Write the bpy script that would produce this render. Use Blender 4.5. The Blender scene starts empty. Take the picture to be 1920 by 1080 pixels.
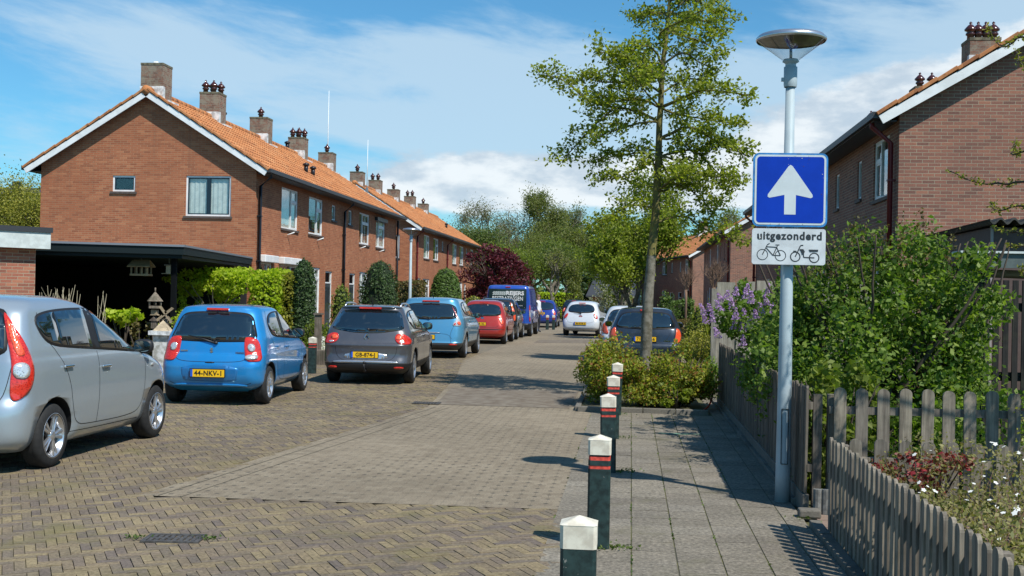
import bpy, bmesh, math, random
import numpy as np
from mathutils import Vector, Matrix, geometry
from mathutils.bvhtree import BVHTree
R=math.radians
S=bpy.context.scene
col=S.collection
# ------------------------------------------------ camera, sky, sun, exposure
EYE=1.68
yaw,pitch,roll=R(5.81),math.atan(15.4/2200),R(1.17)
f=Vector((-math.sin(yaw)*math.cos(pitch),math.cos(yaw)*math.cos(pitch),math.sin(pitch)))
r0=Vector((math.cos(yaw),math.sin(yaw),0)); u0=r0.cross(f)
rr=r0*math.cos(roll)+u0*math.sin(roll); uu=-r0*math.sin(roll)+u0*math.cos(roll)
cam=bpy.data.cameras.new('camera'); cam.sensor_width=36; cam.lens=2200/1920*36
cam.clip_end=3000; cam.clip_start=.1
co=bpy.data.objects.new('camera',cam); col.objects.link(co)
co.matrix_world=Matrix(((rr.x,uu.x,-f.x,0),(rr.y,uu.y,-f.y,0),(rr.z,uu.z,-f.z,EYE),(0,0,0,1)))
S.camera=co
S.view_settings.view_transform='Standard'; S.view_settings.look='None'; S.view_settings.gamma=1
S.view_settings.exposure=0.36
S.cycles.max_bounces=6; S.cycles.transparent_max_bounces=12; S.cycles.caustics_reflective=False; S.cycles.caustics_refractive=False
sd=Vector((.54,-.52,1)).normalized()        # towards the sun
SEL=math.asin(sd.z); SAZ=math.atan2(sd.x,sd.y)
sun=bpy.data.lights.new('sun','SUN'); sun.energy=4.2; sun.angle=R(.5); sun.color=(1,.955,.88)
so=bpy.data.objects.new('sun',sun); col.objects.link(so); so.rotation_euler=sd.to_track_quat('Z','Y').to_euler(); so.location=(20,-20,40)

class NT:
    """small helper for node trees"""
    def __init__(s,nt): s.nt=nt; s.n=nt.nodes; s.l=nt.links
    def new(s,t,**k):
        n=s.n.new(t)
        for a,v in k.items(): setattr(n,a,v)
        return n
    def put(s,sock,v):
        if isinstance(v,bpy.types.NodeSocket): s.l.new(v,sock)
        elif isinstance(v,bpy.types.Node): s.l.new(v.outputs[0],sock)
        elif v is not None: sock.default_value=v
    def math(s,op,a,b=None,c=None,clamp=False):
        n=s.new('ShaderNodeMath',operation=op); n.use_clamp=clamp
        s.put(n.inputs[0],a)
        if b is not None: s.put(n.inputs[1],b)
        if c is not None: s.put(n.inputs[2],c)
        return n.outputs[0]
    def noise(s,vec,scale,detail=4,rough=.55,dist=0):
        n=s.new('ShaderNodeTexNoise'); s.put(n.inputs['Vector'],vec); n.inputs['Scale'].default_value=scale
        n.inputs['Detail'].default_value=detail; n.inputs['Roughness'].default_value=rough; n.inputs['Distortion'].default_value=dist
        return n.outputs['Fac']
    def ramp(s,fac,stops,interp='LINEAR'):
        n=s.new('ShaderNodeValToRGB'); n.color_ramp.interpolation=interp; e=n.color_ramp.elements
        while len(e)<len(stops): e.new(.5)
        for el,(p,c) in zip(e,stops): el.position=p; el.color=(*c,1) if len(c)==3 else c
        s.put(n.inputs[0],fac); return n.outputs[0]
    def mix(s,fac,a,b,blend='MIX'):
        n=s.new('ShaderNodeMix',data_type='RGBA',blend_type=blend)
        s.put(n.inputs[0],fac); 
        for i,v in ((6,a),(7,b)):
            if isinstance(v,tuple): v=(*v[:3],1)
            s.put(n.inputs[i],v)
        return n.outputs[2]
    def smooth(s,x,a,b):
        n=s.new('ShaderNodeMapRange',interpolation_type='SMOOTHSTEP'); s.put(n.inputs[0],x)
        n.inputs[1].default_value=a; n.inputs[2].default_value=b; return n.outputs[0]

W=bpy.data.worlds.new('World'); S.world=W; W.use_nodes=True
w=NT(W.node_tree); bg=w.n['Background']
sky=w.new('ShaderNodeTexSky',sky_type='NISHITA'); sky.sun_disc=False; sky.sun_elevation=SEL; sky.sun_rotation=SAZ
sky.air_density=1.0; sky.dust_density=.4; sky.ozone_density=2.2; sky.altitude=0
tc=w.new('ShaderNodeTexCoord'); sep=w.new('ShaderNodeSeparateXYZ'); w.l.new(tc.outputs['Generated'],sep.inputs[0])
dx,dy,dz=sep.outputs
el=w.math('ARCTAN2',dz,w.math('SQRT',w.math('ADD',w.math('MULTIPLY',dx,dx),w.math('MULTIPLY',dy,dy))))
az=w.math('ARCTAN2',dx,dy)
# streaky veil and cumulus banks: noise over the direction, thickened round chosen parts of the sky
def blob(ca,ce,ra,re,tilt=0.):
    e2=w.math('SUBTRACT',w.math('SUBTRACT',el,ce),w.math('MULTIPLY',w.math('SUBTRACT',az,ca),tilt))
    p=w.math('DIVIDE',w.math('SUBTRACT',az,ca),ra); q=w.math('DIVIDE',e2,re)
    return w.math('SUBTRACT',1.,w.math('SQRT',w.math('ADD',w.math('MULTIPLY',p,p),w.math('MULTIPLY',q,q))),clamp=True)
def add(*a):
    r_=a[0]
    for x in a[1:]: r_=w.math('ADD',r_,x)
    return r_
cv=w.new('ShaderNodeCombineXYZ'); w.put(cv.inputs[0],w.math('MULTIPLY_ADD',az,2.6,3.1)); w.put(cv.inputs[1],w.math('ADD',w.math('MULTIPLY',el,9.5),w.math('MULTIPLY',az,1.4)))
n1=w.noise(cv.outputs[0],1.7,9,.60,.35)
vb=add(blob(-.30,.185,.34,.060,-.10),blob(-.02,.185,.26,.055,-.08),blob(.30,.20,.3,.10),blob(-.10,.14,.3,.03),blob(.0,.10,.5,.05),w.math('MULTIPLY',blob(-.5,.10,.25,.08),.35))
cv4=w.new('ShaderNodeCombineXYZ'); w.put(cv4.inputs[0],w.math('MULTIPLY',az,8.)); w.put(cv4.inputs[1],w.math('MULTIPLY_ADD',el,34.,w.math('MULTIPLY',az,5.))); cv4.inputs[2].default_value=4.4
n4=w.noise(cv4.outputs[0],1.3,9,.62,.4)
veil=w.smooth(w.math('MULTIPLY_ADD',vb,.40,w.math('MULTIPLY_ADD',n4,.34,w.math('MULTIPLY',n1,.72))),.56,.84)
cv2=w.new('ShaderNodeCombineXYZ'); w.put(cv2.inputs[0],w.math('MULTIPLY',az,9.)); w.put(cv2.inputs[1],w.math('MULTIPLY',el,19.)); cv2.inputs[2].default_value=1.7
n2=w.noise(cv2.outputs[0],1.2,9,.60)
cb_=add(blob(-.10,.095,.20,.042,.02),blob(.24,.165,.24,.058,.25),blob(.08,.10,.16,.035),w.math('MULTIPLY',blob(.30,.10,.25,.05),.6))
cum=w.smooth(w.math('MULTIPLY_ADD',cb_,.75,n2),.68,.86)
cv3=w.new('ShaderNodeCombineXYZ'); w.put(cv3.inputs[0],w.math('MULTIPLY',az,11.)); w.put(cv3.inputs[1],w.math('MULTIPLY_ADD',el,26.,.45)); cv3.inputs[2].default_value=1.7
shade=w.noise(cv3.outputs[0],1.3,7,.6)
cloudc=w.mix(w.smooth(shade,.36,.62),(5.0,6.0,7.0),(8.4,8.9,9.2))
base=w.mix(1.,sky.outputs[0],(.52,1.04,1.24),'MULTIPLY')
c1=w.mix(w.math('MULTIPLY',veil,.76),base,(5.2,6.8,8.1))
c2=w.mix(w.math('MULTIPLY',cum,.90),c1,cloudc)
w.l.new(c2,bg.inputs[0]); bg.inputs[1].default_value=.085

# ------------------------------------------------ image measurements -> world points
def ray(px,py): return (px-960)/2200*rr+(540-py)/2200*uu+f
O=Vector((0,0,EYE))
def G(px,py,z=0.): d=ray(px,py); return O+d*((z-EYE)/d.z)
def AY(px,py,y): d=ray(px,py); return O+d*(y/d.y)
def AX(px,py,x): d=ray(px,py); return O+d*(x/d.x)

# ------------------------------------------------ object helpers
def tag(o,label=None,cat=None,group=None,kind=None):
    if label: o['label']=label
    if cat: o['category']=cat
    if group: o['group']=group
    if kind: o['kind']=kind
    return o
def empty(name,loc,label,cat,group=None,rz=0):
    o=bpy.data.objects.new(name,None); col.objects.link(o); o.location=loc; o.rotation_euler=(0,0,rz); o.empty_display_size=.2
    return tag(o,label,cat,group)
def link(name,me,parent=None,loc=None):
    o=bpy.data.objects.new(name,me); col.objects.link(o)
    if parent: o.parent=parent
    if loc is not None: o.location=loc
    return o
def mesh(name,V,F,mats,parent=None,mi=None,smooth=False,loc=None):
    me=bpy.data.meshes.new(name); me.from_pydata([tuple(v) for v in V],[],F)
    for m in (mats if isinstance(mats,(list,tuple)) else [mats]): me.materials.append(m)
    if mi: me.polygons.foreach_set('material_index',mi)
    if smooth: me.polygons.foreach_set('use_smooth',[True]*len(F))
    me.update(); return link(name,me,parent,loc)
class MB:
    """collects shapes with material slots into one mesh"""
    def __init__(s): s.V=[];s.F=[];s.M=[];s.Sm=[]
    def add(s,V,F,m=0,sm=False):
        b=len(s.V); s.V+= [tuple(v) for v in V]; s.F+=[tuple(i+b for i in q) for q in F]; s.M+=[m]*len(F); s.Sm+=[sm]*len(F)
    def box(s,x0,x1,y0,y1,z0,z1,m=0):
        V=[(x,y,z) for z in(z0,z1) for y in(y0,y1) for x in(x0,x1)]
        s.add(V,[(0,2,3,1),(4,5,7,6),(0,1,5,4),(2,6,7,3),(0,4,6,2),(1,3,7,5)],m)
    def obox(s,c,ax,ay,az,m=0):
        c=Vector(c); V=[c+i*Vector(ax)+j*Vector(ay)+k*Vector(az) for k in(-1,1) for j in(-1,1) for i in(-1,1)]
        s.add(V,[(0,2,3,1),(4,5,7,6),(0,1,5,4),(2,6,7,3),(0,4,6,2),(1,3,7,5)],m)
    def tube(s,pts,rad,n=8,m=0,cap=True,sm=True):
        pts=[Vector(p) for p in pts]; rad=rad if isinstance(rad,(list,tuple)) else [rad]*len(pts)
        V=[];F=[]
        for i,p in enumerate(pts):
            t=(pts[min(i+1,len(pts)-1)]-pts[max(i-1,0)])
            t=t.normalized() if t.length>1e-9 else Vector((0,0,1))
            a=Vector((0,0,1)) if abs(t.z)<.9 else Vector((1,0,0)); u=t.cross(a).normalized(); v=t.cross(u)
            for k in range(n):
                g=2*math.pi*k/n; V.append(p+(u*math.cos(g)+v*math.sin(g))*rad[i])
        for i in range(len(pts)-1):
            for k in range(n): F.append((i*n+k,i*n+(k+1)%n,(i+1)*n+(k+1)%n,(i+1)*n+k))
        if cap: F.append(tuple(range(n-1,-1,-1))); F.append(tuple((len(pts)-1)*n+k for k in range(n)))
        s.add(V,F,m,sm)
    def lathe(s,prof,n=24,c=(0,0,0),axis='Z',m=0,sm=True):
        V=[];F=[]
        for (r,h) in prof:
            for k in range(n):
                g=2*math.pi*k/n; a,b=r*math.cos(g),r*math.sin(g)
                V.append((c[0]+a,c[1]+b,c[2]+h) if axis=='Z' else (c[0]+h,c[1]+a,c[2]+b))
        for i in range(len(prof)-1):
            for k in range(n): F.append((i*n+k,i*n+(k+1)%n,(i+1)*n+(k+1)%n,(i+1)*n+k))
        s.add(V,F,m,sm)
    def poly(s,pts,ext,m=0):
        """flat polygon extruded by vector ext"""
        n=len(pts); e=Vector(ext); V=[Vector(p) for p in pts]+[Vector(p)+e for p in pts]
        s.add(V,[tuple(range(n-1,-1,-1)),tuple(range(n,2*n))]+[(i,(i+1)%n,n+(i+1)%n,n+i) for i in range(n)],m)
    def build(s,name,mats,parent=None,loc=None,bevel=0):
        me=bpy.data.meshes.new(name); me.from_pydata(s.V,[],s.F)
        for m in (mats if isinstance(mats,(list,tuple)) else [mats]): me.materials.append(m)
        me.polygons.foreach_set('material_index',s.M); me.polygons.foreach_set('use_smooth',s.Sm)
        me.update()
        o=link(name,me,parent,loc)
        if bevel:
            b=o.modifiers.new('bevel','BEVEL'); b.width=bevel; b.segments=2; b.limit_method='ANGLE'; b.angle_limit=R(40)
        return o
def copy_tree(o,parent=None):
    c=o.copy(); col.objects.link(c); c.parent=parent
    for ch in list(o.children): copy_tree(ch,c)
    return c
def copy_of(o,loc,label,rz=None):
    c=copy_tree(o); c.location=loc; c['label']=label
    if rz is not None: c.rotation_euler=(0,0,rz)
    return c

# ------------------------------------------------ materials
def pmat(name,c,rough=.6,metal=0.,spec=.5,coat=0.,noise=0.,nscale=8.,bump=0.,bscale=60.,alpha=1.,trans=0.,ior=1.45,emit=None,c2=None):
    m=bpy.data.materials.new(name); m.use_nodes=True; t=NT(m.node_tree); p=t.n['Principled BSDF']
    p.inputs['Roughness'].default_value=rough; p.inputs['Metallic'].default_value=metal
    p.inputs['Specular IOR Level'].default_value=spec; p.inputs['Coat Weight'].default_value=coat; p.inputs['Coat Roughness'].default_value=.04
    p.inputs['IOR'].default_value=ior; p.inputs['Transmission Weight'].default_value=trans; p.inputs['Alpha'].default_value=alpha
    cc=(*c,1)
    if noise>0 or c2:
        tcn=t.new('ShaderNodeTexCoord'); nf=t.noise(tcn.outputs['Object'],nscale,5,.6)
        a=c2 if c2 else tuple(x*(1-noise) for x in c); b=c if c2 else tuple(min(1,x*(1+noise)) for x in c)
        t.l.new(t.mix(t.smooth(nf,.35,.65),a,b),p.inputs['Base Color'])
    else: p.inputs['Base Color'].default_value=cc
    if bump>0:
        tcn=t.new('ShaderNodeTexCoord'); nf=t.noise(tcn.outputs['Object'],bscale,3,.6)
        b=t.new('ShaderNodeBump'); b.inputs['Strength'].default_value=bump; b.inputs['Distance'].default_value=.01; t.l.new(nf,b.inputs['Height']); t.l.new(b.outputs[0],p.inputs['Normal'])
    if emit: p.inputs['Emission Color'].default_value=(*emit,1); p.inputs['Emission Strength'].default_value=.0
    return m
def brickmat(name,c1,c2,c3,mortar,bw=.22,bh=.0645,ms=.011,darkpatch=None):
    m=bpy.data.materials.new(name); m.use_nodes=True; t=NT(m.node_tree); p=t.n['Principled BSDF']; p.inputs['Roughness'].default_value=.88
    p.inputs['Specular IOR Level'].default_value=.25
    tcn=t.new('ShaderNodeTexCoord'); sn=t.new('ShaderNodeSeparateXYZ'); t.l.new(tcn.outputs['Object'],sn.inputs[0])
    sg=t.new('ShaderNodeSeparateXYZ'); t.l.new(tcn.outputs['Normal'],sg.inputs[0])
    isx=t.math('GREATER_THAN',t.math('ABSOLUTE',sg.outputs[0]),.5)
    uc=t.math('ADD',t.math('MULTIPLY',isx,sn.outputs[1]),t.math('MULTIPLY',t.math('SUBTRACT',1.,isx),sn.outputs[0]))
    cb=t.new('ShaderNodeCombineXYZ'); t.put(cb.inputs[0],t.math('ADD',uc,100.)); t.put(cb.inputs[1],t.math('ADD',sn.outputs[2],10.))
    br=t.new('ShaderNodeTexBrick'); t.l.new(cb.outputs[0],br.inputs['Vector']); br.inputs['Scale'].default_value=1
    br.inputs['Brick Width'].default_value=bw; br.inputs['Row Height'].default_value=bh; br.inputs['Mortar Size'].default_value=ms/2
    br.inputs['Mortar Smooth'].default_value=.25; br.inputs['Bias'].default_value=0.
    br.inputs['Color1'].default_value=(0,0,0,1); br.inputs['Color2'].default_value=(1,1,1,1); br.inputs['Mortar'].default_value=(.5,.5,.5,1)
    cc=t.ramp(br.outputs['Color'],[(0,c2),(.35,c1),(.7,c1),(1,c3)])
    big=t.noise(tcn.outputs['Object'],.55,4,.6); cc=t.mix(t.math('MULTIPLY',t.smooth(big,.35,.7),.35),cc,tuple(x*.72 for x in c1))
    fine=t.noise(tcn.outputs['Object'],45,3,.6); cc=t.mix(.22,cc,t.ramp(fine,[(.3,tuple(x*.5 for x in c1)),(.7,tuple(min(1,x*1.35) for x in c3))]))
    mps=t.new('ShaderNodeMapping'); mps.inputs['Scale'].default_value=(2.6,2.6,.28); t.l.new(tcn.outputs['Object'],mps.inputs[0])
    stn=t.noise(mps.outputs[0],1.,6,.7); cc=t.mix(t.math('MULTIPLY',t.smooth(stn,.52,.72),.42),cc,tuple(x*.45+.02 for x in c1))
    lt=t.noise(tcn.outputs['Object'],1.7,6,.75); cc=t.mix(t.math('MULTIPLY',t.smooth(lt,.58,.75),.30),cc,tuple(min(1,x*1.25+.05) for x in c1))
    if darkpatch:
        pt=t.noise(tcn.outputs['Object'],4.5,6,.7); cc=t.mix(t.math('MULTIPLY',t.smooth(pt,.40,.60),.75),cc,darkpatch)
    mo=t.mix(t.smooth(big,.4,.6),mortar,tuple(x*.75 for x in mortar))
    t.l.new(t.mix(br.outputs['Fac'],cc,mo),p.inputs['Base Color'])
    b=t.new('ShaderNodeBump'); b.inputs['Strength'].default_value=.5; b.inputs['Distance'].default_value=.006
    h=t.math('ADD',t.math('SUBTRACT',1.,br.outputs['Fac']),t.math('MULTIPLY',fine,.4)); t.l.new(h,b.inputs['Height']); t.l.new(b.outputs[0],p.inputs['Normal'])
    return m
def leafmat(name,stops,trans=.35,rough=.55):
    m=bpy.data.materials.new(name); m.use_nodes=True; t=NT(m.node_tree); p=t.n['Principled BSDF']; out=t.n['Material Output']
    g=t.new('ShaderNodeNewGeometry'); n=len(stops)
    cc=t.ramp(g.outputs['Random Per Island'],[(i/(n-1),s) for i,s in enumerate(stops)])
    t.l.new(cc,p.inputs['Base Color']); p.inputs['Roughness'].default_value=rough; p.inputs['Specular IOR Level'].default_value=.35
    tr=t.new('ShaderNodeBsdfTranslucent'); t.l.new(t.mix(1.,cc,(1.35,1.5,.6),'MULTIPLY'),tr.inputs[0])
    mx=t.new('ShaderNodeMixShader'); mx.inputs[0].default_value=trans; t.l.new(p.outputs[0],mx.inputs[1]); t.l.new(tr.outputs[0],mx.inputs[2]); t.l.new(mx.outputs[0],out.inputs[0])
    return m
def islandmat(name,stops,rough=.85,noise=.35,nscale=30,moss=None,bump=.3):
    m=bpy.data.materials.new(name); m.use_nodes=True; t=NT(m.node_tree); p=t.n['Principled BSDF']
    g=t.new('ShaderNodeNewGeometry'); tcn=t.new('ShaderNodeTexCoord'); n=len(stops)
    cc=t.ramp(g.outputs['Random Per Island'],[(i/(n-1),s) for i,s in enumerate(stops)])
    f1=t.noise(tcn.outputs['Object'],nscale,5,.75); cc=t.mix(1.,cc,t.ramp(f1,[(.25,(1-noise,)*3),(.75,(1+noise,)*3)]),'MULTIPLY')
    f2=t.noise(tcn.outputs['Object'],.45,4,.6); cc=t.mix(1.,cc,t.ramp(f2,[(.3,(.80,.80,.80)),(.7,(1.12,1.12,1.10))]),'MULTIPLY')
    f4=t.noise(tcn.outputs['Object'],4.,6,.75); cc=t.mix(1.,cc,t.ramp(f4,[(.3,(.82,.82,.80)),(.5,(1.,1.,1.)),(.7,(1.15,1.14,1.12))]),'MULTIPLY')
    if moss:
        f3=t.noise(tcn.outputs['Object'],1.1,5,.7); cc=t.mix(t.math('MULTIPLY',t.smooth(f3,.52,.72),moss[1]),cc,moss[0])
    t.l.new(cc,p.inputs['Base Color']); p.inputs['Roughness'].default_value=rough; p.inputs['Specular IOR Level'].default_value=.3
    b=t.new('ShaderNodeBump'); b.inputs['Strength'].default_value=bump; b.inputs['Distance'].default_value=.004; t.l.new(f1,b.inputs['Height']); t.l.new(b.outputs[0],p.inputs['Normal'])
    return m
def woodmat(name,c1,c2,axis=2,dirt=.5):
    m=bpy.data.materials.new(name); m.use_nodes=True; t=NT(m.node_tree); p=t.n['Principled BSDF']; p.inputs['Roughness'].default_value=.85; p.inputs['Specular IOR Level'].default_value=.2
    tcn=t.new('ShaderNodeTexCoord'); mp=t.new('ShaderNodeMapping'); sc=[38.,38.,38.]; sc[axis]=2.5; mp.inputs['Scale'].default_value=sc
    oi=t.new('ShaderNodeObjectInfo'); off=t.new('ShaderNodeVectorMath',operation='ADD'); t.l.new(tcn.outputs['Object'],off.inputs[0]); cx=t.new('ShaderNodeCombineXYZ')
    for i in range(3): t.put(cx.inputs[i],t.math('MULTIPLY',oi.outputs['Random'],37.+11*i))
    t.l.new(cx.outputs[0],off.inputs[1]); t.l.new(off.outputs[0],mp.inputs[0])
    g=t.noise(mp.outputs[0],1,5,.65,.3); cc=t.mix(t.smooth(g,.3,.7),c2,c1)
    rn=t.ramp(oi.outputs['Random'],[(0,(.72,.72,.74)),(1,(1.2,1.18,1.12))]); cc=t.mix(1.,cc,rn,'MULTIPLY')
    gg=t.new('ShaderNodeNewGeometry'); rn2=t.ramp(gg.outputs['Random Per Island'],[(0,(.8,.8,.8)),(1,(1.15,1.15,1.12))]); cc=t.mix(1.,cc,rn2,'MULTIPLY')
    n2=t.noise(off.outputs[0],5,4,.6); cc=t.mix(t.math('MULTIPLY',t.smooth(n2,.45,.7),dirt),cc,(.05,.055,.035))
    t.l.new(cc,p.inputs['Base Color']); b=t.new('ShaderNodeBump'); b.inputs['Strength'].default_value=.5; b.inputs['Distance'].default_value=.003; t.l.new(g,b.inputs['Height']); t.l.new(b.outputs[0],p.inputs['Normal'])
    return m
M={}
M['brickL']=brickmat('orange_red_brick',(.38,.125,.060),(.25,.080,.042),(.48,.195,.095),(.42,.27,.16))
M['brickR']=brickmat('brown_red_brick',(.27,.125,.092),(.13,.075,.065),(.38,.17,.11),(.42,.36,.26))
M['brickG']=brickmat('garage_brick',(.33,.12,.08),(.18,.08,.06),(.45,.19,.11),(.42,.35,.25))
M['brickC']=brickmat('chimney_brick',(.20,.10,.07),(.10,.06,.05),(.28,.15,.10),(.30,.27,.22),darkpatch=(.27,.25,.19))
M['white']=pmat('white_paint',(.78,.79,.78),.45,noise=.08,nscale=3)
M['grey_white']=pmat('greyish_white_board',(.55,.60,.58),.5,noise=.1)
M['blackp']=pmat('black_pvc',(.012,.014,.018),.35)
M['redp']=pmat('dark_red_pipe',(.16,.012,.015),.4)
M['gutter']=pmat('dark_gutter',(.04,.042,.047),.5)
M['navy']=pmat('navy_frame',(.014,.03,.045),.35)
M['sill']=pmat('sill_brick_tile',(.10,.075,.062),.7,noise=.2,nscale=20)
M['lead']=pmat('zinc_flashing',(.62,.63,.62),.55,noise=.35,nscale=7)
M['pot']=pmat('glazed_chimney_pot',(.06,.014,.010),.22,coat=.6)
M['curtain']=pmat('net_curtain',(.82,.82,.78),.8,noise=.1,nscale=6)
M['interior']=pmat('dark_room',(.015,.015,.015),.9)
M['door']=pmat('dark_door',(.03,.05,.055),.4)
M['wire']=pmat('grey_metal',(.35,.37,.38),.4,metal=.6)
def glassmat(name,tint=(.02,.028,.03),amt=.35):
    m=bpy.data.materials.new(name); m.use_nodes=True; t=NT(m.node_tree); out=t.n['Material Output']; t.n.remove(t.n['Principled BSDF'])
    gl=t.new('ShaderNodeBsdfGlossy'); gl.inputs['Roughness'].default_value=.02; _tc=t.new('ShaderNodeTexCoord'); _bp=t.new('ShaderNodeBump'); _bp.inputs['Strength'].default_value=.25; _bp.inputs['Distance'].default_value=.004; t.l.new(t.noise(_tc.outputs['Object'],1.6,2,.5),_bp.inputs['Height']); t.l.new(_bp.outputs[0],gl.inputs['Normal']); gl.inputs[0].default_value=(.9,.95,1,1)
    tr=t.new('ShaderNodeBsdfTransparent'); tr.inputs[0].default_value=(*tint,1)
    lw=t.new('ShaderNodeLayerWeight'); lw.inputs[0].default_value=.5; fc=t.math('POWER',lw.outputs['Facing'],4.)
    mx=t.new('ShaderNodeMixShader'); t.put(mx.inputs[0],t.math('ADD',t.math('MULTIPLY',fc,.6),amt,clamp=True)); t.l.new(tr.outputs[0],mx.inputs[1]); t.l.new(gl.outputs[0],mx.inputs[2]); t.l.new(mx.outputs[0],out.inputs[0])
    return m
M['pane']=glassmat('window_glass',(.90,.93,.92),.07)
def tilemat(name,c1,c2,c3):
    m=bpy.data.materials.new(name); m.use_nodes=True; t=NT(m.node_tree); p=t.n['Principled BSDF']; p.inputs['Roughness'].default_value=.75; p.inputs['Specular IOR Level'].default_value=.3
    tcn=t.new('ShaderNodeTexCoord'); vo=t.new('ShaderNodeTexVoronoi'); vo.inputs['Scale'].default_value=1; mp=t.new('ShaderNodeMapping'); mp.inputs['Scale'].default_value=(3.4,4.5,.01)
    t.l.new(tcn.outputs['Object'],mp.inputs[0]); t.l.new(mp.outputs[0],vo.inputs['Vector']); vo.inputs['Randomness'].default_value=.2
    sc=t.new('ShaderNodeSeparateColor'); t.l.new(vo.outputs['Color'],sc.inputs[0])
    cc=t.ramp(sc.outputs[0],[(0,c2),(.15,c1),(.8,c1),(1,c3)])
    n=t.noise(tcn.outputs['Object'],9,6,.75); cc=t.mix(t.math('MULTIPLY',t.smooth(n,.48,.68),.75),cc,(.17,.085,.04))
    n=t.noise(tcn.outputs['Object'],2.3,6,.7); cc=t.mix(t.math('MULTIPLY',t.smooth(n,.55,.7),.45),cc,(.24,.14,.07))
    n=t.noise(tcn.outputs['Object'],.7,4,.6); cc=t.mix(t.math('MULTIPLY',t.smooth(n,.5,.75),.4),cc,c2)
    t.l.new(cc,p.inputs['Base Color']); return m
M['tile']=tilemat('orange_roof_tiles',(.48,.19,.07),(.30,.115,.05),(.58,.29,.13))

# ------------------------------------------------ ground, road, pavement
def slab(name,x0,x1,y0,y1,z,mat,nx=1,ny=1):
    V=[(x0+(x1-x0)*i/nx,y0+(y1-y0)*j/ny,z) for j in range(ny+1) for i in range(nx+1)]
    F=[(j*(nx+1)+i,j*(nx+1)+i+1,(j+1)*(nx+1)+i+1,(j+1)*(nx+1)+i) for j in range(ny) for i in range(nx)]
    return tag(mesh(name,V,F,mat),kind='structure')
M['soil']=pmat('garden_soil',(.10,.10,.04),.95,c2=(.055,.05,.03),nscale=1.5)
slab('ground',-900,900,-60,1500,-.03,M['soil'])
# concrete-block carriageway: small chamfered blocks laid in half bond, a dark pit at each block corner
def roadmat():
    m=bpy.data.materials.new('grey_concrete_blocks'); m.use_nodes=True; t=NT(m.node_tree); p=t.n['Principled BSDF']; p.inputs['Roughness'].default_value=.9; p.inputs['Specular IOR Level'].default_value=.2
    tcn=t.new('ShaderNodeTexCoord'); mp=t.new('ShaderNodeMapping'); mp.inputs['Rotation'].default_value=(0,0,R(0)); t.l.new(tcn.outputs['Object'],mp.inputs[0])
    wob=t.noise(mp.outputs[0],1.2,2); sp=t.new('ShaderNodeSeparateXYZ'); t.l.new(mp.outputs[0],sp.inputs[0])
    x=t.math('ADD',sp.outputs[0],t.math('MULTIPLY',wob,.03)); y=t.math('ADD',sp.outputs[1],t.math('MULTIPLY',wob,.05))
    cx,cy=.118,.21
    row=t.math('FLOOR',t.math('DIVIDE',x,cx/1)); 
    u=t.math('SUBTRACT',t.math('FRACT',t.math('DIVIDE',x,cx)),.5)
    v=t.math('SUBTRACT',t.math('FRACT',t.math('ADD',t.math('DIVIDE',y,cy),t.math('MULTIPLY',row,.5))),.5)
    d=t.math('SQRT',t.math('ADD',t.math('MULTIPLY',u,u),t.math('MULTIPLY',t.math('MULTIPLY',v,1.7),t.math('MULTIPLY',v,1.7))))
    dots=t.math('SUBTRACT',1.,t.smooth(d,.10,.24))
    jx=t.math('SUBTRACT',1.,t.smooth(t.math('ABSOLUTE',u),.0,.035)); jy=t.math('SUBTRACT',1.,t.smooth(t.math('ABSOLUTE',v),.0,.03))
    joint=t.math('MULTIPLY',t.math('MAXIMUM',jx,jy),.28)
    patch=t.noise(mp.outputs[0],.35,4,.6); pd=t.smooth(patch,.38,.56)
    dots=t.math('MULTIPLY',dots,t.math('MULTIPLY_ADD',pd,.75,.2)); dk=t.math('MAXIMUM',dots,joint)
    wn=t.new('ShaderNodeTexWhiteNoise'); cb=t.new('ShaderNodeCombineXYZ'); t.put(cb.inputs[0],t.math('FLOOR',t.math('DIVIDE',x,cx))); t.put(cb.inputs[1],t.math('FLOOR',t.math('DIVIDE',y,cy/2))); t.l.new(cb.outputs[0],wn.inputs[0])
    cc=t.mix(wn.outputs[0],(.205,.170,.125),(.262,.222,.165))
    grain=t.noise(mp.outputs[0],70,3,.8); cc=t.mix(1.,cc,t.ramp(grain,[(.3,(.62,.62,.62)),(.7,(1.4,1.4,1.38))]),'MULTIPLY')
    big=t.noise(mp.outputs[0],.22,5,.65); cc=t.mix(1.,cc,t.ramp(big,[(.3,(.78,.77,.75)),(.7,(1.15,1.14,1.12))]),'MULTIPLY')
    st=t.noise(mp.outputs[0],2.2,6,.7); cc=t.mix(t.math('MULTIPLY',t.smooth(st,.55,.8),.5),cc,(.13,.12,.09))
    cc=t.mix(t.math('MULTIPLY',dk,.85),cc,(.05,.05,.045)); t.l.new(cc,p.inputs['Base Color'])
    b=t.new('ShaderNodeBump'); b.inputs['Strength'].default_value=.6; b.inputs['Distance'].default_value=.008; t.l.new(t.math('SUBTRACT',t.math('MULTIPLY',grain,.25),dk),b.inputs['Height']); t.l.new(b.outputs[0],p.inputs['Normal'])
    return m
M['road']=roadmat()
V=[(-3.95,9.2,0),(-.46,9.3,0),(-.46,19,0),(-.75,19,0),(-.75,27.2,0),(1.6,27.2,0),(1.6,120,0),(-4.3,120,0),(-4.3,30,0),(-3.55,24,0),(-3.0,17.4,0)]
tag(mesh('road',V,[tuple(range(len(V)))],M['road']),kind='structure')
mb=MB()
_a,_b=Vector((-3.80,9.22,.002)),Vector((-2.88,17.35,.002)); _d=(_b-_a).normalized(); _n=Vector((_d.y,-_d.x,0))
for q,wd in ((0,.012),(.2,.010)): mb.add([_a+_n*q,_a+_n*(q+wd),_b+_n*(q+wd),_b+_n*q],[(0,1,2,3)])
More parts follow.
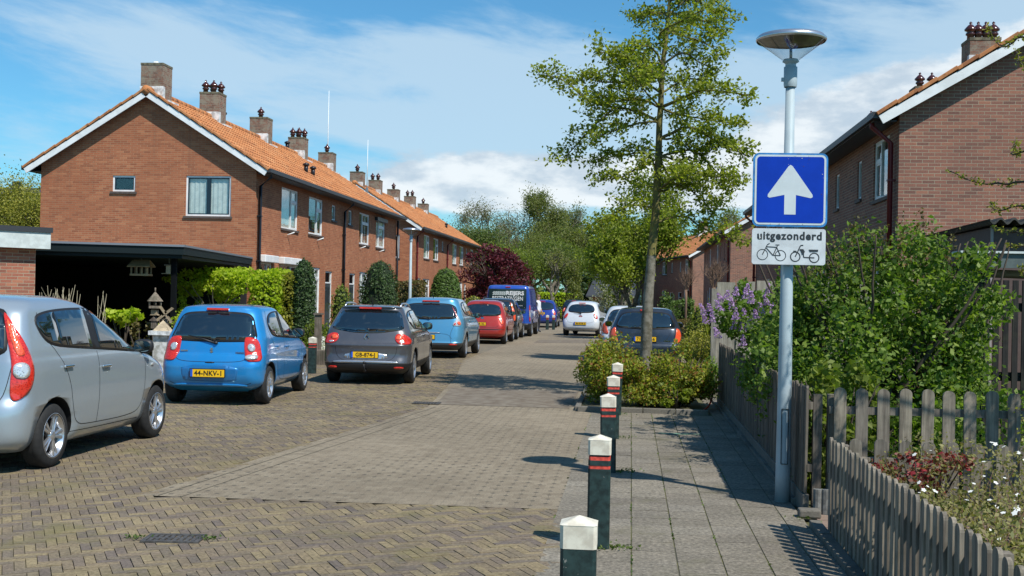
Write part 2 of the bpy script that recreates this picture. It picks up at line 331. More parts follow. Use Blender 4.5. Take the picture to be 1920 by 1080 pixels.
tag(mb.build('road_edge_joint',pmat('edge_joint',(.07,.065,.045),.95)),kind='structure')
# joint bed below the clinkers
M['joint']=pmat('mossy_joint_sand',(.15,.14,.07),.95,c2=(.09,.08,.055),nscale=3)
slab('clinker_bed',-14,-.4,-3,125,-.013,M['joint'])
M['clink']=islandmat('clinker_pavers',[(.135,.109,.092),(.180,.140,.100),(.21,.163,.098),(.24,.190,.110),(.15,.122,.094),(.19,.150,.096)],noise=.6,nscale=40,moss=((.165,.145,.055),.65))
rng=random.Random(3)
def inroad(x,y):
    if y<9.22+.03*(x+4): return False
    lim=-3.95+(y-9.2)*.116 if y<17.4 else (-3.0-(y-17.4)*.083 if y<24 else (-3.55-(y-24)*.125 if y<30 else -4.3))
    return x>lim
def clinkers():
    L_,B_=.2,.066; V=[];F=[]; n=3; a=R(29); ca,sa=math.cos(a),math.sin(a); g=.0026
    def rect(u0,v0,u1,v1):
        uc,vc=(u0+u1)/2,(v0+v1)/2; X=uc*ca-vc*sa; Yv=uc*sa+vc*ca
        X+=-5.; Yv+=14
        if X<-13 or X>-.48 or Yv<3.6 or Yv>34: return
        if X<-.70*Yv-1.8: return
        if inroad(X,Yv): return
        tz=rng.uniform(-.002,.002)+.006*math.sin(X*.9)*math.sin(Yv*.7); tx=rng.uniform(-.016,.016); ty=rng.uniform(-.016,.016); b=len(V)
        for (p,q) in ((u0+g,v0+g),(u1-g,v0+g),(u1-g,v1-g),(u0+g,v1-g)):
            x=p*ca-q*sa-5.; y=p*sa+q*ca+14; V.append((x,y,tz+(x-X)*tx+(y-Yv)*ty))
        F.append((b,b+1,b+2,b+3))
        b2=len(V)
        for k in range(4):
            x,y,z=V[b+k]; V.append((X+(x-X)*1.02,Yv+(y-Yv)*1.02,-.016))
        for k in range(4): F.append((b+k,b2+k,b2+(k+1)%4,b+(k+1)%4))
    # herringbone with L=3B: unit strips stepping diagonally
    N=130
    for i in range(-N*2,N*2):
        for j in range(-N,N):
            # horizontal brick then vertical brick on a lattice (B,B) and (2L.. ) steps
            ox=i*B_+j*L_*1.; oy=i*B_-j*L_*1.
            if abs(ox*ca-oy*sa)>9 or not(-11<ox*sa+oy*ca<21): continue
            rect(ox,oy,ox+L_,oy+B_); rect(ox+L_,oy,ox+L_+B_,oy+L_) if False else None
            rect(ox,oy+B_,ox+B_,oy+B_+L_)
    o=mesh('clinker_paving',V,F,M['clink']); tag(o,kind='structure')
clinkers()
# clinkers beyond: a flat sheet with the same tones
M['farclink']=pmat('far_clinkers',(.20,.165,.11),.9,c2=(.13,.115,.09),nscale=6)
slab('parking_strip',-9.5,-4.3,34,120,-.004,M['farclink'])
M['darkpatch']=pmat('brown_road_patch',(.13,.10,.07),.9,c2=(.20,.17,.13),nscale=5)
V=[(-2.95,17.75,.004),(-.9,17.75,.004),(-.9,21,.004),(-3.2,21,.004)]
tag(mesh('road_patch',V,[(0,1,2,3)],M['darkpatch']),kind='structure')
V=[tuple(G(*p,.004)) for p in ((1010,637),(1110,637),(1122,643),(1000,643))]
tag(mesh('road_patch_far',V,[(0,1,2,3)],M['darkpatch']),kind='structure')
# pavement flags .3 x .3 with mossy joints
M['flag']=islandmat('concrete_flags',[(.17,.148,.118),(.215,.19,.15),(.18,.158,.125),(.235,.21,.17)],noise=.85,nscale=34,moss=((.12,.11,.065),.8),bump=.7)
M['moss']=pmat('moss_joint',(.13,.125,.045),.95,c2=(.075,.07,.05),nscale=4)
slab('pavement_bed',-.44,1.36,-3,60,-.003,M['moss'])
V=[];F=[]
for c in range(7):
    x0=-.55+c*.292; off=rng.uniform(0,.3)
    for r_ in range(215):
        y0=-2+r_*.3+off; 
        if x0>1.3 or y0>27: continue
        if y0>17.2 and x0<1.0: continue
        b=len(V); z=rng.uniform(0,.004); g=.0016; gx=.005; t1=rng.uniform(-.003,.003)
        x1=min(x0+.292,1.362)
        V+=[(x0+gx,y0+g,z),(x1-gx,y0+g,z+t1),(x1-gx,y0+.3-g,z+t1),(x0+gx,y0+.3-g,z)]
        V+=[(x0+gx,y0+g,-.02),(x1-gx,y0+g,-.02),(x1-gx,y0+.3-g,-.02),(x0+gx,y0+.3-g,-.02)]
        F+=[(b,b+1,b+2,b+3)]+[(b+k,b+4+k,b+4+(k+1)%4,b+(k+1)%4) for k in range(4)]
tag(mesh('pavement',V,F,M['flag']),kind='structure')
# darker strip of gutter flags between road and pavement, entry path
M['kerb']=islandmat('kerb_stones',[(.13,.12,.10),(.19,.175,.15),(.10,.095,.08)],noise=.4,nscale=50,moss=((.07,.09,.03),.5))
mb=MB()
for k in range(40):
    y=2+k*.5
    if not(8.6<y<9.6): mb.box(1.36,1.44,y+.004,y+.496,-.05,.045+rng.uniform(-.006,.006))
tag(mb.build('garden_kerb',M['kerb'],bevel=.006),kind='structure')
M['redflag']=islandmat('reddish_path_flags',[(.21,.15,.12),(.26,.19,.15),(.18,.13,.11)],noise=.4,nscale=60)
V=[];F=[]
for i in range(8):
    for j in range(3):
        x0=1.46+i*.3; y0=8.66+j*.3; b=len(V); V+=[(x0+.004,y0+.004,.002),(x0+.296,y0+.004,.002),(x0+.296,y0+.296,.002),(x0+.004,y0+.296,.002)]; F.append((b,b+1,b+2,b+3))
tag(mesh('garden_path',V,F,M['redflag']),kind='structure')
# planter kerb round the shrubs by the tree
mb=MB()
for k in range(4): mb.box(-.76+k*.48+.004,-.76+(k+1)*.48-.004,17.32,17.42,-.05,.075)
for k in range(19): mb.box(-.80,-.72,17.42+k*.5+.004,17.42+(k+1)*.5-.004,-.05,.07)
tag(mb.build('planter_kerb',M['kerb'],bevel=.008),kind='structure')
slab('planter_soil',-.72,1.1,17.42,26.9,.045,M['soil'])
# left pavement beyond the parked cars with its kerb
slab('left_pavement',-9.6,-7.4,24.5,120,.03,M['flag'])
mb=MB()
for k in range(60): mb.box(-7.4,-7.28,24.5+k*1.0,24.5+k*1.0+.99,-.05,.06)
tag(mb.build('left_kerb',M['kerb']),kind='structure')
# drains
M['iron']=pmat('cast_iron',(.09,.085,.08),.7,metal=.3,noise=.3,nscale=30)
def drain(loc,label,s=1.,rz=0):
    e=empty('drain_grate',loc,label,'drain','street drains',rz)
    mb=MB(); W_,D_=.26*s,.17*s
    mb.box(-W_,W_,-D_,-D_+.03,0,.012); mb.box(-W_,W_,D_-.03,D_,0,.012); mb.box(-W_,-W_+.03,-D_+.03,D_-.03,0,.012); mb.box(W_-.03,W_,-D_+.03,D_-.03,0,.012)
    mb.build('frame',M['iron'],e)
    mb=MB(); n=8
    for k in range(n):
        x=-W_+.03+(2*W_-.06)*(k+.5)/n; mb.box(x-.012,x+.012,-D_+.03,D_-.03,.0,.009)
    mb.box(-W_+.03,W_-.03,-.01,.01,0,.010)
    mb.build('bars',M['iron'],e)
    mb=MB(); mb.box(-W_+.03,W_-.03,-D_+.03,D_-.03,-.012,-.002); mb.build('pit',pmat('pit_black',(.004,.004,.004),.9),e)
    return e
drain((-3.02,7.62,.004),'rectangular iron street drain set in the brown clinkers in the foreground',.74,R(6))
drain((-3.1,17.85,.006),'small iron street drain where the grey road meets the parking strip',.8)
# pale green paint dash on the pavement
mb=MB(); mb.poly([(.36,14.75,.0065),(.62,14.7,.0065),(.9,14.78,.0065),(.88,14.9,.0065),(.6,14.88,.0065),(.38,14.86,.0065)],(0,0,.001)); tag(mb.build('paint_mark',pmat('faded_green_paint',(.16,.30,.20),.8,c2=(.13,.15,.12),nscale=14)),'faded green paint dash on the pavement flags before the planter','paint mark')

# ------------------------------------------------ houses
def wall_plane(mb,axis,p,a0,a1,z0,z1,holes,out,depth=.1,m=0,top=None):
    """wall in plane axis=p, along a, openings (a0,a1,z0,z1), outward sign out; reveals go inwards"""
    A=sorted({a0,a1,*[h[0] for h in holes],*[h[1] for h in holes]}); Z=sorted({z0,z1,*[h[2] for h in holes],*[h[3] for h in holes]})
    def P(a,z,q=0.):
        return (p-out*q,a,z) if axis=='x' else (a,p-out*q,z)
    for i in range(len(A)-1):
        for j in range(len(Z)-1):
            am,zm=(A[i]+A[i+1])/2,(Z[j]+Z[j+1])/2
            if any(h[0]<am<h[1] and h[2]<zm<h[3] for h in holes): continue
            mb.add([P(A[i],Z[j]),P(A[i+1],Z[j]),P(A[i+1],Z[j+1]),P(A[i],Z[j+1])],[(0,1,2,3)],m)
    for h in holes:
        c=[(h[0],h[2]),(h[1],h[2]),(h[1],h[3]),(h[0],h[3])]
        for k in range(4):
            (b0,c0),(b1,c1)=c[k],c[(k+1)%4]; mb.add([P(b0,c0),P(b1,c1),P(b1,c1,depth),P(b0,c0,depth)],[(0,1,2,3)],m)
def window(par,axis,p,out,h,style='casement',frame=None,sash=None,curtain=None,name='window',sill=True,split=.62):
    """window in an opening: frame (part), with panes, sill, curtain as sub-parts"""
    frame=frame or M['white']; sash=sash or frame
    a0,a1,z0,z1=h; q=.035
    def bx(mb,b0,b1,c0,c1,q0,q1,m=0):
        lo,hi=sorted((p-out*q0,p-out*q1))
        if axis=='x': mb.box(lo,hi,b0,b1,c0,c1,m)
        else: mb.box(b0,b1,lo,hi,c0,c1,m)
    mb=MB(); t=.055
    bx(mb,a0,a1,z0,z0+t,q,q+.07); bx(mb,a0,a1,z1-t,z1,q,q+.07); bx(mb,a0,a0+t,z0+t,z1-t,q,q+.07); bx(mb,a1-t,a1,z0+t,z1-t,q,q+.07)
    cells=[]
    if style=='fixed': cells=[(a0+t,a1-t,z0+t,z1-t)]
    elif style=='two': mid=(a0+a1)/2; bx(mb,mid-.03,mid+.03,z0+t,z1-t,q,q+.07,1); cells=[(a0+t,mid-.03,z0+t,z1-t),(mid+.03,a1-t,z0+t,z1-t)]
    elif style=='door':
        cells=[(a0+t,a1-t,z1-.42,z1-t)]; bx(mb,a0+t,a1-t,z1-.47,z1-.42,q,q+.07)
    else:
        mid=a0+(a1-a0)*split; bx(mb,mid-.035,mid+.035,z0+t,z1-t,q,q+.07)
        zz=z1-.42 if z1-z0>1.0 else z1-t
        s0,s1=(mid+.035,a1-t)
        if zz<z1-t: bx(mb,s0,s1,zz-.03,zz+.03,q,q+.07)
        cells=[(a0+t,mid-.035,z0+t,z1-t),(s0,s1,z0+t,zz-.03)]
        if zz<z1-t: cells.append((s0,s1,zz+.03,z1-t))
    fo=mb.build(name,[frame,sash],par)
    for k,(b0,b1,c0,c1) in enumerate(cells):
        mm=MB(); s=.035
        if sash is not frame or k>0:
            bx(mm,b0,b1,c0,c0+s,q+.01,q+.05); bx(mm,b0,b1,c1-s,c1,q+.01,q+.05); bx(mm,b0,b0+s,c0+s,c1-s,q+.01,q+.05); bx(mm,b1-s,b1,c0+s,c1-s,q+.01,q+.05)
            mm.build('sash',sash,fo)
        mm=MB(); bx(mm,b0+.001,b1-.001,c0+.001,c1-.001,q+.028,q+.034); mm.build('pane',M['pane'],fo)
    if style=='door':
        mm=MB(); bx(mm,a0+t,a1-t,z0+.04,z1-.47,q+.02,q+.06); bx(mm,a0+t+.12,a1-t-.12,z0+.9,z1-.6,q+.012,q+.021,1); mm.build('door_leaf',[M['door'],M['pane']],fo)
        mm=MB(); bx(mm,a1-t-.1,a1-t-.06,z0+1.0,z0+1.12,q-.03,q+.02); mm.build('handle',M['wire'],fo)
    if curtain:
        mm=MB(); kk=28
        V=[];F=[]
        for i in range(kk+1):
            a=a0+.03+(a1-a0-.06)*i/kk; o_=q+.075+.008*math.sin(i*2.1)
            for z in (z0+.03,z1-.03): V.append((p-out*o_,a,z) if axis=='x' else (a,p-out*o_,z))
        for i in range(kk): F.append((2*i,2*i+2,2*i+3,2*i+1))
        mm.add(V,F); 
        if curtain=='sides': 
            mm=MB(); w_=(a1-a0)*.2
            bx(mm,a0+.03,a0+w_,z0+.03,z1-.03,q+.13,q+.14); bx(mm,a1-w_,a1-.03,z0+.03,z1-.03,q+.13,q+.14)
        mm.build('curtain',M['curtain'],fo)
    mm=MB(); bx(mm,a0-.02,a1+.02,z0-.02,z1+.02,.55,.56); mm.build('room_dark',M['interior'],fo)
    if sill:
        mm=MB(); bx(mm,a0-.06,a1+.06,z0-.07,z0-.002,-.045,.1); mm.build('sill',M['sill'],fo)
    return fo
def pantiles(W0,L,slope_len,pitch,ridge_x,ridge_z,sgn,y0,rows=None,res=4):
    """one roof slope as a waved pantile surface; ridge at ridge_x, running along y, falling towards sgn x"""
    tw=.235; nx=max(8,int(L/tw)*res); rows=rows or int(slope_len/.33); V=[];F=[]; c,s=math.cos(pitch),math.sin(pitch)
    prof=[]
    for r_ in range(rows):
        d0=slope_len*r_/rows; d1=slope_len*(r_+1)/rows; prof+= [(d0,.0),(d1,.028)]
    for (d,h) in prof:
        for i in range(nx+1):
            y=L*i/nx; wv=.5*(1+math.sin(2*math.pi*y/tw+.6)); hh=h+.038*wv**1.3
            V.append((ridge_x+sgn*(d*c+hh*s),y0+y,ridge_z-d*s+hh*c))
    n=nx+1
    for j in range(len(prof)-1):
        for i in range(nx): F.append((j*n+i,j*n+i+1,(j+1)*n+i+1,(j+1)*n+i) if sgn>0 else (j*n+i,(j+1)*n+i,(j+1)*n+i+1,j*n+i+1))
    return V,F
M['soffit']=pmat('soffit_board',(.10,.10,.10),.7)
def cowl(par,loc,h=.5):
    mb=MB(); mb.lathe([(.0,.0),(.09,0),(.085,.10),(.12,.12),(.12,.15),(.085,.19),(.15,.23),(.15,.26),(.06,.36),(.025,.38),(.04,.42),(.0,.46)],12,loc); return mb.build('chimney_pot',M['pot'],par)
def chimney(par,x,y,ztop,zbase,pots=0,w_=.72,d_=.74):
    mb=MB(); mb.box(x-w_/2,x+w_/2,y,y+d_,zbase,ztop); mb.box(x-w_/2-.012,x+w_/2+.012,y-.012,y+d_+.012,ztop-.02,ztop+.05,1)
    c=mb.build('chimney',[M['brickC'],pmat('chimney_cap',(.14,.13,.09),.95,noise=.4)],par)
    mb=MB(); mb.box(x-w_/2-.02,x+w_/2+.02,y-.02,y+.15,zbase+.42,zbase+.86)
    mb.box(x-w_/2-.16,x+w_/2+.2,y-.05,y+d_+.1,zbase+.36,zbase+.43); mb.build('flashing',M['lead'],c)
    if pots==4: P=[(-.2,.16),(-.03,.45),(.1,.16),(.26,.45)]
    elif pots==2: P=[(-.17,.3),(.17,.3)]
    elif pots==1: P=[(0,.3)]
    elif pots==-4: P=[(-.27,.3),(-.09,.3),(.09,.3),(.27,.3)]
    else: P=[]
    for (a,b) in P: cowl(c,(x+a,y+b,ztop+.05))
    if not P:
        mb=MB(); mb.lathe([(.0,.10),(.08,.09),(.1,.0)],10,(x,y+.3,ztop+.05)); mb.build('chimney_lid',M['lead'],c)
    return c
def house(fx,y0,L,sgn,label,group,ops_up,ops_dn,gable=None,chim=(),brick=None,z_e=5.55,rise=2.2,dep=7.,pipe=None,pipe_mat=None,mirror=False,vents=(),front=True):
    """dwelling: facade plane x=fx facing sgn x, from y0 to y0+L; the body goes back by dep; gable: -1 near end gable"""
    e=empty('terraced_house',(fx,y0,0),label,'house',group)
    br=brick or M['brickL']; fm=lambda a:L-a
    mi=(lambda h:(L-h[1],L-h[0],h[2],h[3])) if mirror else (lambda h:h[:4])
    hup=[(mi(h),h) for h in ops_up]; hdn=[(mi(h),h) for h in ops_dn]
    xb=-sgn*dep; xr=-sgn*dep/2; zr=z_e+rise; gh=gable or []
    mb=MB(); wall_plane(mb,'x',0.,0.,L,0.,z_e,[h for h,_ in hup+hdn],sgn)
    mb.add([(xb,0,0),(xb,L,0),(xb,L,z_e),(xb,0,z_e)],[(0,1,2,3)])
    for yy,is_near in ((0.,True),(L,False)):
        if gable is None and is_near: continue
        if not is_near and not e.get('far_gable',1): continue
        if is_near:
            wall_plane(mb,'y',yy,min(0,xb),max(0,xb),0.,z_e,gh,-1)
        else: mb.add([(0,yy-.002,0),(xb,yy-.002,0),(xb,yy-.002,z_e),(0,yy-.002,z_e)],[(0,1,2,3)])
        yq=yy if is_near else yy-.002
        mb.add([(0,yq,z_e),(xb,yq,z_e),(xr,yq,zr)],[(0,1,2)])
    mb.build('wall',br,e)
    # roof
    ov=.42; run=dep/2+ov; pit=math.atan2(rise,dep/2); sl=run/math.cos(pit); ya=-.24 if gable is not None else 0.
    V1,F1=pantiles(0,L-ya,sl,pit,xr,zr+.12,sgn,ya,rows=13); V2,F2=pantiles(0,L-ya,sl,pit,xr,zr+.12,-sgn,ya,rows=13,res=3)
    mb=MB(); mb.add(V1,F1,0,False); mb.add(V2,F2,0,False)
    c,s=math.cos(pit),math.sin(pit)
    for sg in (1,-1):   # underside boarding
        mb.add([(xr,ya,zr+.09),(xr,L,zr+.09),(xr+sg*run,L,zr+.09-run*math.tan(pit)),(xr+sg*run,ya,zr+.09-run*math.tan(pit))],[(0,1,2,3)],1)
    rf=mb.build('roof',[M['tile'],M['soffit']],e)
    mb=MB(); n=int((L-ya)/.38)
    for k in range(n):
        y=ya+(L-ya)*k/n; mb.tube([(xr,y,zr+.13),(xr,y+(L-ya)/n*1.04,zr+.14)],[.125,.115],10)
    mb.build('ridge_tiles',M['tile'],rf)
    if gable is not None:
        for sg in (1,-1):
            mb=MB(); d=Vector((sg*c,0,-s)); nrm=Vector((sg*s,0,c)); p0=Vector((xr,ya-.02,zr+.07)); mb.obox(p0+d*sl/2-nrm*.05,d*sl/2,(0,.02,0),nrm*.085); mb.build('barge_board',M['white'],rf)
            mb=MB(); k_=11
            for k in range(k_):
                q=p0+d*(sl*(k+.5)/k_)+nrm*(.085+.01); mb.obox(q+Vector((0,.04,0)),d*(sl/k_/2*1.05)+nrm*-.012,(0,.09,0),nrm*.035)
            mb.build('verge_tiles',M['tile'],rf,bevel=.01)
        mb=MB(); mb.tube([(xr,ya-.06,zr+.12),(xr,ya+.2,zr+.12)],.15,14); mb.build('ridge_end',M['tile'],rf)
    # gutter both sides, downpipe
    for sg in (1,-1):
        gx=xr+sg*(run+.05); gz=zr+.09-run*math.tan(pit)
        mb=MB(); mb.box(gx-.07,gx+.07,ya,L,gz-.03,gz+.09); mb.box(min(gx,gx-sg*ov),max(gx,gx-sg*ov),max(0,ya),L,gz-.055,gz-.031); g=mb.build('gutter',M['gutter'],e)
    gx=sgn*(ov+.02); gz=zr+.09-run*math.tan(pit)
    if pipe is not None:
        pm=pipe_mat or M['blackp']; mb=MB(); mb.tube([(gx,pipe,gz),(gx,pipe,gz-.12),(sgn*.09,pipe,gz-.42),(sgn*.09,pipe,0)],.05,10)
        for zz in (1.2,2.6,4.): mb.box(*sorted((0,sgn*.15)),pipe-.06,pipe+.06,zz,zz+.035)
        mb.build('downpipe',pm,e)
    for (h,o_) in hup+hdn:
        st=o_[4] if len(o_)>4 else 'casement'; cu=o_[5] if len(o_)>5 else None; fr=o_[6] if len(o_)>6 else None
        window(e,'x',0.,sgn,h,st,fr,None,cu,name='door' if st=='door' else 'window',sill=st!='door',split=.38 if mirror else .62)
    for (yc,zt,zb,pots) in chim: chimney(e,xr,yc,zt,zb,pots)
    for (yv,d) in vents:
        mb=MB(); x=xr+sgn*d*c; z=zr+.1-d*s
        mb.tube([(x,yv,z-.05),(x,yv,z+.33)],.08,10); mb.lathe([(.08,.28),(.13,.3),(.13,.36),(0,.42)],10,(x,yv,z)); mb.build('roof_vent',M['blackp'],rf)
    return e
up=[(2.7,4.65,3.8,5.18,'casement','full'),(6.02,7.96,3.8,5.15,'casement','sides'),(9.3,9.9,4.5,5.1,'fixed')]
dn=[(.57,1.83,1.35,2.6,'casement'),(2.61,4.9,.95,2.6,'casement'),(6.14,7.75,.78,2.6,'casement','full'),(8.5,9.55,.05,2.5,'door')]
GL='red brick terraces on the left side of the street'
gab=[(-4.64,-3.90,4.72,5.22),(-2.25,-.80,3.98,5.24)]
h1=house(-11.65,35.4,10.95,1,'left terrace end house with big brick gable above the dark carport',GL,up,dn,gable=gab,chim=((.15,8.75,7.2,0),(5.2,8.72,7.2,4)),pipe=.18,vents=((9.2,2.9),(9.9,3.0),(7.4,-.3)))
window(h1,'y',0.,-1,gab[0],'fixed',M['white'],M['navy'])
window(h1,'y',0.,-1,gab[1],'two',M['white'],M['navy'],'full')
h2=house(-11.65,46.35,10.95,1,'left terrace house behind the dark topiary dome, black downpipe on both ends',GL,up,dn,chim=((-.2,8.68,7.2,1),(5.15,8.6,7.2,4)),mirror=True,pipe=.08,vents=((4.4,-.2),))
mb=MB(); mb.tube([(.09,10.85,5.3),(.09,10.85,0)],.05,10); mb.build('downpipe',M['blackp'],h2)
h3=house(-12.1,64.9,11.,1,'further left terrace house beginning with the gable behind the second lamp post',GL,up,dn,gable=[(-2.2,-.9,3.7,5.0)],chim=((.1,8.5,7.1,1),(4.8,8.5,7.1,2),(10.3,8.45,7.1,1)),pipe=.18,pipe_mat=M['redp'])
window(h3,'y',0.,-1,(-2.2,-.9,3.7,5.0),'two',M['white'])
h4=house(-12.1,75.9,17.,1,'farthest left terrace house, ending at the purple maple',GL,up+[(11.5,13.2,3.8,5.15),(14.4,16.,3.8,5.15)],dn,chim=((5.,8.5,7.1,2),(10.3,8.4,7.1,1)),pipe=.1,pipe_mat=M['redp'],vents=((8.,2.6),))
# one more chimney on the terrace join
chimney(h2,-3.5,10.25,8.55,7.2,1)
# roller shutter boxes and awnings
for (a0,a1) in ((.5,1.9),(2.5,5.)):
    mb=MB(); mb.box(.0,.20,a0,a1,2.6,2.83); mb.build('shutter_box',M['white'],h1,bevel=.02)
mb=MB(); mb.box(0,.14,6.0,8.2,5.0,5.16); mb.build('shutter_box',M['navy'],h2)
for hh,ys in ((h1,(3.4,7.2)),(h2,(3.2,7.0))):
    for y in ys:
        mb=MB(); mb.tube([(0,y,3.6),(.22,y+.12,3.7)],.02,6); mb.build('flag_holder',M['white'],hh)
# tall antenna masts on the roof
for (px,py,y,z0,z1,lb) in ((617,170,57.,7.2,0,'thin white whip antenna rising from the left terrace ridge'),(690,262,62.,7.2,0,'short white aerial mast at the join of the two left terraces')):
    t=AY(px,py,y); e=empty('antenna_mast',(t.x,y,7.4),lb,'antenna','roof aerials'); mb=MB(); mb.tube([(0,0,-.3),(0,0,t.z-7.4)],[.03,.012],6); mb.build('mast',M['white'],e); mb=MB(); mb.box(-.06,.06,-.06,.06,-.35,-.05); mb.build('bracket',M['wire'],e)
# small fragments: far left dark roofed house
e=empty('far_house',(-38.1,60,0),'dark grey roofed house behind the brick garage at the left edge','house')
mb=MB(); mb.box(-5,4.2,0,8,0,4.4); mb.build('wall',M['brickG'],e)
mb=MB(); mb.poly([(-5.4,-.4,4.4),(4.6,-.4,4.4),(4.6,4,7.2),(-5.4,4,7.2)],(0,0,.12)); mb.poly([(-5.4,8.4,4.4),(4.6,8.4,4.4),(4.6,4.01,7.2),(-5.4,4.01,7.2)],(0,0,.12)); mb.build('roof',pmat('grey_slate',(.05,.055,.065),.6),e)
mb=MB(); mb.box(3.2,3.6,3.0,3.4,6.6,7.6); mb.build('chimney',M['blackp'],e)

GR='brick terraces on the right side of the street'
upR=[(.83,2.3,3.78,4.98,'casement'),(3.57,4.05,3.95,4.8,'fixed'),(6.32,6.85,3.95,4.8,'fixed'),(8.4,10.0,3.8,4.95,'casement')]
dnR=[(1.,2.6,1.,2.5,'casement'),(3.4,4.4,.05,2.3,'door'),(6.2,7.2,.05,2.3,'door'),(8.3,10.,1.,2.5,'casement')]
kw=dict(brick=M['brickR'],z_e=5.3,rise=2.04,pipe_mat=M['redp'])
h5=house(4.92,22.5,12.,-1,'right terrace end house with brick gable, nearest on the right',GR,upR,dnR,gable=[],chim=((6.9,8.14,6.9,-4),),pipe=.3,vents=((8.6,2.6),),**kw)
h6=house(4.92,34.5,13.1,-1,'second right terrace house, mostly hidden behind the blue sign',GR,upR,dnR,chim=((.4,7.95,6.9,2),(7.4,7.95,6.9,2)),pipe=12.9,mirror=False,**kw)
h7=house(4.98,60.5,14.,-1,'right terrace house with narrow lit brick gable seen left of the signs',GR,upR,dnR,gable=[],chim=((11.,8.2,6.9,2),),pipe=.3,**kw)
h8=house(4.98,74.5,8.,-1,'right terrace house continuing behind the bare trained trees',GR,upR[:3],dnR[:2],**kw)
h9=house(4.8,94.,17.,-1,'far right terrace house with orange roof behind the street tree',GR,upR,dnR,gable=[],chim=((9.5,8.2,6.9,-4),),pipe=.3,**kw)
h10=house(4.8-17*math.sin(R(12.3)),94.+17*math.cos(R(12.3)),17.,-1,'farthest right terrace house, mostly screened by green leaves',GR,upR,dnR,**kw)
for h_ in (h9,h10): h_.rotation_euler=(0,0,R(12.3))

# dark carport against the left gable
e=empty('carport',(-11,24,0),'open dark carport with flat black roof in front of the brick gable','carport')
cp=[(-13.6,22.6),(-9.5,24.15),(-10.64,32.1),(-11.7,35.3),(-18.6,35.3),(-18.6,22.6)]
cp=[(x+11,y-24) for x,y in cp]
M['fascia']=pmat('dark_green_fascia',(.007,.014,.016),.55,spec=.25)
M['cpost']=pmat('shade_black_post',(.006,.007,.008),.8,spec=.1)  # shade under the carport roof is put into this near-black post colour
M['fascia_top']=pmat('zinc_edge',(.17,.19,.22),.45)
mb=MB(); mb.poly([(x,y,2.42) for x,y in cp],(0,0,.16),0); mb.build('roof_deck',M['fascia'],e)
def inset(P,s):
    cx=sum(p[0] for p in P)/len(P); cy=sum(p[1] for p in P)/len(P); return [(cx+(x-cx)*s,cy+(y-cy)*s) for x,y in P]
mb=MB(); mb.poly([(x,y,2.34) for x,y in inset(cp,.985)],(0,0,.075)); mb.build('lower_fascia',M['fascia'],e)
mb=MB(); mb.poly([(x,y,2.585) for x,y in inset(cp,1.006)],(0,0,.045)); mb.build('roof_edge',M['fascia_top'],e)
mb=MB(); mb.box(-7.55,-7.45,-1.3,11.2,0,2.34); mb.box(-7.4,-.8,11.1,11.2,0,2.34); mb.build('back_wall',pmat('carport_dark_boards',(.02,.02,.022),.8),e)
for (x,y) in ((1.2,.4),(-.15,7.6),(-2.7,-1.1)):
    mb=MB(); mb.box(x-.05,x+.05,y-.05,y+.05,0,2.34); mb.build('post',M['cpost'],e)
mb=MB(); mb.box(-5.4,-3.6,2.0,2.05,2.10,2.15); mb.box(-3.65,-3.6,2.0,2.05,0,2.15); mb.build('door_frame',pmat('grey_door_frame',(.25,.25,.25),.6),e)

# brick garage at the far left
gp=AY(68,430,22.)
e=empty('garage',(gp.x,22.,0),'brick garage corner with pale flat roof fascia at the left edge','garage',None,R(50))
mb=MB(); mb.box(-9,0,0,6,0,2.42); mb.build('wall',M['brickG'],e)
mb=MB(); mb.box(-9.3,.20,-.22,6.2,2.42,2.74); mb.build('fascia',M['grey_white'],e)
mb=MB(); mb.box(-9.35,.23,-.25,6.2,2.74,2.84); mb.build('roof_edge',M['gutter'],e)

# ------------------------------------------------ cars
def paint(name,c,metal=.45,rough=.34):
    m=pmat(name,c,rough,metal=metal,coat=1.,spec=.5); t=NT(m.node_tree); p=t.n['Principled BSDF']; tcn=t.new('ShaderNodeTexCoord')
    a=t.noise(tcn.outputs['Object'],2.2,6,.7); b=t.noise(tcn.outputs['Object'],140,2,.7); k=t.math('MULTIPLY',t.smooth(a,.40,.75),.16); k2=t.math('MULTIPLY',t.smooth(b,.66,.74),.30)
    t.l.new(t.mix(t.math('MAXIMUM',k,k2),(*c,1),(.24,.22,.19,1)),p.inputs['Base Color']); t.put(p.inputs['Coat Roughness'],t.math('MULTIPLY_ADD',t.smooth(a,.35,.7),.09,.03)); t.put(p.inputs['Metallic'],t.math('MULTIPLY',t.math('SUBTRACT',1.,k),metal)); return m
M['rubber']=pmat('tyre_rubber',(.018,.018,.018),.8,noise=.2,nscale=20)
M['alloy']=pmat('alloy_rim',(.62,.63,.65),.28,metal=.85)
M['under']=pmat('underbody_black',(.008,.008,.009),.8)
M['plast']=pmat('black_plastic',(.016,.016,.018),.5)
M['cglass']=pmat('car_glass',(.006,.010,.012),.03,spec=.9,coat=1.,ior=1.7)
M['seam']=pmat('door_seam',(.01,.01,.01),.8)
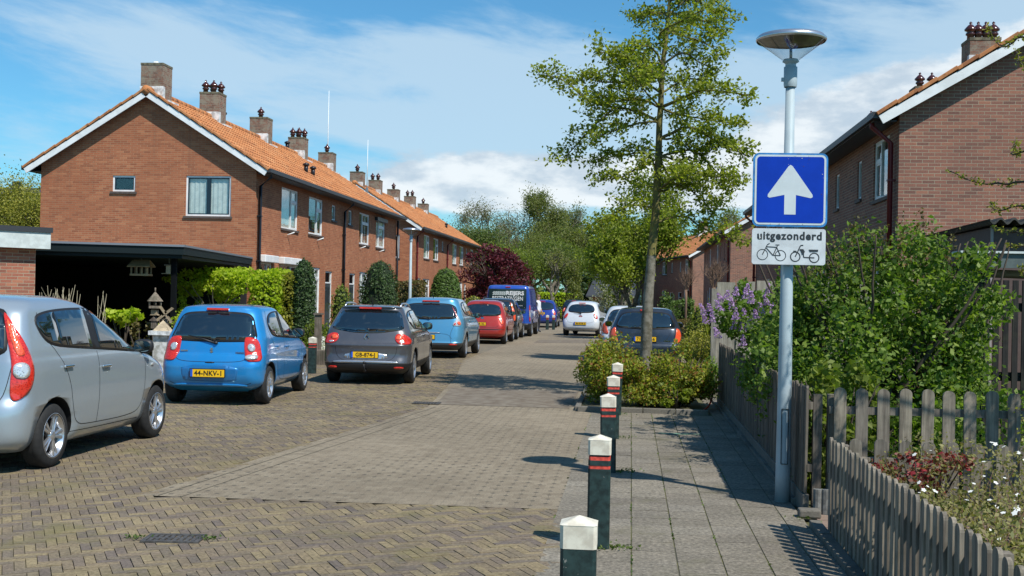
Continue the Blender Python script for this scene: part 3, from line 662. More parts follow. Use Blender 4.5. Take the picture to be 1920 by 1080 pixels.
def lampmat(name,a,b,sc=60.,metal=0.):
    m=bpy.data.materials.new(name); m.use_nodes=True; t=NT(m.node_tree); p=t.n['Principled BSDF']; p.inputs['Roughness'].default_value=.15; p.inputs['Coat Weight'].default_value=.9; p.inputs['Metallic'].default_value=metal
    tcn=t.new('ShaderNodeTexCoord'); v=t.new('ShaderNodeTexVoronoi'); v.inputs['Scale'].default_value=sc; t.l.new(tcn.outputs['Object'],v.inputs['Vector']); n=t.noise(tcn.outputs['Object'],9,3,.6)
    q=t.math('ADD',t.math('MULTIPLY',v.outputs['Distance'],.9),t.math('MULTIPLY',n,.8)); t.l.new(t.mix(t.smooth(q,.3,.95),a,b),p.inputs['Base Color']); bp_=t.new('ShaderNodeBump'); bp_.inputs['Strength'].default_value=.4; bp_.inputs['Distance'].default_value=.004; t.l.new(v.outputs['Distance'],bp_.inputs['Height']); t.l.new(bp_.outputs[0],p.inputs['Normal']); return m
M['lred']=lampmat('red_lamp_glass',(.22,.004,.004),(.62,.03,.015))
M['lbright']=lampmat('bright_red_lamp',(.45,.015,.01),(.85,.12,.04))
M['lamber']=pmat('orange_lamp_glass',(.85,.25,.02),.12,coat=.8)
M['lclear']=lampmat('clear_lamp_glass',(.20,.20,.21),(.75,.74,.72),70.,.5)
M['plate']=pmat('yellow_plate',(.85,.50,.012),.4)
M['plblue']=pmat('plate_blue',(.02,.10,.55),.4)
M['text']=pmat('black_lettering',(.012,.012,.012),.5)
M['chrome']=pmat('chrome',(.8,.8,.82),.12,metal=1.)
M['mirror']=pmat('mirror_glass',(.25,.3,.28),.03,metal=1.)
def interp(keys,n):
    """Catmull-Rom through the key rows (non-uniform in z kept monotone)"""
    K=np.array(keys,float); out=[]
    for i in range(len(K)-1):
        p0=K[max(i-1,0)];p1=K[i];p2=K[i+1];p3=K[min(i+2,len(K)-1)]
        d=p2-p1; m1=np.where((p1-p0)*(d)>0,(p2-p0)/2,0); m2=np.where(d*(p3-p2)>0,(p3-p1)/2,0)
        lim=3*np.abs(d); m1=np.clip(m1,-lim,lim); m2=np.clip(m2,-lim,lim)
        for k in range(n):
            t=k/n; out.append((2*t**3-3*t*t+1)*p1+(t**3-2*t*t+t)*m1+(-2*t**3+3*t*t)*p2+(t**3-t*t)*m2)
    out.append(K[-1]); return out
def body_mesh(keys,bands,mats,nr=96,sub=4):
    """horizontal slices: rows z,yrear,yfront,halfwidth,exp_rear,exp_front"""
    rows=interp(keys,sub); V=[];F=[];MI=[]
    for (z,yr,yf,hw,er,ef) in rows:
        L=yf-yr; ym=yr+L*.5
        rx=min(hw*1.75/er,hw*.97); ry_=min(rx*1.0,L*.48); fx=min(hw*2.3/ef,hw*.97); fy=min(fx*1.35,L*.48)
        br_,bf_=min(.055,L*.1)*min(1,hw/.6),min(.16,L*.1)*min(1,hw/.6)
        H_=[]
        for k in range(9): t=k/8; xx=(hw-rx)*t; H_.append((xx,yr+br_*(xx/hw)**2))
        for k in range(1,13): t=math.pi/2*k/12; e=2.35; xx=hw-rx+rx*math.sin(t)**(2/e); H_.append((xx,yr+br_*(xx/hw)**2*(1-k/12)+ry_*(1-math.cos(t)**(2/e))))
        for k in range(1,13): t=k/12; H_.append((hw,yr+ry_+(L-ry_-fy)*t))
        for k in range(1,13): t=math.pi/2*k/12; e=2.2; xx=hw-fx+fx*math.cos(t)**(2/e); H_.append((xx,yf-bf_*(xx/hw)**2*(k/12)-fy*(1-math.sin(t)**(2/e))))
        for k in range(1,5): xx=(hw-fx)*(1-k/4); H_.append((xx,yf-bf_*(xx/hw)**2))
        hl=max(L/2,.01); H_=[(x*(1-.035*((y-ym)/hl)**4),y) for x,y in H_]
        ring=H_+[(-x,y) for x,y in H_[-2:0:-1]]; nr=len(ring); V+=[(x,y,z) for x,y in ring]
    n=len(rows)
    for i in range(n-1):
        zm=(rows[i][0]+rows[i+1][0])/2; mi=0
        for (a,b,m) in bands:
            if a<=zm<b: mi=m
        for k in range(nr): F.append((i*nr+k,i*nr+(k+1)%nr,(i+1)*nr+(k+1)%nr,(i+1)*nr+k)); MI.append(mi)
    F.append(tuple(range(nr-1,-1,-1))); MI.append(len(mats)-1)
    F.append(tuple((n-1)*nr+k for k in range(nr))); MI.append(0)
    me=bpy.data.meshes.new('body'); me.from_pydata(V,[],F)
    for m in mats: me.materials.append(m)
    me.polygons.foreach_set('material_index',MI); me.polygons.foreach_set('use_smooth',[True]*len(F)); me.update(); return me
def chaikin(P,n=2,closed=True,w=.25):
    for _ in range(n):
        Q=[]; m=len(P)
        for i in range(m if closed else m-1):
            a,b=P[i],P[(i+1)%m]; Q.append((a[0]*(1-w)+b[0]*w,a[1]*(1-w)+b[1]*w)); Q.append((a[0]*w+b[0]*(1-w),a[1]*w+b[1]*(1-w)))
        P=Q if closed else [P[0]]+Q+[P[-1]]
    return P
def clipx(P,x,keep_gt):
    Q=[]; ins=lambda p:(p[0]>=x) if keep_gt else (p[0]<=x)
    for i in range(len(P)):
        a,b=P[i],P[(i+1)%len(P)]
        if ins(a): Q.append(a)
        if ins(a)!=ins(b): t=(x-a[0])/(b[0]-a[0]); Q.append((x,a[1]+t*(b[1]-a[1])))
    return Q
def shrink(P,d):
    n=len(P); A=sum(P[i][0]*P[(i+1)%n][1]-P[(i+1)%n][0]*P[i][1] for i in range(n)); sg=1 if A>0 else -1; Q=[]
    for i in range(n):
        a=Vector(P[i-1]);b=Vector(P[i]);c=Vector(P[(i+1)%n]); e1=(b-a);e2=(c-b)
        if e1.length<1e-6 or e2.length<1e-6: Q.append(P[i]); continue
        e1.normalize();e2.normalize(); nrm=Vector((-e1.y-e2.y,e1.x+e2.x))*sg
        if nrm.length<1e-6: nrm=Vector((-e1.y,e1.x))*sg
        nrm.normalize(); k=d/max(.5,nrm.dot(Vector((-e1.y,e1.x))*sg)); Q.append((b.x+nrm.x*k,b.y+nrm.y*k))
    return Q
class Skin:
    def __init__(s,me): 
        s.b=BVHTree.FromPolygons([v.co[:] for v in me.vertices],[p.vertices[:] for p in me.polygons if len(p.vertices)<5])
    def hit(s,a,z,proj,off):
        if proj=='rear': o=Vector((a,-3,z)); d=Vector((0,1,0))
        elif proj=='front': o=Vector((a,9,z)); d=Vector((0,-1,0))
        elif proj in(1,-1): o=Vector((3*proj,a,z)); d=Vector((-proj,0,0))
        elif proj=='top': o=Vector((a,z,4)); d=Vector((0,0,-1))
        else:
            sg,cx,cy=proj; th=math.radians(a); o=Vector((sg*cx,cy,z)); d=Vector((sg*math.sin(th),-math.cos(th),0))
        h=s.b.ray_cast(o,d)
        if h[0] is None:
            h=s.b.find_nearest(o+d*(3 if not isinstance(proj,tuple) else .4)); 
        n=h[1]
        if not isinstance(proj,tuple):
            if n.dot(d)>0: n=-n
        elif n.dot(d)<0: n=-n
        return h[0]+n*off, n
    def decal(s,name,P,proj,mat,off=.004,parent=None,step=.05,smooth=0,rim=True):
        if smooth: P=chaikin(P,smooth)
        k=57. if isinstance(proj,tuple) else 1.   # degrees vs metres
        P2=[];n=len(P); sc=(1/k*.45) if k>1 else 1.
        for i in range(n):
            a,b=P[i],P[(i+1)%n]; L=math.hypot((b[0]-a[0])*sc,b[1]-a[1]); m=max(1,int(L/step))
            for j in range(m): P2.append((a[0]+(b[0]-a[0])*j/m,a[1]+(b[1]-a[1])*j/m))
        U=[Vector((p[0]*sc,p[1])) for p in P2]; nb=len(U); E_=[(i,(i+1)%nb) for i in range(nb)]
        x0=min(u.x for u in U);x1=max(u.x for u in U);y0=min(u.y for u in U);y1=max(u.y for u in U)
        def inside(x,y):
            c=False;j=nb-1
            for i in range(nb):
                if (U[i].y>y)!=(U[j].y>y) and x<(U[j].x-U[i].x)*(y-U[i].y)/(U[j].y-U[i].y)+U[i].x: c=not c
                j=i
            return c
        pts=list(U); x=x0+step/2
        while x<x1:
            y=y0+step/2
            while y<y1:
                if inside(x,y) and min((u.x-x)**2+(u.y-y)**2 for u in U)>(step*.3)**2: pts.append(Vector((x,y)))
                y+=step
            x+=step
        r=geometry.delaunay_2d_cdt(pts,E_,[list(range(nb))],1,1e-6)
        V=[];
        for v in r[0]: V.append(s.hit(v.x/sc,v.y,proj,off)[0])
        F=[tuple(q) for q in r[2]]
        # orient outward
        if F:
            a,b,c=[V[i] for i in F[0][:3]]; nn=(b-a).cross(c-a); h=s.hit(r[0][F[0][0]].x/sc,r[0][F[0][0]].y,proj,0)[1]
            if nn.dot(h)<0: F=[t[::-1] for t in F]
        if rim:   # thin edge back to the body so it reads as a solid piece
            cnt={}
            for t in F:
                for i in range(len(t)): cnt[(t[i],t[(i+1)%len(t)])]=1
            bd=[e for e in cnt if (e[1],e[0]) not in cnt]; mp={}
            for e in bd:
                for i in e:
                    if i not in mp: mp[i]=len(V); V.append(s.hit(r[0][i].x/sc,r[0][i].y,proj,-.004)[0])
            nf=len(F); F+=[(a,mp[a],mp[b],b) for (a,b) in bd]
        o=mesh(name,V,F,mat,parent); o.data.polygons.foreach_set('use_smooth',[len(f_)==3 for f_ in F]); return o
    def line(s,mb,P,proj,wd=.007,off=.0015,smooth=2,m=0):
        if smooth: P=chaikin(P,smooth,False)
        Q=[]
        for i in range(len(P)-1):
            a,b=P[i],P[i+1]; L=math.hypot(b[0]-a[0],b[1]-a[1]); n=max(1,int(L/.05))
            for j in range(n): Q.append((a[0]+(b[0]-a[0])*j/n,a[1]+(b[1]-a[1])*j/n))
        Q.append(P[-1]); V=[];F=[]
        for i,p in enumerate(Q):
            a=Q[max(i-1,0)];b=Q[min(i+1,len(Q)-1)]; t=Vector((b[0]-a[0],b[1]-a[1])).normalized(); nx,ny=-t.y*wd/2,t.x*wd/2
            for sg in(1,-1): V.append(s.hit(p[0]+sg*nx,p[1]+sg*ny,proj,off)[0])
        for i in range(len(Q)-1): F.append((2*i,2*i+2,2*i+3,2*i+1))
        mb.add(V,F,m)
_wheels={}
def wheel(par,x,y,r,sg,spokes=10,steer=0.,rimmat=None):
    key=(round(r,3),spokes)
    if key not in _wheels:
        mb=MB(); w_=.1; rr_=r*.66
        mb.lathe([(rr_,-w_),(rr_+.02,-w_),(r-.03,-w_+.005),(r-.005,-w_+.03),(r,-w_*.5),(r,w_*.5),(r-.005,w_-.03),(r-.03,w_-.005),(rr_+.02,w_),(rr_,w_),(rr_,-w_)],48,axis='X')
        for q in (-.04,0,.04): mb.lathe([(r+.0006,q-.004),(r+.0008,q+.004)],48,axis='X',m=0)
        m1=mb; mb=MB()
        mb.lathe([(rr_-.005,w_-.09),(rr_-.005,w_-.004),(rr_+.012,w_+.002),(rr_+.012,w_-.006),(rr_-.02,w_-.02),(rr_-.03,w_-.09)],40,axis='X')
        n=spokes//2 if spokes%2==0 else spokes
        for k in range(n):
            g=2*math.pi*k/n
            for dg in ((-.17,.17) if spokes%2==0 else (0,)):
                a=g+dg; d=Vector((0,math.cos(a),math.sin(a))); t=Vector((0,-math.sin(a),math.cos(a)))
                p0=Vector((w_-.022,0,0))+d*.04; p1=Vector((w_-.016,0,0))+d*(rr_-.01); wv=(.016 if spokes%2==0 else .03)
                V=[p0-t*wv*.8,p0+t*wv*.8,p1+t*wv*1.15,p1-t*wv*1.15]; V2=[v+Vector((-.02,0,0)) for v in V]; mid0=p0+Vector((.012,0,0)); mid1=p1+Vector((.006,0,0))
                mb.add(V+V2+[mid0,mid1],[(0,8,9,3),(8,1,2,9),(1,5,6,2),(0,3,7,4),(0,4,5,1)])
        mb.lathe([(0,w_-.004),(.035,w_-.006),(.05,w_-.016),(.055,w_-.04)],20,axis='X')
        mb.lathe([(0,w_-.085),(rr_-.01,w_-.085)],32,axis='X',m=1)
        _wheels[key]=(m1,mb)
    a,b=_wheels[key]
    if not isinstance(a,bpy.types.Mesh):
        o1=a.build('wheel',M['rubber']); o2=b.build('rim',[M['alloy'],M['under']]); _wheels[key]=(o1.data,o2.data)
        for o in (o1,o2): bpy.data.objects.remove(o)
        a,b=_wheels[key]
    w_=link('wheel',a,par,(x,y,r)); w_.rotation_euler=(random.random()*6,0,0) if sg>0 else (random.random()*6,0,math.pi); link('rim',b,w_)
def text_mesh(txt,size,bold=0.,ext=.001,spacing=1.):
    c=bpy.data.curves.new('t','FONT'); c.body=txt; c.size=size; c.align_x='CENTER'; c.align_y='CENTER'; c.offset=bold; c.extrude=ext; c.space_character=spacing; c.resolution_u=3
    o=bpy.data.objects.new('t',c); col.objects.link(o); dg=bpy.context.evaluated_depsgraph_get(); me=bpy.data.meshes.new_from_object(o.evaluated_get(dg)); bpy.data.objects.remove(o); return me
def plate(par,x,y,z,txt,tilt=0.):
    mb=MB(); mb.box(-.27,.27,-.012,.0,-.065,.065); mb.box(-.258,.258,-.0145,-.0121,-.053,.053,1); mb.box(-.258,-.222,-.016,-.0146,-.053,.053,2)
    p=mb.build('number_plate',[M['plast'],M['plate'],M['plblue']],par,(x,y,z)); p.rotation_euler=(tilt,0,0)
    if txt:
        me=text_mesh(txt,.098,.0022,.0008,1.06); me.materials.clear(); me.materials.append(M['text']); t=link('lettering',me,p,(.018,-.0165,-.002)); t.rotation_euler=(R(90),0,0)
    return p
def car(label,cat_loc,heading,spec,group='cars parked along the street'):
    """spec: dictionary; y=0 is the rearmost point, +y the nose"""
    e=empty('parked_'+spec.get('kind','car'),(cat_loc[0],cat_loc[1],0),label,spec.get('kind','car'),group,heading)
    P=spec['paint']; mats=[P,M['plast'],spec.get('band2',M['plast']),M['under']]
    me=body_mesh(spec['keys'],spec.get('bands',[]),mats,sub=spec.get('sub',4)); sk=Skin(me)
    body=link('body',me,e)
    ry,fy=spec['axles']; wr=spec['wr']; hw=max(k[3] for k in spec['keys'])
    # wheel arches cut with a boolean
    mb=MB()
    for y in (ry,fy):
        for sg in(1,-1):
            c0=sg*(hw-.27); c1=sg*(hw+.2); lo,hi=min(c0,c1),max(c0,c1); n=28; V=[];F=[]
            for xx in (lo,hi):
                for k in range(n): g=2*math.pi*k/n; V.append((xx,y+(wr+.045)*math.cos(g),wr+.01+(wr+.05)*math.sin(g)))
            F=[tuple(range(n-1,-1,-1)),tuple(range(n,2*n))]+[(k,(k+1)%n,n+(k+1)%n,n+k) for k in range(n)]; mb.add(V,F)
    cut=mb.build('cut',M['under'],e); 
    md=body.modifiers.new('b','BOOLEAN'); md.object=cut; md.operation='DIFFERENCE'; md.solver='EXACT'; md.material_mode='TRANSFER'
    dg=bpy.context.evaluated_depsgraph_get(); nm=bpy.data.meshes.new_from_object(body.evaluated_get(dg)); body.modifiers.clear(); body.data=nm; bpy.data.objects.remove(cut)
    for y in (ry,fy):
        for sg in (1,-1): wheel(e,sg*(hw-.115),y,wr,sg,spec.get('spokes',10))
    # side glass
    so_=spec['side']; detail=spec.get('detail',True)
    for sg in (1,-1):
        if so_:
            sk.decal('window_surround',so_,sg,spec.get('trim',M['plast']),.003,e,.07,2)
            for (a,b) in spec['panes']:
                q=shrink(chaikin(so_,2),.022); q=clipx(q,a,True); q=clipx(q,b,False)
                if len(q)>2: sk.decal('side_window',q,sg,M['cglass'],.0065,e,.08,0)
        mb=MB()
        for L_ in spec.get('seams',[]): sk.line(mb,L_,sg)
        if mb.V: mb.build('door_seams',M['seam'],e)
        for (y,z) in spec.get('handles',[]):
            p,n=sk.hit(y,z,sg,.018); mb=MB(); mb.obox(p,(0,.085,0),(n*.012)[:],(0,0,.012)); mb.build('door_handle',P if not spec.get('chromeh') else M['chrome'],e,bevel=.008)
        # mirrors
        my,mz=spec['mirror']; p,n=sk.hit(my,mz,sg,.0); mb=MB()
        c=p+Vector((sg*.13,-.03,.03)); V=[];F=[]; nn=16
        for i in range(9):
            ph=math.pi*i/8; 
            for k in range(nn):
                g=2*math.pi*k/nn; yy=-math.cos(ph); rr2=math.sin(ph)**.5
                V.append(c+Vector((.11*rr2*math.copysign(abs(math.cos(g))**.7,math.cos(g)),.07*yy if yy>0 else .045*yy,.078*rr2*math.copysign(abs(math.sin(g))**.7,math.sin(g)))))
        for i in range(8):
            for k in range(nn): F.append((i*nn+k,i*nn+(k+1)%nn,(i+1)*nn+(k+1)%nn,(i+1)*nn+k))
        mb.add(V,F,0,True); mb.tube([p-n*.02,c+Vector((-sg*.05,0,-.03))],[.03,.03],8,1)
        w_=mb.build('wing_mirror',[spec.get('mircol',M['plast']),M['plast']],e)
        mb=MB(); V=[c+Vector((.09*math.copysign(abs(math.cos(g))**.7,math.cos(g)),-.048,.06*math.copysign(abs(math.sin(g))**.7,math.sin(g)))) for g in [2*math.pi*k/16 for k in range(16)]]; mb.poly(V,(0,.004,0)); mb.build('mirror_glass',M['mirror'],w_)
    # rear glass and details
    if spec.get('rear'):
        rg=spec['rear']; full=rg+[(-x,z) for x,z in reversed(rg)]
        sk.decal('window_surround',full,'rear',M['plast'] if not spec.get('rglass') else spec['rglass'],.003,e,.08,2)
        sk.decal('rear_window',shrink(chaikin(full,2),.03),'rear',M['cglass'],.006,e,.08,0)
    # windscreen (seen only from the side or over the roof)
    if spec.get('screen'):
        rg=spec['screen']; full=rg+[(-x,z) for x,z in reversed(rg)]; sk.decal('windscreen',full,'front',M['cglass'],.004,e,.1,1)
    for sg in (1,-1):
        for L_ in spec.get('lights',[]):
            nm_,poly_,mt=L_[:3]; off=L_[3] if len(L_)>3 else .010
            sk.decal(nm_,poly_,(sg,hw-.38,.38),mt,off,e,.04,2)
    mb=MB()
    for L_ in spec.get('rseams',[]):
        sk.line(mb,L_,'rear'); sk.line(mb,[(-x,z) for x,z in L_],'rear')
    if mb.V: mb.build('tailgate_seam',M['seam'],e)
    for (nm_,poly_,mt,off) in spec.get('rdecals',[]):
        sk.decal(nm_,poly_,'rear',mt,off,e,.05,1)
    if 'plate' in spec:
        x,z,txt=spec['plate']; p,n=sk.hit(x,z,'rear',.012); p2,_=sk.hit(x,z+.05,'rear',0); p3,_=sk.hit(x,z-.05,'rear',0)
        plate(e,x,min(p.y,p2.y,p3.y)-.003,z,txt)
    if 'wiper' in spec:
        a,b=spec['wiper']; pa,_=sk.hit(a[0],a[1],'rear',.02); pb,_=sk.hit(b[0],b[1],'rear',.03); mb=MB(); mb.tube([pa,(pa+pb)/2+Vector((0,-.012,.01)),pb],[.018,.010,.006],6); mb.lathe([(0,.03),(.03,.02),(.03,0)],12,(pa.x,pa.y-.0,pa.z)); mb.build('wiper',M['plast'],e)
    if 'brake' in spec:
        z,wd=spec['brake']; p,_=sk.hit(0,z,'rear',.01); mb=MB(); mb.box(-wd,wd,p.y-.03,p.y+.05,z-.018,z+.018); mb.build('brake_light',M['lred'],e,bevel=.006)
    if 'antenna' in spec:
        p,_=sk.hit(0,spec['antenna'],'top',0); mb=MB(); mb.tube([p-Vector((0,0,.01)),p+Vector((0,-.05,.06)),p+Vector((0,-.16,.15))],[.012,.008,.003],6); mb.build('antenna',M['plast'],e)
    if spec.get('rails'):
        ya,yb,xx=spec['rails']
        for sg in (1,-1):
            pts=[]
            for i in range(9):
                y=ya+(yb-ya)*i/8; p,_=sk.hit(sg*xx,y,'top',0); pts.append(p+Vector((0,0,.0 if i in(0,8) else .055)))
            mb=MB(); mb.tube(pts,.017,8); mb.build('roof_rail',M['gutter'] if spec.get('darkrail') else M['alloy'],e)
    if spec.get('tow'):
        p,_=sk.hit(0,.36,'rear',0); mb=MB(); mb.tube([(0,.3,.28),(0,p.y-.03,.26),(0,p.y-.10,.30),(0,p.y-.11,.40)],[.025,.022,.018,.016],8); mb.lathe([(0,-.026),(.02,-.018),(.026,0),(.02,.018),(0,.026)],12,(0,p.y-.11,.42)); mb.build('tow_hook',M['plast'],e)
    if spec.get('extra'): spec['extra'](e,sk)
    return e
def logo(sk,e,kind,x,z,s):
    p,_=sk.hit(x,z,'rear',.008); mb=MB()
    if kind=='diamond':
        for a,b in (((0,1),(.62,0)),((.62,0),(0,-1)),((0,-1),(-.62,0)),((-.62,0),(0,1))): 
            A=Vector((a[0]*s,0,a[1]*s))+p;B=Vector((b[0]*s,0,b[1]*s))+p; mb.tube([A,B],s*.17,4,sm=False)
    elif kind=='s':
        for pts in ([(.5,.5),(0,.95),(-.6,.4),(.25,-.1)],[(-.5,-.5),(0,-.95),(.6,-.4),(-.25,.1)]):
            mb.poly([Vector((a*s,0,b*s))+p for a,b in pts],(0,-.006,0))
    elif kind=='oval':
        mb.poly([Vector((math.cos(g)*s*1.6,0,math.sin(g)*s))+p for g in [2*math.pi*k/20 for k in range(20)]],(0,-.006,0))
    elif kind=='script':
        w_=s*5
        for i in range(7): mb.box(p.x-w_/2+i*w_/7,p.x-w_/2+(i+.7)*w_/7,p.y-.004,p.y,p.z-s*.5,p.z+s*.5)
    elif kind=='lion':
        mb.poly([Vector((a*s,0,b*s))+p for a,b in [(-.3,-1),(0,-.6),(.3,-1),(.4,-.2),(.8,.1),(.3,.3),(.4,.9),(-.1,1),(-.5,.4),(-.2,0)]],(0,-.006,0))
    mb.build('badge',M['chrome'],e)
def kf(H,rows): return [tuple(r_) for r_ in rows]
# --- silver minivan-like hatch (nearest)
silver=paint('silver_metallic_paint',(.42,.49,.54),.55,.34)
agila=dict(paint=silver,wr=.30,axles=(.70,3.06),spokes=10,chromeh=True,
 keys=[(.19,.16,3.58,.70,5,4),(.25,.05,3.68,.775,5,4),(.33,.015,3.72,.815,5.5,4),(.48,0,3.74,.835,5,4),(.60,.015,3.74,.842,5,4),(.70,.06,3.72,.842,5,4),(.82,.085,3.62,.838,6.5,4),(.92,.10,3.42,.832,6.5,3.6),(.99,.11,3.16,.82,6.5,3.4),(1.04,.125,2.98,.805,6.5,3.2),(1.12,.15,2.82,.785,6.5,3.2),(1.28,.21,2.5,.735,6.5,3.2),(1.42,.28,2.18,.69,6.5,3.2),(1.50,.34,1.98,.65,4.5,3.2),(1.55,.42,1.8,.58,4,3),(1.58,.58,1.62,.46,3.5,3),(1.595,.85,1.4,.25,3,3),(1.60,1.05,1.2,.05,2.5,2.5)],
 side=[(.50,1.40),(.56,1.22),(.70,1.13),(1.1,1.095),(1.8,1.05),(2.45,1.0),(2.98,.97),(2.78,1.12),(2.45,1.30),(2.15,1.42),(1.75,1.475),(1.2,1.48),(.72,1.455)],
 panes=[(.48,.88),(.90,1.50),(1.66,2.48),(2.53,3.0)],
 seams=[[(.60,1.44),(.52,1.28),(.78,1.08),(.98,.80),(1.03,.55),(1.13,.36),(1.45,.34),(2.4,.33),(2.62,.40),(2.70,.65),(2.70,.98)],[(1.58,1.05),(1.59,.7),(1.57,.34)],[(1.0,.30),(1.6,.285),(2.6,.28)]],
 handles=[(.93,.93),(1.72,.89)],mirror=(2.72,1.02),rear=[(.66,1.04),(.60,1.48),(.3,1.51),(0,1.515),(0,1.0),(.4,1.01)][:0] or [(0,1.50),(.42,1.49),(.56,1.45),(.62,1.20),(.64,1.06),(.3,1.03),(0,1.03)],
 screen=[(0,1.45),(.5,1.42),(.66,1.1),(.4,1.04),(0,1.03)],
 lights=[('tail_light',[(42,1.44),(56,1.43),(64,1.30),(74,1.14),(80,.98),(79,.86),(70,.74),(56,.67),(44,.66),(43,.80),(47,1.0),(44,1.2)],M['lred'],.012),('tail_light_lens',[(50,.995),(66,1.0),(71,.93),(66,.86),(51,.86),(47,.92)],M['lclear'],.022),('tail_light_stripe',[(48,1.39),(55,1.37),(64,1.16),(68,1.06),(55,1.05),(50,1.2)],M['lbright'],.016)],
 rseams=[[(.0,.60),(.58,.60),(.66,.72),(.70,1.0)]],plate=(0,.72,''),
 extra=lambda e,sk:[sk.decal('side_indicator',[(2.86,.83),(2.92,.83),(2.92,.86),(2.86,.86)],sg,M['lclear'],.01,e,.03,1) for sg in (1,-1)])
def paint_line(e,sk): pass
car('silver minivan style hatchback cut off by the left edge, nearest car',(-6.13,9.72),R(0),agila)
# --- bright blue small hatch
blue=paint('bright_blue_metallic_paint',(.015,.25,.60),.35,.3)
alto=dict(paint=blue,wr=.285,axles=(.56,2.92),spokes=10,mircol=M['plast'],
 keys=[(.20,.22,3.30,.66,5,4),(.27,.08,3.42,.74,5,4),(.34,.03,3.47,.785,5.5,4),(.45,.0,3.5,.795,5,4),(.56,.0,3.5,.80,5,4),(.66,.03,3.48,.80,5,4),(.74,.07,3.44,.80,5,4),(.76,.10,3.42,.798,5.5,4),(.86,.12,3.2,.79,5,3.6),(.93,.14,2.95,.78,5,3.4),(.99,.16,2.75,.765,5,3.2),(1.08,.21,2.6,.735,4.8,3.2),(1.2,.27,2.35,.695,4.8,3.2),(1.32,.34,2.1,.65,4.8,3.2),(1.395,.39,1.95,.61,4.5,3.2),(1.43,.42,1.8,.56,4,3),(1.455,.6,1.62,.44,3.5,3),(1.468,.85,1.4,.25,3,3),(1.472,1.05,1.2,.05,2.5,2.5)],
 side=[(.62,1.22),(.68,1.04),(.85,.99),(1.4,.96),(2.2,.92),(2.75,.90),(2.55,1.06),(2.2,1.24),(1.85,1.35),(1.3,1.38),(.85,1.34)],
 panes=[(.6,1.32),(1.42,2.3),(2.34,2.8)],
 seams=[[(.75,1.38),(.58,1.2),(.62,1.0),(.90,.7),(1.0,.36),(1.4,.30),(2.4,.30),(2.55,.5),(2.56,.9)],[(1.37,.96),(1.38,.6),(1.36,.3)],[(.9,.25),(2.6,.24)]],
 handles=[(.95,.84),(1.52,.82)],mirror=(2.55,.97),
 rear=[(0,1.37),(.40,1.36),(.55,1.32),(.62,1.12),(.67,.97),(.60,.935),(.3,.925),(0,.92)],
 screen=[(0,1.4),(.45,1.36),(.64,1.05),(.4,.99),(0,.98)],
 lights=[('tail_light',[(16,.985),(30,1.0),(46,.99),(60,.96),(62,.80),(58,.66),(40,.645),(20,.65),(17,.80)],M['lred'],.012),('tail_light_lens',[(28,.89),(37,.905),(46,.89),(48,.83),(42,.79),(33,.79),(27,.83)],M['lclear'],.02)],
 rseams=[[(0,.635),(.45,.64),(.56,.70),(.60,.93)],[(0,.285),(.5,.29),(.62,.34)]],
 rdecals=[('tail_light_reflector',[(.53,.735),(.69,.74),(.69,.675),(.52,.67)],M['lclear'],.03),('handle_trim',[(-.07,.64),(.07,.64),(.07,.62),(-.07,.62)],M['plast'],.005),
   ('plate_recess',[(-.44,.60),(.44,.60),(.42,.40),(.36,.355),(-.36,.355),(-.42,.40)],paint('blue_paint_recess_shade',(.010,.18,.47),.35,.35),.002),('bumper_crease',[(-.56,.315),(0,.325),(.56,.315),(.56,.27),(0,.285),(-.56,.27)],blue,.012)],  # plate recess: its shade is put into a darker copy of the body blue
 plate=(-.02,.475,'44-NKV-1'),wiper=((.06,.90),(-.38,1.0)),brake=(1.40,.17),
 extra=lambda e,sk:(logo(sk,e,'s',0.0,.80,.045),logo(sk,e,'script',-.42,.79,.022),logo(sk,e,'script',.43,.77,.026)))
a1=car('bright blue small hatchback with plate 44-NKV-1, behind the silver car',(-6.07,16.5),R(3.2),alto); a1.scale=(.965,1,1)
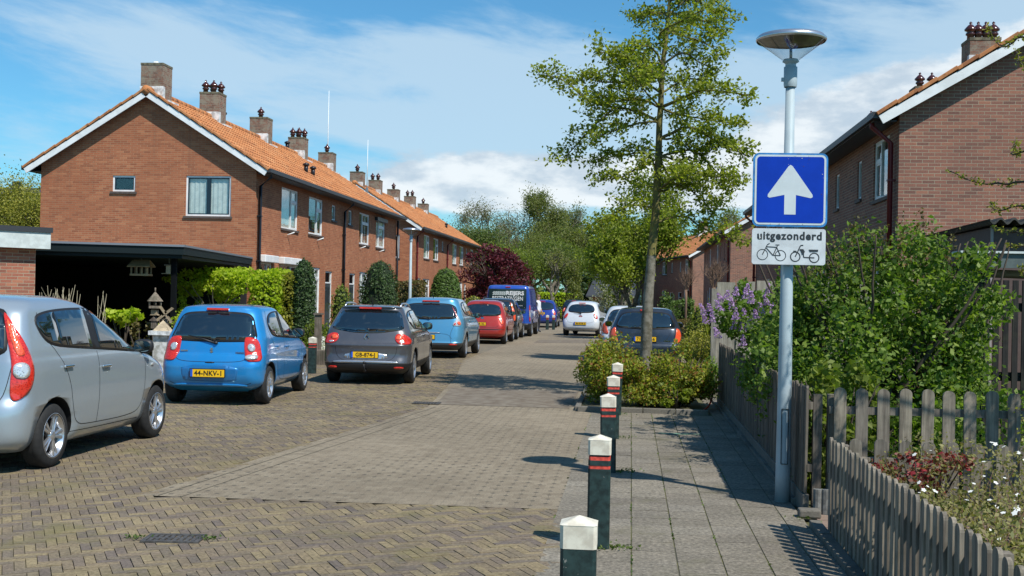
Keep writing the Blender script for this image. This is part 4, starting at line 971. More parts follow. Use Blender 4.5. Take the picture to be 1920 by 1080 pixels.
# --- dark grey estate
grey=paint('dark_grey_metallic_paint',(.115,.115,.125),.55,.3)
clio=dict(paint=grey,wr=.31,axles=(.78,3.38),spokes=5,kind='car',
 bands=[(0,.40,1)],
 keys=[(.20,.25,4.05,.70,5,4),(.27,.06,4.18,.79,5,4),(.34,.01,4.24,.835,5,4),(.40,0,4.26,.855,5,4),(.44,.01,4.26,.862,5,4),(.56,.05,4.25,.866,5,4),(.66,.05,4.2,.866,5,4),(.73,.04,4.14,.866,5,4),(.79,.09,4.08,.863,5,4),(.90,.14,3.7,.855,5,3.6),(.97,.17,3.35,.835,5,3.4),(1.02,.20,3.12,.81,5,3.2),(1.10,.26,2.95,.775,4.8,3.2),(1.22,.36,2.65,.715,4.8,3.2),(1.34,.46,2.38,.655,4.8,3.2),(1.40,.50,2.2,.62,4.5,3.2),(1.425,.46,2.05,.59,4.2,3),(1.45,.60,1.85,.48,3.5,3),(1.465,1.0,1.6,.3,3,3),(1.47,1.2,1.4,.05,2.5,2.5)],
 side=[(.55,1.22),(.75,1.04),(1.3,1.0),(2.2,.97),(2.9,.94),(3.1,.94),(2.9,1.06),(2.5,1.26),(2.1,1.36),(1.5,1.38),(.8,1.34)],
 panes=[(.5,1.08),(1.14,1.92),(2.02,2.78),(2.82,3.1)],
 seams=[[(1.1,1.38),(1.0,1.1),(1.12,.8),(1.28,.4),(1.5,.34),(2.8,.33),(3.0,.5),(3.0,.94)],[(1.96,1.0),(1.98,.6),(1.96,.33)]],
 handles=[(1.25,.9),(2.12,.87)],mirror=(2.85,1.0),
 rear=[(0,1.375),(.45,1.37),(.60,1.34),(.68,1.1),(.70,1.02),(.5,.985),(.25,.95),(0,.945)],rglass=M['cglass'],
 screen=[(0,1.38),(.5,1.34),(.68,1.08),(.4,1.03),(0,1.02)],
 lights=[('tail_light',[(12,.85),(20,.93),(38,.945),(56,.93),(74,.87),(82,.80),(70,.755),(44,.745),(24,.76)],M['lred'],.012),('tail_light_glow',[(18,.86),(25,.91),(40,.92),(48,.87),(40,.83),(22,.83)],M['lbright'],.018),('tail_light_lens',[(28,.80),(46,.80),(48,.765),(30,.765)],M['lclear'],.022)],
 rseams=[[(0,.43),(.45,.44),(.58,.55),(.6,.78)]],
 rdecals=[('bumper_strip',[(-.60,.445),(0,.455),(.60,.445),(.66,.40),(0,.418),(-.66,.40)],M['alloy'],.012),('reflector',[(.55,.345),(.72,.345),(.72,.31),(.55,.31)],M['lred'],.015),('reflector',[(-.55,.345),(-.72,.345),(-.72,.31),(-.55,.31)],M['lred'],.015),('plate_recess',[(-.38,.60),(.38,.60),(.44,.47),(-.44,.47)],M['alloy'],.003)],
 plate=(-.02,.555,'GB-874-J'),wiper=((.02,1.0),(.36,1.0)),brake=(1.405,.22),antenna=.75,rails=(.75,2.2,.55),tow=True,
 extra=lambda e,sk:logo(sk,e,'diamond',0,.86,.075))
a2=car('dark grey estate car with roof rails and tow hook, plate GB-874-J',(-4.81,21.05),R(3.2),clio); a2.scale=(.955,1,1)
# --- light blue compact mpv
lblue=paint('light_blue_metallic_paint',(.10,.34,.54),.45,.32)
scen=dict(paint=lblue,wr=.325,axles=(.85,3.55),spokes=10,bands=[(0,.42,2)],band2=pmat('grey_bumper',(.05,.052,.056),.5),
 keys=[(.22,.25,4.15,.74,5,4),(.30,.06,4.28,.83,5,4),(.38,.0,4.33,.885,5,4),(.42,.0,4.34,.895,5,4),(.46,.02,4.34,.905,5,4),(.60,.04,4.33,.92,5,4),(.80,.08,4.22,.92,5,4),(.95,.12,3.85,.91,5,3.6),(1.05,.15,3.5,.89,5,3.4),(1.11,.17,3.3,.865,5,3.2),(1.25,.24,3.0,.815,5,3.2),(1.40,.33,2.65,.755,5,3.2),(1.50,.40,2.42,.71,4.8,3.2),(1.555,.42,2.25,.66,4.4,3),(1.59,.6,2.0,.54,3.6,3),(1.61,1.0,1.7,.32,3,3),(1.615,1.2,1.5,.05,2.5,2.5)],
 side=[(.65,1.36),(.80,1.17),(1.4,1.12),(2.3,1.07),(3.0,1.03),(3.3,1.03),(3.05,1.18),(2.6,1.38),(2.1,1.49),(1.4,1.51),(.8,1.47)],
 panes=[(.6,1.2),(1.26,2.05),(2.15,2.85),(2.9,3.3)],
 seams=[[(1.2,1.5),(1.1,1.2),(1.2,.9),(1.35,.45),(1.6,.36),(2.9,.35),(3.1,.5),(3.12,1.02)],[(2.1,1.08),(2.1,.36)]],
 handles=[(1.35,.98),(2.25,.95)],mirror=(3.0,1.08),
 rear=[(0,1.46),(.50,1.45),(.68,1.38),(.74,1.12),(.72,1.06),(.5,1.035),(0,1.02)],
 screen=[(0,1.5),(.5,1.46),(.72,1.18),(.4,1.12),(0,1.1)],
 lights=[('tail_light',[(40,1.38),(50,1.37),(56,1.2),(62,1.05),(66,.93),(58,.86),(35,.86),(17,.87),(24,.95),(38,1.0),(46,1.08),(44,1.2)],M['lclear'],.010),('tail_light_stripe',[(41,1.36),(48,1.36),(52,1.22),(54,1.08),(47,1.1),(46,1.2)],M['lred'],.018),('tail_light_glow',[(44,.98),(60,.98),(62,.90),(45,.89)],M['lbright'],.018),('tail_light_inner',[(24,.91),(36,.95),(38,.90),(30,.88)],M['lred'],.018)],
 rseams=[[(0,.66),(.52,.66),(.62,.52)],[(.60,.42),(.56,.66),(.72,1.0)]],
 rdecals=[('chrome_trim',[(-.28,.70),(.30,.70),(.30,.665),(-.28,.665)],M['alloy'],.008),('reflector',[(.55,.40),(.75,.40),(.75,.36),(.55,.36)],M['lred'],.012),('reflector',[(-.55,.40),(-.75,.40),(-.75,.36),(-.55,.36)],M['lred'],.012)],
 plate=(-.09,.57,'58-PLR-2'),wiper=((.0,1.04),(-.38,1.07)),brake=(1.51,.23),antenna=.75,tow=True,
 extra=lambda e,sk:logo(sk,e,'diamond',-.04,.88,.065))
car('light blue tall family car with plate 58-PLR-2, beyond the grey estate',(-5.28,30.4),R(.4),scen)
# --- red rounded hatch
red=paint('red_paint',(.42,.028,.018),.3,.3)
micra=dict(paint=red,wr=.29,axles=(.62,3.05),spokes=5,
 keys=[(.22,.25,3.5,.68,5,4),(.30,.05,3.65,.78,5,4),(.42,0,3.72,.82,5,4),(.60,.02,3.72,.83,5,4),(.80,.10,3.62,.825,4.6,4),(.92,.16,3.3,.81,4.5,3.4),(1.0,.2,3.0,.785,4.5,3.2),(1.15,.3,2.7,.73,4.4,3),(1.30,.4,2.4,.67,4.3,3),(1.42,.5,2.1,.60,4,3),(1.49,.65,1.9,.5,3.6,3),(1.525,.9,1.7,.32,3,3),(1.535,1.2,1.4,.05,2.5,2.5)],
 side=[(.7,1.28),(.85,1.08),(1.5,1.03),(2.4,.98),(2.9,.96),(2.6,1.16),(2.2,1.34),(1.6,1.42),(.95,1.38)],panes=[(.6,1.5),(1.58,2.9)],
 seams=[[(1.0,1.38),(.9,1.1),(1.0,.8),(1.1,.4),(2.4,.35),(2.65,.5),(2.65,.95)]],handles=[(1.1,.9)],mirror=(2.6,1.02),
 rear=[(0,1.40),(.42,1.38),(.58,1.3),(.64,1.1),(.62,1.0),(.4,.97),(0,.965)],screen=[(0,1.4),(.5,1.3),(.6,1.05),(0,1.02)],
 lights=[('tail_light',[(34,.95),(48,.96),(58,.88),(56,.74),(42,.68),(34,.74),(31,.85)],M['lbright'],.02),('tail_light_lens',[(40,.88),(48,.88),(50,.80),(42,.79)],M['lclear'],.03)],
 rdecals=[('bumper_strip',[(-.76,.53),(.76,.53),(.76,.505),(-.76,.505)],M['plast'],.006)],rseams=[[(0,.58),(.56,.58),(.64,.8)]],
 plate=(-.12,.70,'09-TB-XL'),wiper=((0,.97),(-.3,1.0)),brake=(1.44,.15),extra=lambda e,sk:logo(sk,e,'oval',0,.90,.04))
car('small rounded red hatchback between the light blue car and the black one',(-5.13,40.3),R(0),micra)
# --- black hatch with tall lamps
black=paint('black_paint',(.012,.012,.014),.2,.25)
import copy as _cp
blk=dict(agila); blk.update(paint=black,plate=(0,.7,''),lights=[('tail_light',[(38,1.44),(52,1.42),(58,1.15),(56,.75),(42,.72),(40,1.1)],M['lbright'],.012),('tail_light_amber',[(40,1.36),(50,1.35),(52,1.22),(41,1.22)],M['lamber'],.02)],rails=(.6,1.9,.55),darkrail=True,extra=None,spokes=5,sub=3)
car('black tall hatchback with high slim red lamps, in front of the van',(-5.18,44.8),R(0),blk)
# --- blue van with lettering
vblue=paint('blue_van_paint',(.015,.075,.42),.15,.35)
def van_extra(e,sk):
    p,_=sk.hit(0,1.6,'rear',0)
    y=min(sk.hit(x,z,'rear',0)[0].y for x in(-.6,0,.6) for z in (1.35,1.6,1.9))-.012
    b=MB(); b.box(-.80,.78,y,y+.05,1.17,1.98); bd=b.build('sign_board',pmat('dark_van_window',(.01,.02,.025),.15,coat=.6),e)
    for txt,s,x,z,bo in (('REIJERS',.225,.30,1.80,.008),('BESTRATINGEN',.235,-.005,1.575,.0025)):
        me=text_mesh(txt,s,bo,.002,1.0); xs=[v.co.x for v in me.vertices]; wd=max(xs)-min(xs); tgt={'REIJERS':.74,'BESTRATINGEN':1.28}[txt]
        me.materials.clear(); me.materials.append(M['white']); t=link('lettering',me,bd,(x,y-.004,z)); t.rotation_euler=(R(90),0,0); t.scale=(tgt/wd,1,1)
    b=MB()
    for r_ in range(4):
        for k in range(6): b.box(-.64+k*.092+(r_%2)*.03,-.56+k*.092+(r_%2)*.03,y-.004,y,1.72+r_*.04,1.75+r_*.04)
    b.build('brick_pattern_mark',M['grey_white'],bd)
    me=text_mesh('www.reijers.nl',.07,0,.002); me.materials.clear(); me.materials.append(M['white']); t=link('lettering',me,bd,(.42,y-.004,1.30)); t.rotation_euler=(R(90),0,0)
    b=MB(); b.box(-.004,.004,y-.02,y+.2,.55,1.165); b.build('door_gap',M['seam'],e)
    for sg in (1,-1):
        p,_=sk.hit(2.2,1.0,sg,.01); me=text_mesh('REIJERS',.26,.006,.002); me.materials.clear(); me.materials.append(M['white']); t=link('lettering',me,e,(p.x+sg*.012,1.5,.95)); t.rotation_euler=(R(90),0,R(90)*sg)
van=dict(paint=vblue,wr=.34,axles=(.95,4.0),spokes=5,kind='van',bands=[(0,.55,1)],
 keys=[(.26,.25,4.9,.80,6,4),(.34,.04,5.05,.92,7,4),(.50,0,5.1,.97,7,4),(.56,.03,5.1,.985,8,4),(.8,.04,5.05,.985,8,4),(1.0,.05,4.8,.985,8,3.6),(1.15,.05,4.4,.98,8,3.6),(1.4,.06,4.1,.955,8,3.6),(1.7,.07,3.85,.925,8,3.8),(1.95,.09,3.6,.89,8,4),(2.05,.11,3.4,.86,7,4),(2.11,.16,3.2,.80,6,4),(2.14,.3,3.0,.65,5,4),(2.15,.8,2.4,.3,4,4)],
 side=[(2.9,1.25),(2.9,1.8),(3.5,1.8),(4.1,1.35),(4.15,1.25)],panes=[(2.9,4.2)],seams=[[(.9,.6),(.9,1.9),(2.7,1.9),(2.7,.6)]],handles=[(2.8,1.1)],mirror=(3.95,1.35),
 lights=[('tail_light',[(48,1.32),(58,1.32),(58,.62),(48,.62)],M['lred'],.02),('tail_light_lens',[(49,1.12),(57,1.12),(57,.80),(49,.80)],M['lclear'],.03)],
 brake=(2.06,.1),rdecals=[('sticker',[(.55,.86),(.67,.86),(.67,.74),(.55,.74)],pmat('pink_sticker',(.6,.1,.25),.5),.02)],extra=van_extra,mircol=M['plast'])
car('blue delivery van with white paving company lettering on its rear doors',(-5.12,48.6),R(0),van)
# --- blue hatch behind two bollards
dblue=paint('deep_blue_paint',(.012,.04,.28),.3,.3)
g206=dict(micra); g206.update(paint=dblue,plate=(-.1,.78,'22-FN-RK'),extra=None,sub=3)
car('deep blue hatchback parked beyond the van behind two short bollards',(-4.85,64.),R(0),g206)
# --- white small hatch driving away
white=paint('white_car_paint',(.62,.66,.70),.1,.3)
ka=dict(micra); ka.update(paint=white,plate=(0,.55,'86-KVB-3'),rear=[(0,1.40),(.40,1.38),(.55,1.28),(.60,1.1),(.5,1.02),(0,1.0)],lights=[('tail_light',[(34,.98),(50,.98),(62,.88),(58,.76),(42,.76),(32,.86)],M['lred'],.02)],rdecals=[],extra=lambda e,sk:logo(sk,e,'oval',0,.86,.05))
car('white small rounded hatchback out on the road beyond the shrubs',(-2.2,51.2),R(-7),ka,None)
# --- dark blue-grey hatch behind the tree, seen through the shrubs
dgb=paint('dark_slate_blue_paint',(.022,.034,.055),.4,.3)
p207=dict(paint=dgb,wr=.30,axles=(.72,3.26),spokes=5,
 keys=[(.22,.25,3.85,.70,5,4),(.30,.05,3.98,.80,5,4),(.42,0,4.03,.85,5,4),(.55,.0,4.03,.868,5,4),(.63,.03,4.0,.872,5,4),(.66,.07,4.0,.872,5,4),(.82,.10,3.9,.868,5,4),(.94,.14,3.5,.85,5,3.4),(1.0,.17,3.2,.825,5,3.2),(1.15,.28,2.85,.76,4.6,3),(1.30,.42,2.5,.69,4.5,3),(1.40,.52,2.2,.63,4.2,3),(1.45,.6,2.,.53,3.6,3),(1.475,.9,1.7,.32,3,3),(1.48,1.2,1.4,.05,2.5,2.5)],
 side=[(.62,1.26),(.85,1.08),(1.5,1.03),(2.5,.98),(3.05,.95),(2.75,1.14),(2.3,1.32),(1.6,1.38),(.95,1.36)],panes=[(.6,1.3),(1.38,2.2),(2.28,3.1)],
 seams=[[(1.1,1.38),(1.0,1.1),(1.1,.8),(1.2,.4),(2.5,.35),(2.75,.5),(2.75,.95)]],handles=[(1.2,.9)],mirror=(2.75,1.0),mircol=dgb,
 rear=[(0,1.385),(.45,1.37),(.60,1.3),(.70,1.08),(.68,.99),(.4,.97),(0,.965)],screen=[(0,1.4),(.5,1.3),(.66,1.05),(0,1.02)],
 lights=[('tail_light',[(58,1.0),(72,.97),(72,.80),(60,.68),(40,.66),(28,.67),(40,.80),(50,.95)],M['lbright'],.012)],
 rdecals=[('bumper_strip',[(-.7,.42),(.7,.42),(.7,.38),(-.7,.38)],M['plast'],.008)],rseams=[[(0,.66),(.45,.66),(.58,.9)]],
 plate=(-.02,.74,'71-ZXT-6'),wiper=((0,.98),(-.35,1.0)),brake=(1.41,.14),antenna=.8,
 extra=lambda e,sk:(logo(sk,e,'lion',0,.88,.05),logo(sk,e,'script',.5,.70,.03)))
car('dark slate blue hatchback half hidden by the shrubs and the tree trunk',(.36,27.6),R(.5),p207)
w2=dict(p207); w2.update(paint=white,plate=(0,.7,''),extra=None,sub=3,mircol=white)
car('white car roof showing just ahead of the dark blue hatchback',(.02,33.6),R(0),w2)
sv=dict(micra); sv.update(paint=silver,plate=(0,.7,''),extra=None,sub=3)
car('silver blue car far off on the right, left of the white roof',(-.9,72),R(0),sv)
dk=dict(micra); dk.update(paint=black,plate=(0,.7,''),extra=None,sub=3)
car('dark car far down the street between the blue and the white hatchbacks',(-3.9,80),R(0),dk)
dk2=dict(micra); dk2.update(paint=dgb,plate=(0,.7,''),extra=None,sub=3)
car('small dark car farthest off, half behind the white hatchback',(-1.7,90),R(0),dk2)

# ------------------------------------------------ bollards
M['bgreen']=pmat('dark_green_bollard_paint',(.016,.034,.032),.5,noise=.45,nscale=16)
_m=M['bgreen']; _t=NT(_m.node_tree); _p=_t.n['Principled BSDF']; _src=_p.inputs['Base Color'].links[0].from_socket; _tc=_t.new('ShaderNodeTexCoord'); _oi=_t.new('ShaderNodeObjectInfo'); _va=_t.new('ShaderNodeVectorMath',operation='ADD'); _t.l.new(_tc.outputs['Object'],_va.inputs[0]); _t.l.new(_oi.outputs['Location'],_va.inputs[1])
_c=_t.noise(_va.outputs[0],42,3,.75); _d=_t.noise(_va.outputs[0],6,3,.6); _k=_t.smooth(_t.math('MULTIPLY_ADD',_d,.35,_c),.86,.92); _t.l.new(_t.mix(_k,_src,(.28,.27,.24)),_p.inputs['Base Color'])
M['cream']=pmat('cream_cap_paint',(.72,.68,.56),.6,c2=(.55,.50,.40),nscale=16)
M['redband']=pmat('red_band',(.62,.075,.05),.5,noise=.25,nscale=30)
def bollard_proto(bands=True):
    e=empty('bollard',(0,0,0),'x','bollard','green bollards with cream caps')
    s=.075; H=.76
    def sq(mb,z0,z1,h,ch,m=0):
        P=[(-h+ch,-h),(h-ch,-h),(h,-h+ch),(h,h-ch),(h-ch,h),(-h+ch,h),(-h,h-ch),(-h,-h+ch)]; mb.poly([(x,y,z0) for x,y in P],(0,0,z1-z0),m); return P
    mb=MB(); 
    if bands: sq(mb,-.1,.535,s,.014); sq(mb,.558,.592,s,.014)
    else: sq(mb,-.1,.63,s,.014)
    mb.build('post',M['bgreen'],e)
    mb=MB(); z0=.63
    P=sq(mb,z0,.728,s+.002,.014); b=len(mb.V); mb.V+=[(x*1.02,y*1.02,.728) for x,y in P]+[(0,0,H)]; 
    for k in range(8): mb.F.append((b+k,b+(k+1)%8,b+8)); mb.M.append(0); mb.Sm.append(False)
    mb.build('cap',M['cream'],e)
    if bands:
        mb=MB(); sq(mb,.535,.558,s-.003,.012); sq(mb,.592,.616,s-.003,.012); sq(mb,.616,.63,s-.012,.01,1); mb.build('red_bands',[M['redband'],M['bgreen']],e)
    return e
bp=bollard_proto(False); bp.location=(-.20,4.98,0); bp['label']='nearest bollard, weathered dark green with a cream cap and no red bands'
bq=bollard_proto(); bq.location=(-.19,7.95,0); bq['label']='second bollard of the pavement row, the nearest with two red bands'
for y,lb in ((11.4,'third bollard of the pavement row, between the second and the paired ones'),(14.15,'fourth bollard of the pavement row, its cap against the shrubs'),(17.0,'fifth and smallest bollard of the pavement row, at the planter kerb')):
    c_=copy_of(bq,(-.19,y,0),lb); c_.rotation_euler=(R(random.Random(int(y*10)).uniform(-1.2,1.2)),R(random.Random(int(y*7)).uniform(-1.3,1.3)),R(random.Random(int(y*3)).uniform(-4,4)))
p=G(585,700); copy_of(bq,(p.x,p.y,0),'bollard beside the grey estate car on the left')
copy_of(bq,(-4.25,60,0),'left one of two small bollards before the deep blue car'); copy_of(bq,(-3.95,60.3,0),'right one of two small bollards before the deep blue car')

# ------------------------------------------------ lamp posts and signs
M['lpole']=pmat('pale_blue_grey_pole',(.40,.48,.51),.5,metal=.05,c2=(.33,.40,.43),nscale=2.5)
M['lampbrown']=pmat('lamp_underside',(.16,.13,.10),.4,noise=.3,nscale=5)
M['lampglass']=glassmat('lamp_cone_glass',(.93,.94,.94),.10)
def lamp(loc,label,H=3.99,s=1.):
    e=empty('street_lamp',loc,label,'street lamp','street lamps with cone heads')
    mb=MB(); mb.tube([(0,0,0),(0,0,.25),(0,0,1.3),(0,0,H-.47)],[.066*s,.063*s,.056*s,.038*s],24); mb.build('pole',M['lpole'],e)
    mb=MB()
    for (a,b) in ((.32,.325),(.78,.785)): mb.box(-.028,.028,-.066*s,-.055*s,a,b)
    for x in (-.03,.026): mb.box(x,x+.004,-.0645*s,-.05*s,.325,.78)
    mb.build('access_door_seam',M['seam'],e)
    mb=MB(); mb.lathe([(.052*s,0),(.056*s,.02),(.056*s,.17),(.045*s,.175),(.045*s,.2),(.07*s,.215),(.06*s,.235)],20,(0,0,H-.50)); mb.box(-.075,-.05,-.015,.015,H-.45,H-.42); mb.build('collar',M['lpole'],e)
    mb=MB(); mb.lathe([(.07*s,0),(.285*s,.165)],40,(0,0,H-.27)); mb.build('glass_cone',M['lampglass'],e)
    mb=MB(); mb.lathe([(.285*s,-.012),(.293*s,0),(.293*s,.015),(.27*s,.04),(.14*s,.065),(0,.07)],40,(0,0,H-.105)); mb.lathe([(.28*s,-.002),(.2*s,-.008),(.09*s,-.025),(0,-.028)],40,(0,0,H-.105),m=1); mb.build('lamp_hood',[M['alloy'],M['lampbrown']],e)
    mb=MB(); mb.tube([(0,0,H-.28),(0,0,H-.15)],[.012,.012],8); mb.build('bulb_rod',M['wire'],e)
    return e
lamp((1.30,10.07,0),'pale blue street lamp post carrying the one way sign, nearest on the right')
lamp((-7.42,39.,0),'street lamp behind the grey estate, in front of the left terrace',3.95)
lamp((-5.3,100,0),'small far street lamp at the end of the street before the conifers',3.2,.9)
def rrect(cx,cz,w_,h_,r,y,n=6):
    P=[]
    for (sx,sz,a0) in ((1,1,0),(-1,1,90),(-1,-1,180),(1,-1,270)):
        for k in range(n+1):
            a=R(a0+90*k/n); P.append((cx+sx*(w_/2-r)+r*math.cos(a),y,cz+sz*(h_/2-r)+r*math.sin(a)))
    return P
M['sblue']=pmat('sign_blue',(.004,.045,.42),.6,spec=.15,noise=.08,nscale=3)
M['sblue2']=pmat('sign_edge_blue',(.03,.20,.48),.45,noise=.3,nscale=12)
M['swhite']=pmat('sign_white',(.60,.66,.68),.45,coat=.2,noise=.05,nscale=5)
M['sdark']=pmat('sign_black',(.03,.037,.042),.5)
M['scratch']=pmat('bare_scratch',(.7,.72,.7),.6)
e=empty('one_way_sign',(1.302,9.97,2.615),'square blue one way sign with white upward arrow on the lamp post','sign','signs on the lamp post',R(1.5))
w_=.615
mb=MB(); mb.poly(rrect(0,0,w_,w_,.05,0),(0,.02,0),0); mb.build('panel',M['sblue2'],e)
mb=MB(); mb.poly(rrect(0,0,w_-.03,w_-.03,.04,-.001),(0,-.0012,0)); mb.build('border',M['swhite'],e)
mb=MB(); mb.poly(rrect(0,0,w_-.062,w_-.062,.028,-.0023),(0,-.001,0)); mb.build('face',M['sblue'],e)
mb=MB(); k=w_/650.  # arrow measured in sign units
A=[(-50,-215),(50,-215),(50,-55),(0,0)]
arrow=[(-50,-218),(50,-218),(50,-45),(180,-72),(196,-62),(194,-42),(18,208),(0,220),(-18,208),(-194,-42),(-196,-62),(-180,-72),(-50,-45)]
mb.poly([(x*k,-.0035,z*k) for x,z in arrow],(0,-.001,0)); mb.build('arrow',M['swhite'],e)
mb=MB(); rs=random.Random(5)
for i in range(26):
    if i<14: x,z=rs.uniform(-.02,.16),rs.uniform(.19,.29)
    elif i<20: x,z=rs.uniform(.24,.30),rs.uniform(-.3,.25)
    else: x,z=rs.uniform(-.28,.28),rs.uniform(-.298,-.28)
    a=rs.uniform(.001,.0035); mb.poly([(x+a*math.cos(g)*rs.uniform(.7,1.8),-.0046,z+a*math.sin(g)) for g in (0,1.2,2.4,3.6,4.9)],(0,-.0005,0),i%2)
mb.build('paint_chips',[M['scratch'],pmat('rust',(.12,.06,.03),.9)],e)
mb=MB(); 
for z in (.2,-.2): mb.box(-.09,.09,.02,.05,z-.02,z+.02); mb.box(-.075,-.06,.05,.17,z-.02,z+.02); mb.box(.045,.06,.05,.17,z-.02,z+.02)
mb.build('clamps',M['wire'],e)
e=empty('exception_sign',(1.297,9.96,2.14),'white plate below the arrow sign with bicycle and moped symbols','sign','signs on the lamp post',R(1.5))
mb=MB(); mb.poly(rrect(0,0,.605,.30,.022,0),(0,.018,0)); mb.build('panel',pmat('worn_white_plate',(.60,.64,.66),.5,noise=.1,nscale=7),e)
me=text_mesh('uitgezonderd',.092,.0028,.0008,1.13); me.materials.clear(); me.materials.append(M['sdark']); xs=[v.co.x for v in me.vertices]; t=link('lettering',me,e,(.005,-.0015,.088)); t.rotation_euler=(R(90),0,0); t.scale=(.53/(max(xs)-min(xs)),1,1)
mb=MB(); mb.poly([(-.262+.018,-.003,.105),(-.248,-.003,.118),(-.232,-.003,.07),(-.243,-.003,.062)],(0,-.001,0)); mb.build('scratch',M['scratch'],e)
def ring(mb,cx,cz,r,t,y=-.0012):
    n=28; V=[];F=[]
    for k in range(n):
        g=2*math.pi*k/n
        for q in (r-t/2,r+t/2): V.append((cx+q*math.cos(g),y,cz+q*math.sin(g)))
    for k in range(n): F.append((2*k,2*k+1,(2*k+3)%(2*n),(2*k+2)%(2*n)))
    mb.add(V,F)
def bar(mb,a,b,t,y=-.0012):
    a=Vector((a[0],y,a[1]));b=Vector((b[0],y,b[1])); d=(b-a).normalized(); n=Vector((-d.z,0,d.x))*t/2; mb.add([a-n,b-n,b+n,a+n],[(0,1,2,3)])
q=.605/655
def pt(x,y): return ((x-370)*q,-(y-865)*q)   # from the plate's own pixels
mb=MB()
for cx,cy in ((137,940),(298,947)): c=pt(cx,cy); ring(mb,c[0],c[1],47*q,7*q,-.0010)
for a,b in (((137,940),(180,850)),((180,850),(200,838)),((172,868),(265,872)),((172,880),(232,946)),((232,946),(270,858)),((252,851),(288,851)),((262,870),(298,947)),((232,946),(298,947))): bar(mb,pt(*a),pt(*b),8*q,-.0014-.0002*(a[0]%7))
mb.build('bicycle_symbol',M['sdark'],e)
mb=MB()
for cx,cy in ((430,955),(598,962)): c=pt(cx,cy); ring(mb,c[0],c[1],42*q,10*q,-.0010)
for a,b in (((430,955),(475,855)),((475,853),(500,850)),((500,890),(505,960)),((505,960),(600,962)),((412,905),(440,905))): bar(mb,pt(*a),pt(*b),10*q,-.0014-.0002*(a[0]%5))
P=[pt(*u) for u in ((466,885),(500,885),(514,905),(505,935),(490,935),(480,905))]; mb.poly([(a,-.003,b) for a,b in P],(0,-.0006,0))
P=[pt(*u) for u in ((548,888),(632,888),(632,905),(560,908))]; mb.poly([(a,-.003,b) for a,b in P],(0,-.0006,0))
mb.build('moped_symbol',M['sdark'],e)
mb=MB(); mb.box(-.075,-.06,.018,.17,-.02,.02); mb.box(.045,.06,.018,.17,-.02,.02); mb.build('clamps',M['wire'],e)

# ------------------------------------------------ fences
M['picket']=woodmat('weathered_grey_picket',(.30,.265,.215),(.14,.12,.10),dirt=.4)
M['plank']=woodmat('weathered_brown_plank',(.20,.17,.14),(.09,.075,.062))
M['paleplank']=woodmat('pale_grey_plank',(.36,.34,.30),(.20,.185,.16),dirt=.3)
M['darkslat']=woodmat('dark_stained_slat',(.035,.035,.035),(.016,.016,.017))
def picket_mesh(h,w_,t,axis,name,rnd=True):
    """picket standing on z=0; broad face across axis"""
    P=[(-w_/2,0),(w_/2,0)]; 
    if rnd: P+=[(w_/2,h-w_*.45)]+[(w_/2*math.cos(a),h-w_*.45+w_*.45*math.sin(a)) for a in [R(22),R(45),R(67),R(90),R(113),R(135),R(158)]]+[(-w_/2,h-w_*.45)]
    else: P+=[(w_/2,h-.02),(w_/2-.015,h),(-w_/2+.015,h),(-w_/2,h-.02)]
    mb=MB(); mb.poly([((a,-t/2,b) if axis=='x' else (-t/2,a,b)) for a,b in P],(0,t,0) if axis=='x' else (t,0,0)); return mb
def fence(name,label,A,B,h,w_,gap,z0=.06,mat=None,rails=(.3,.8),t=.02,rnd=True,post=None,side=1,jit=.01):
    A=Vector(A);B=Vector(B); L=(B-A).length; d=(B-A)/L; rz=math.atan2(d.y,d.x)
    e=empty(name,(A.x,A.y,0),label,'fence','wooden garden fences',rz); mt=mat or M['picket']
    p0=picket_mesh(h-z0,w_,t,'x','picket',rnd).build('picket',mt,None,bevel=.003); me=p0.data; bpy.data.objects.remove(p0)
    n=int(L/(w_+gap)); rs=random.Random(int(L*100))
    for k in range(n):
        o=link('picket',me,e,((k+.5)*L/n,rs.uniform(-.002,.002),z0+rs.uniform(-jit,jit))); o.rotation_euler=(rs.uniform(-.008,.008),rs.uniform(-.012,.012),rs.uniform(-.02,.02))
    for q in rails:
        mb=MB(); z=h*q; mb.box(0,L,side*(t/2+.002),side*(t/2+.04),z-.03,z+.03) if side>0 else mb.box(0,L,-(t/2+.04),-(t/2+.002),z-.03,z+.03); mb.build('rail',mt,e)
    for q in (post or []):
        mb=MB(); y0_,y1_=sorted((side*(t/2+.045),side*(t/2+.115))); mb.box(q*L-.035,q*L+.035,y0_,y1_,-.05,h-.06); mb.build('post',mt,e)
    return e
# side>0 is to the left of the direction A->B
fence('picket_fence','long weathered plank fence along the pavement beyond the lamp post',(1.42,19.1),(1.42,9.62),1.0,.085,.012,.14,M['plank'],(.35,.85),.02,False,(0.01,.25,.5,.75,.995),1)
mb=MB(); mb.box(1.40,1.45,9.62,19.1,-.03,.135); tag(mb.build('gravel_board',M['kerb'],bevel=.004),'low concrete board under the long plank fence','kerb board')
fence('picket_fence','tall round topped picket fence crossing behind the garden path, right of the lamp post',(1.60,9.62),(4.8,9.66),1.0,.095,.07,.10,M['picket'],(.28,.82),.022,True,(.01,.55),1)
fence('picket_fence','low picket fence along the pavement in the right foreground corner',(1.45,8.66),(1.47,3.2),.72,.078,.052,.02,M['picket'],(.25,.78),.02,True,(0,.33,.66),1)
fence('picket_fence','low picket fence across, behind the white flowering shrubs',(1.52,8.50),(4.5,8.52),.72,.085,.075,.02,M['picket'],(.25,.78),.02,True,(0.02,.5),1)
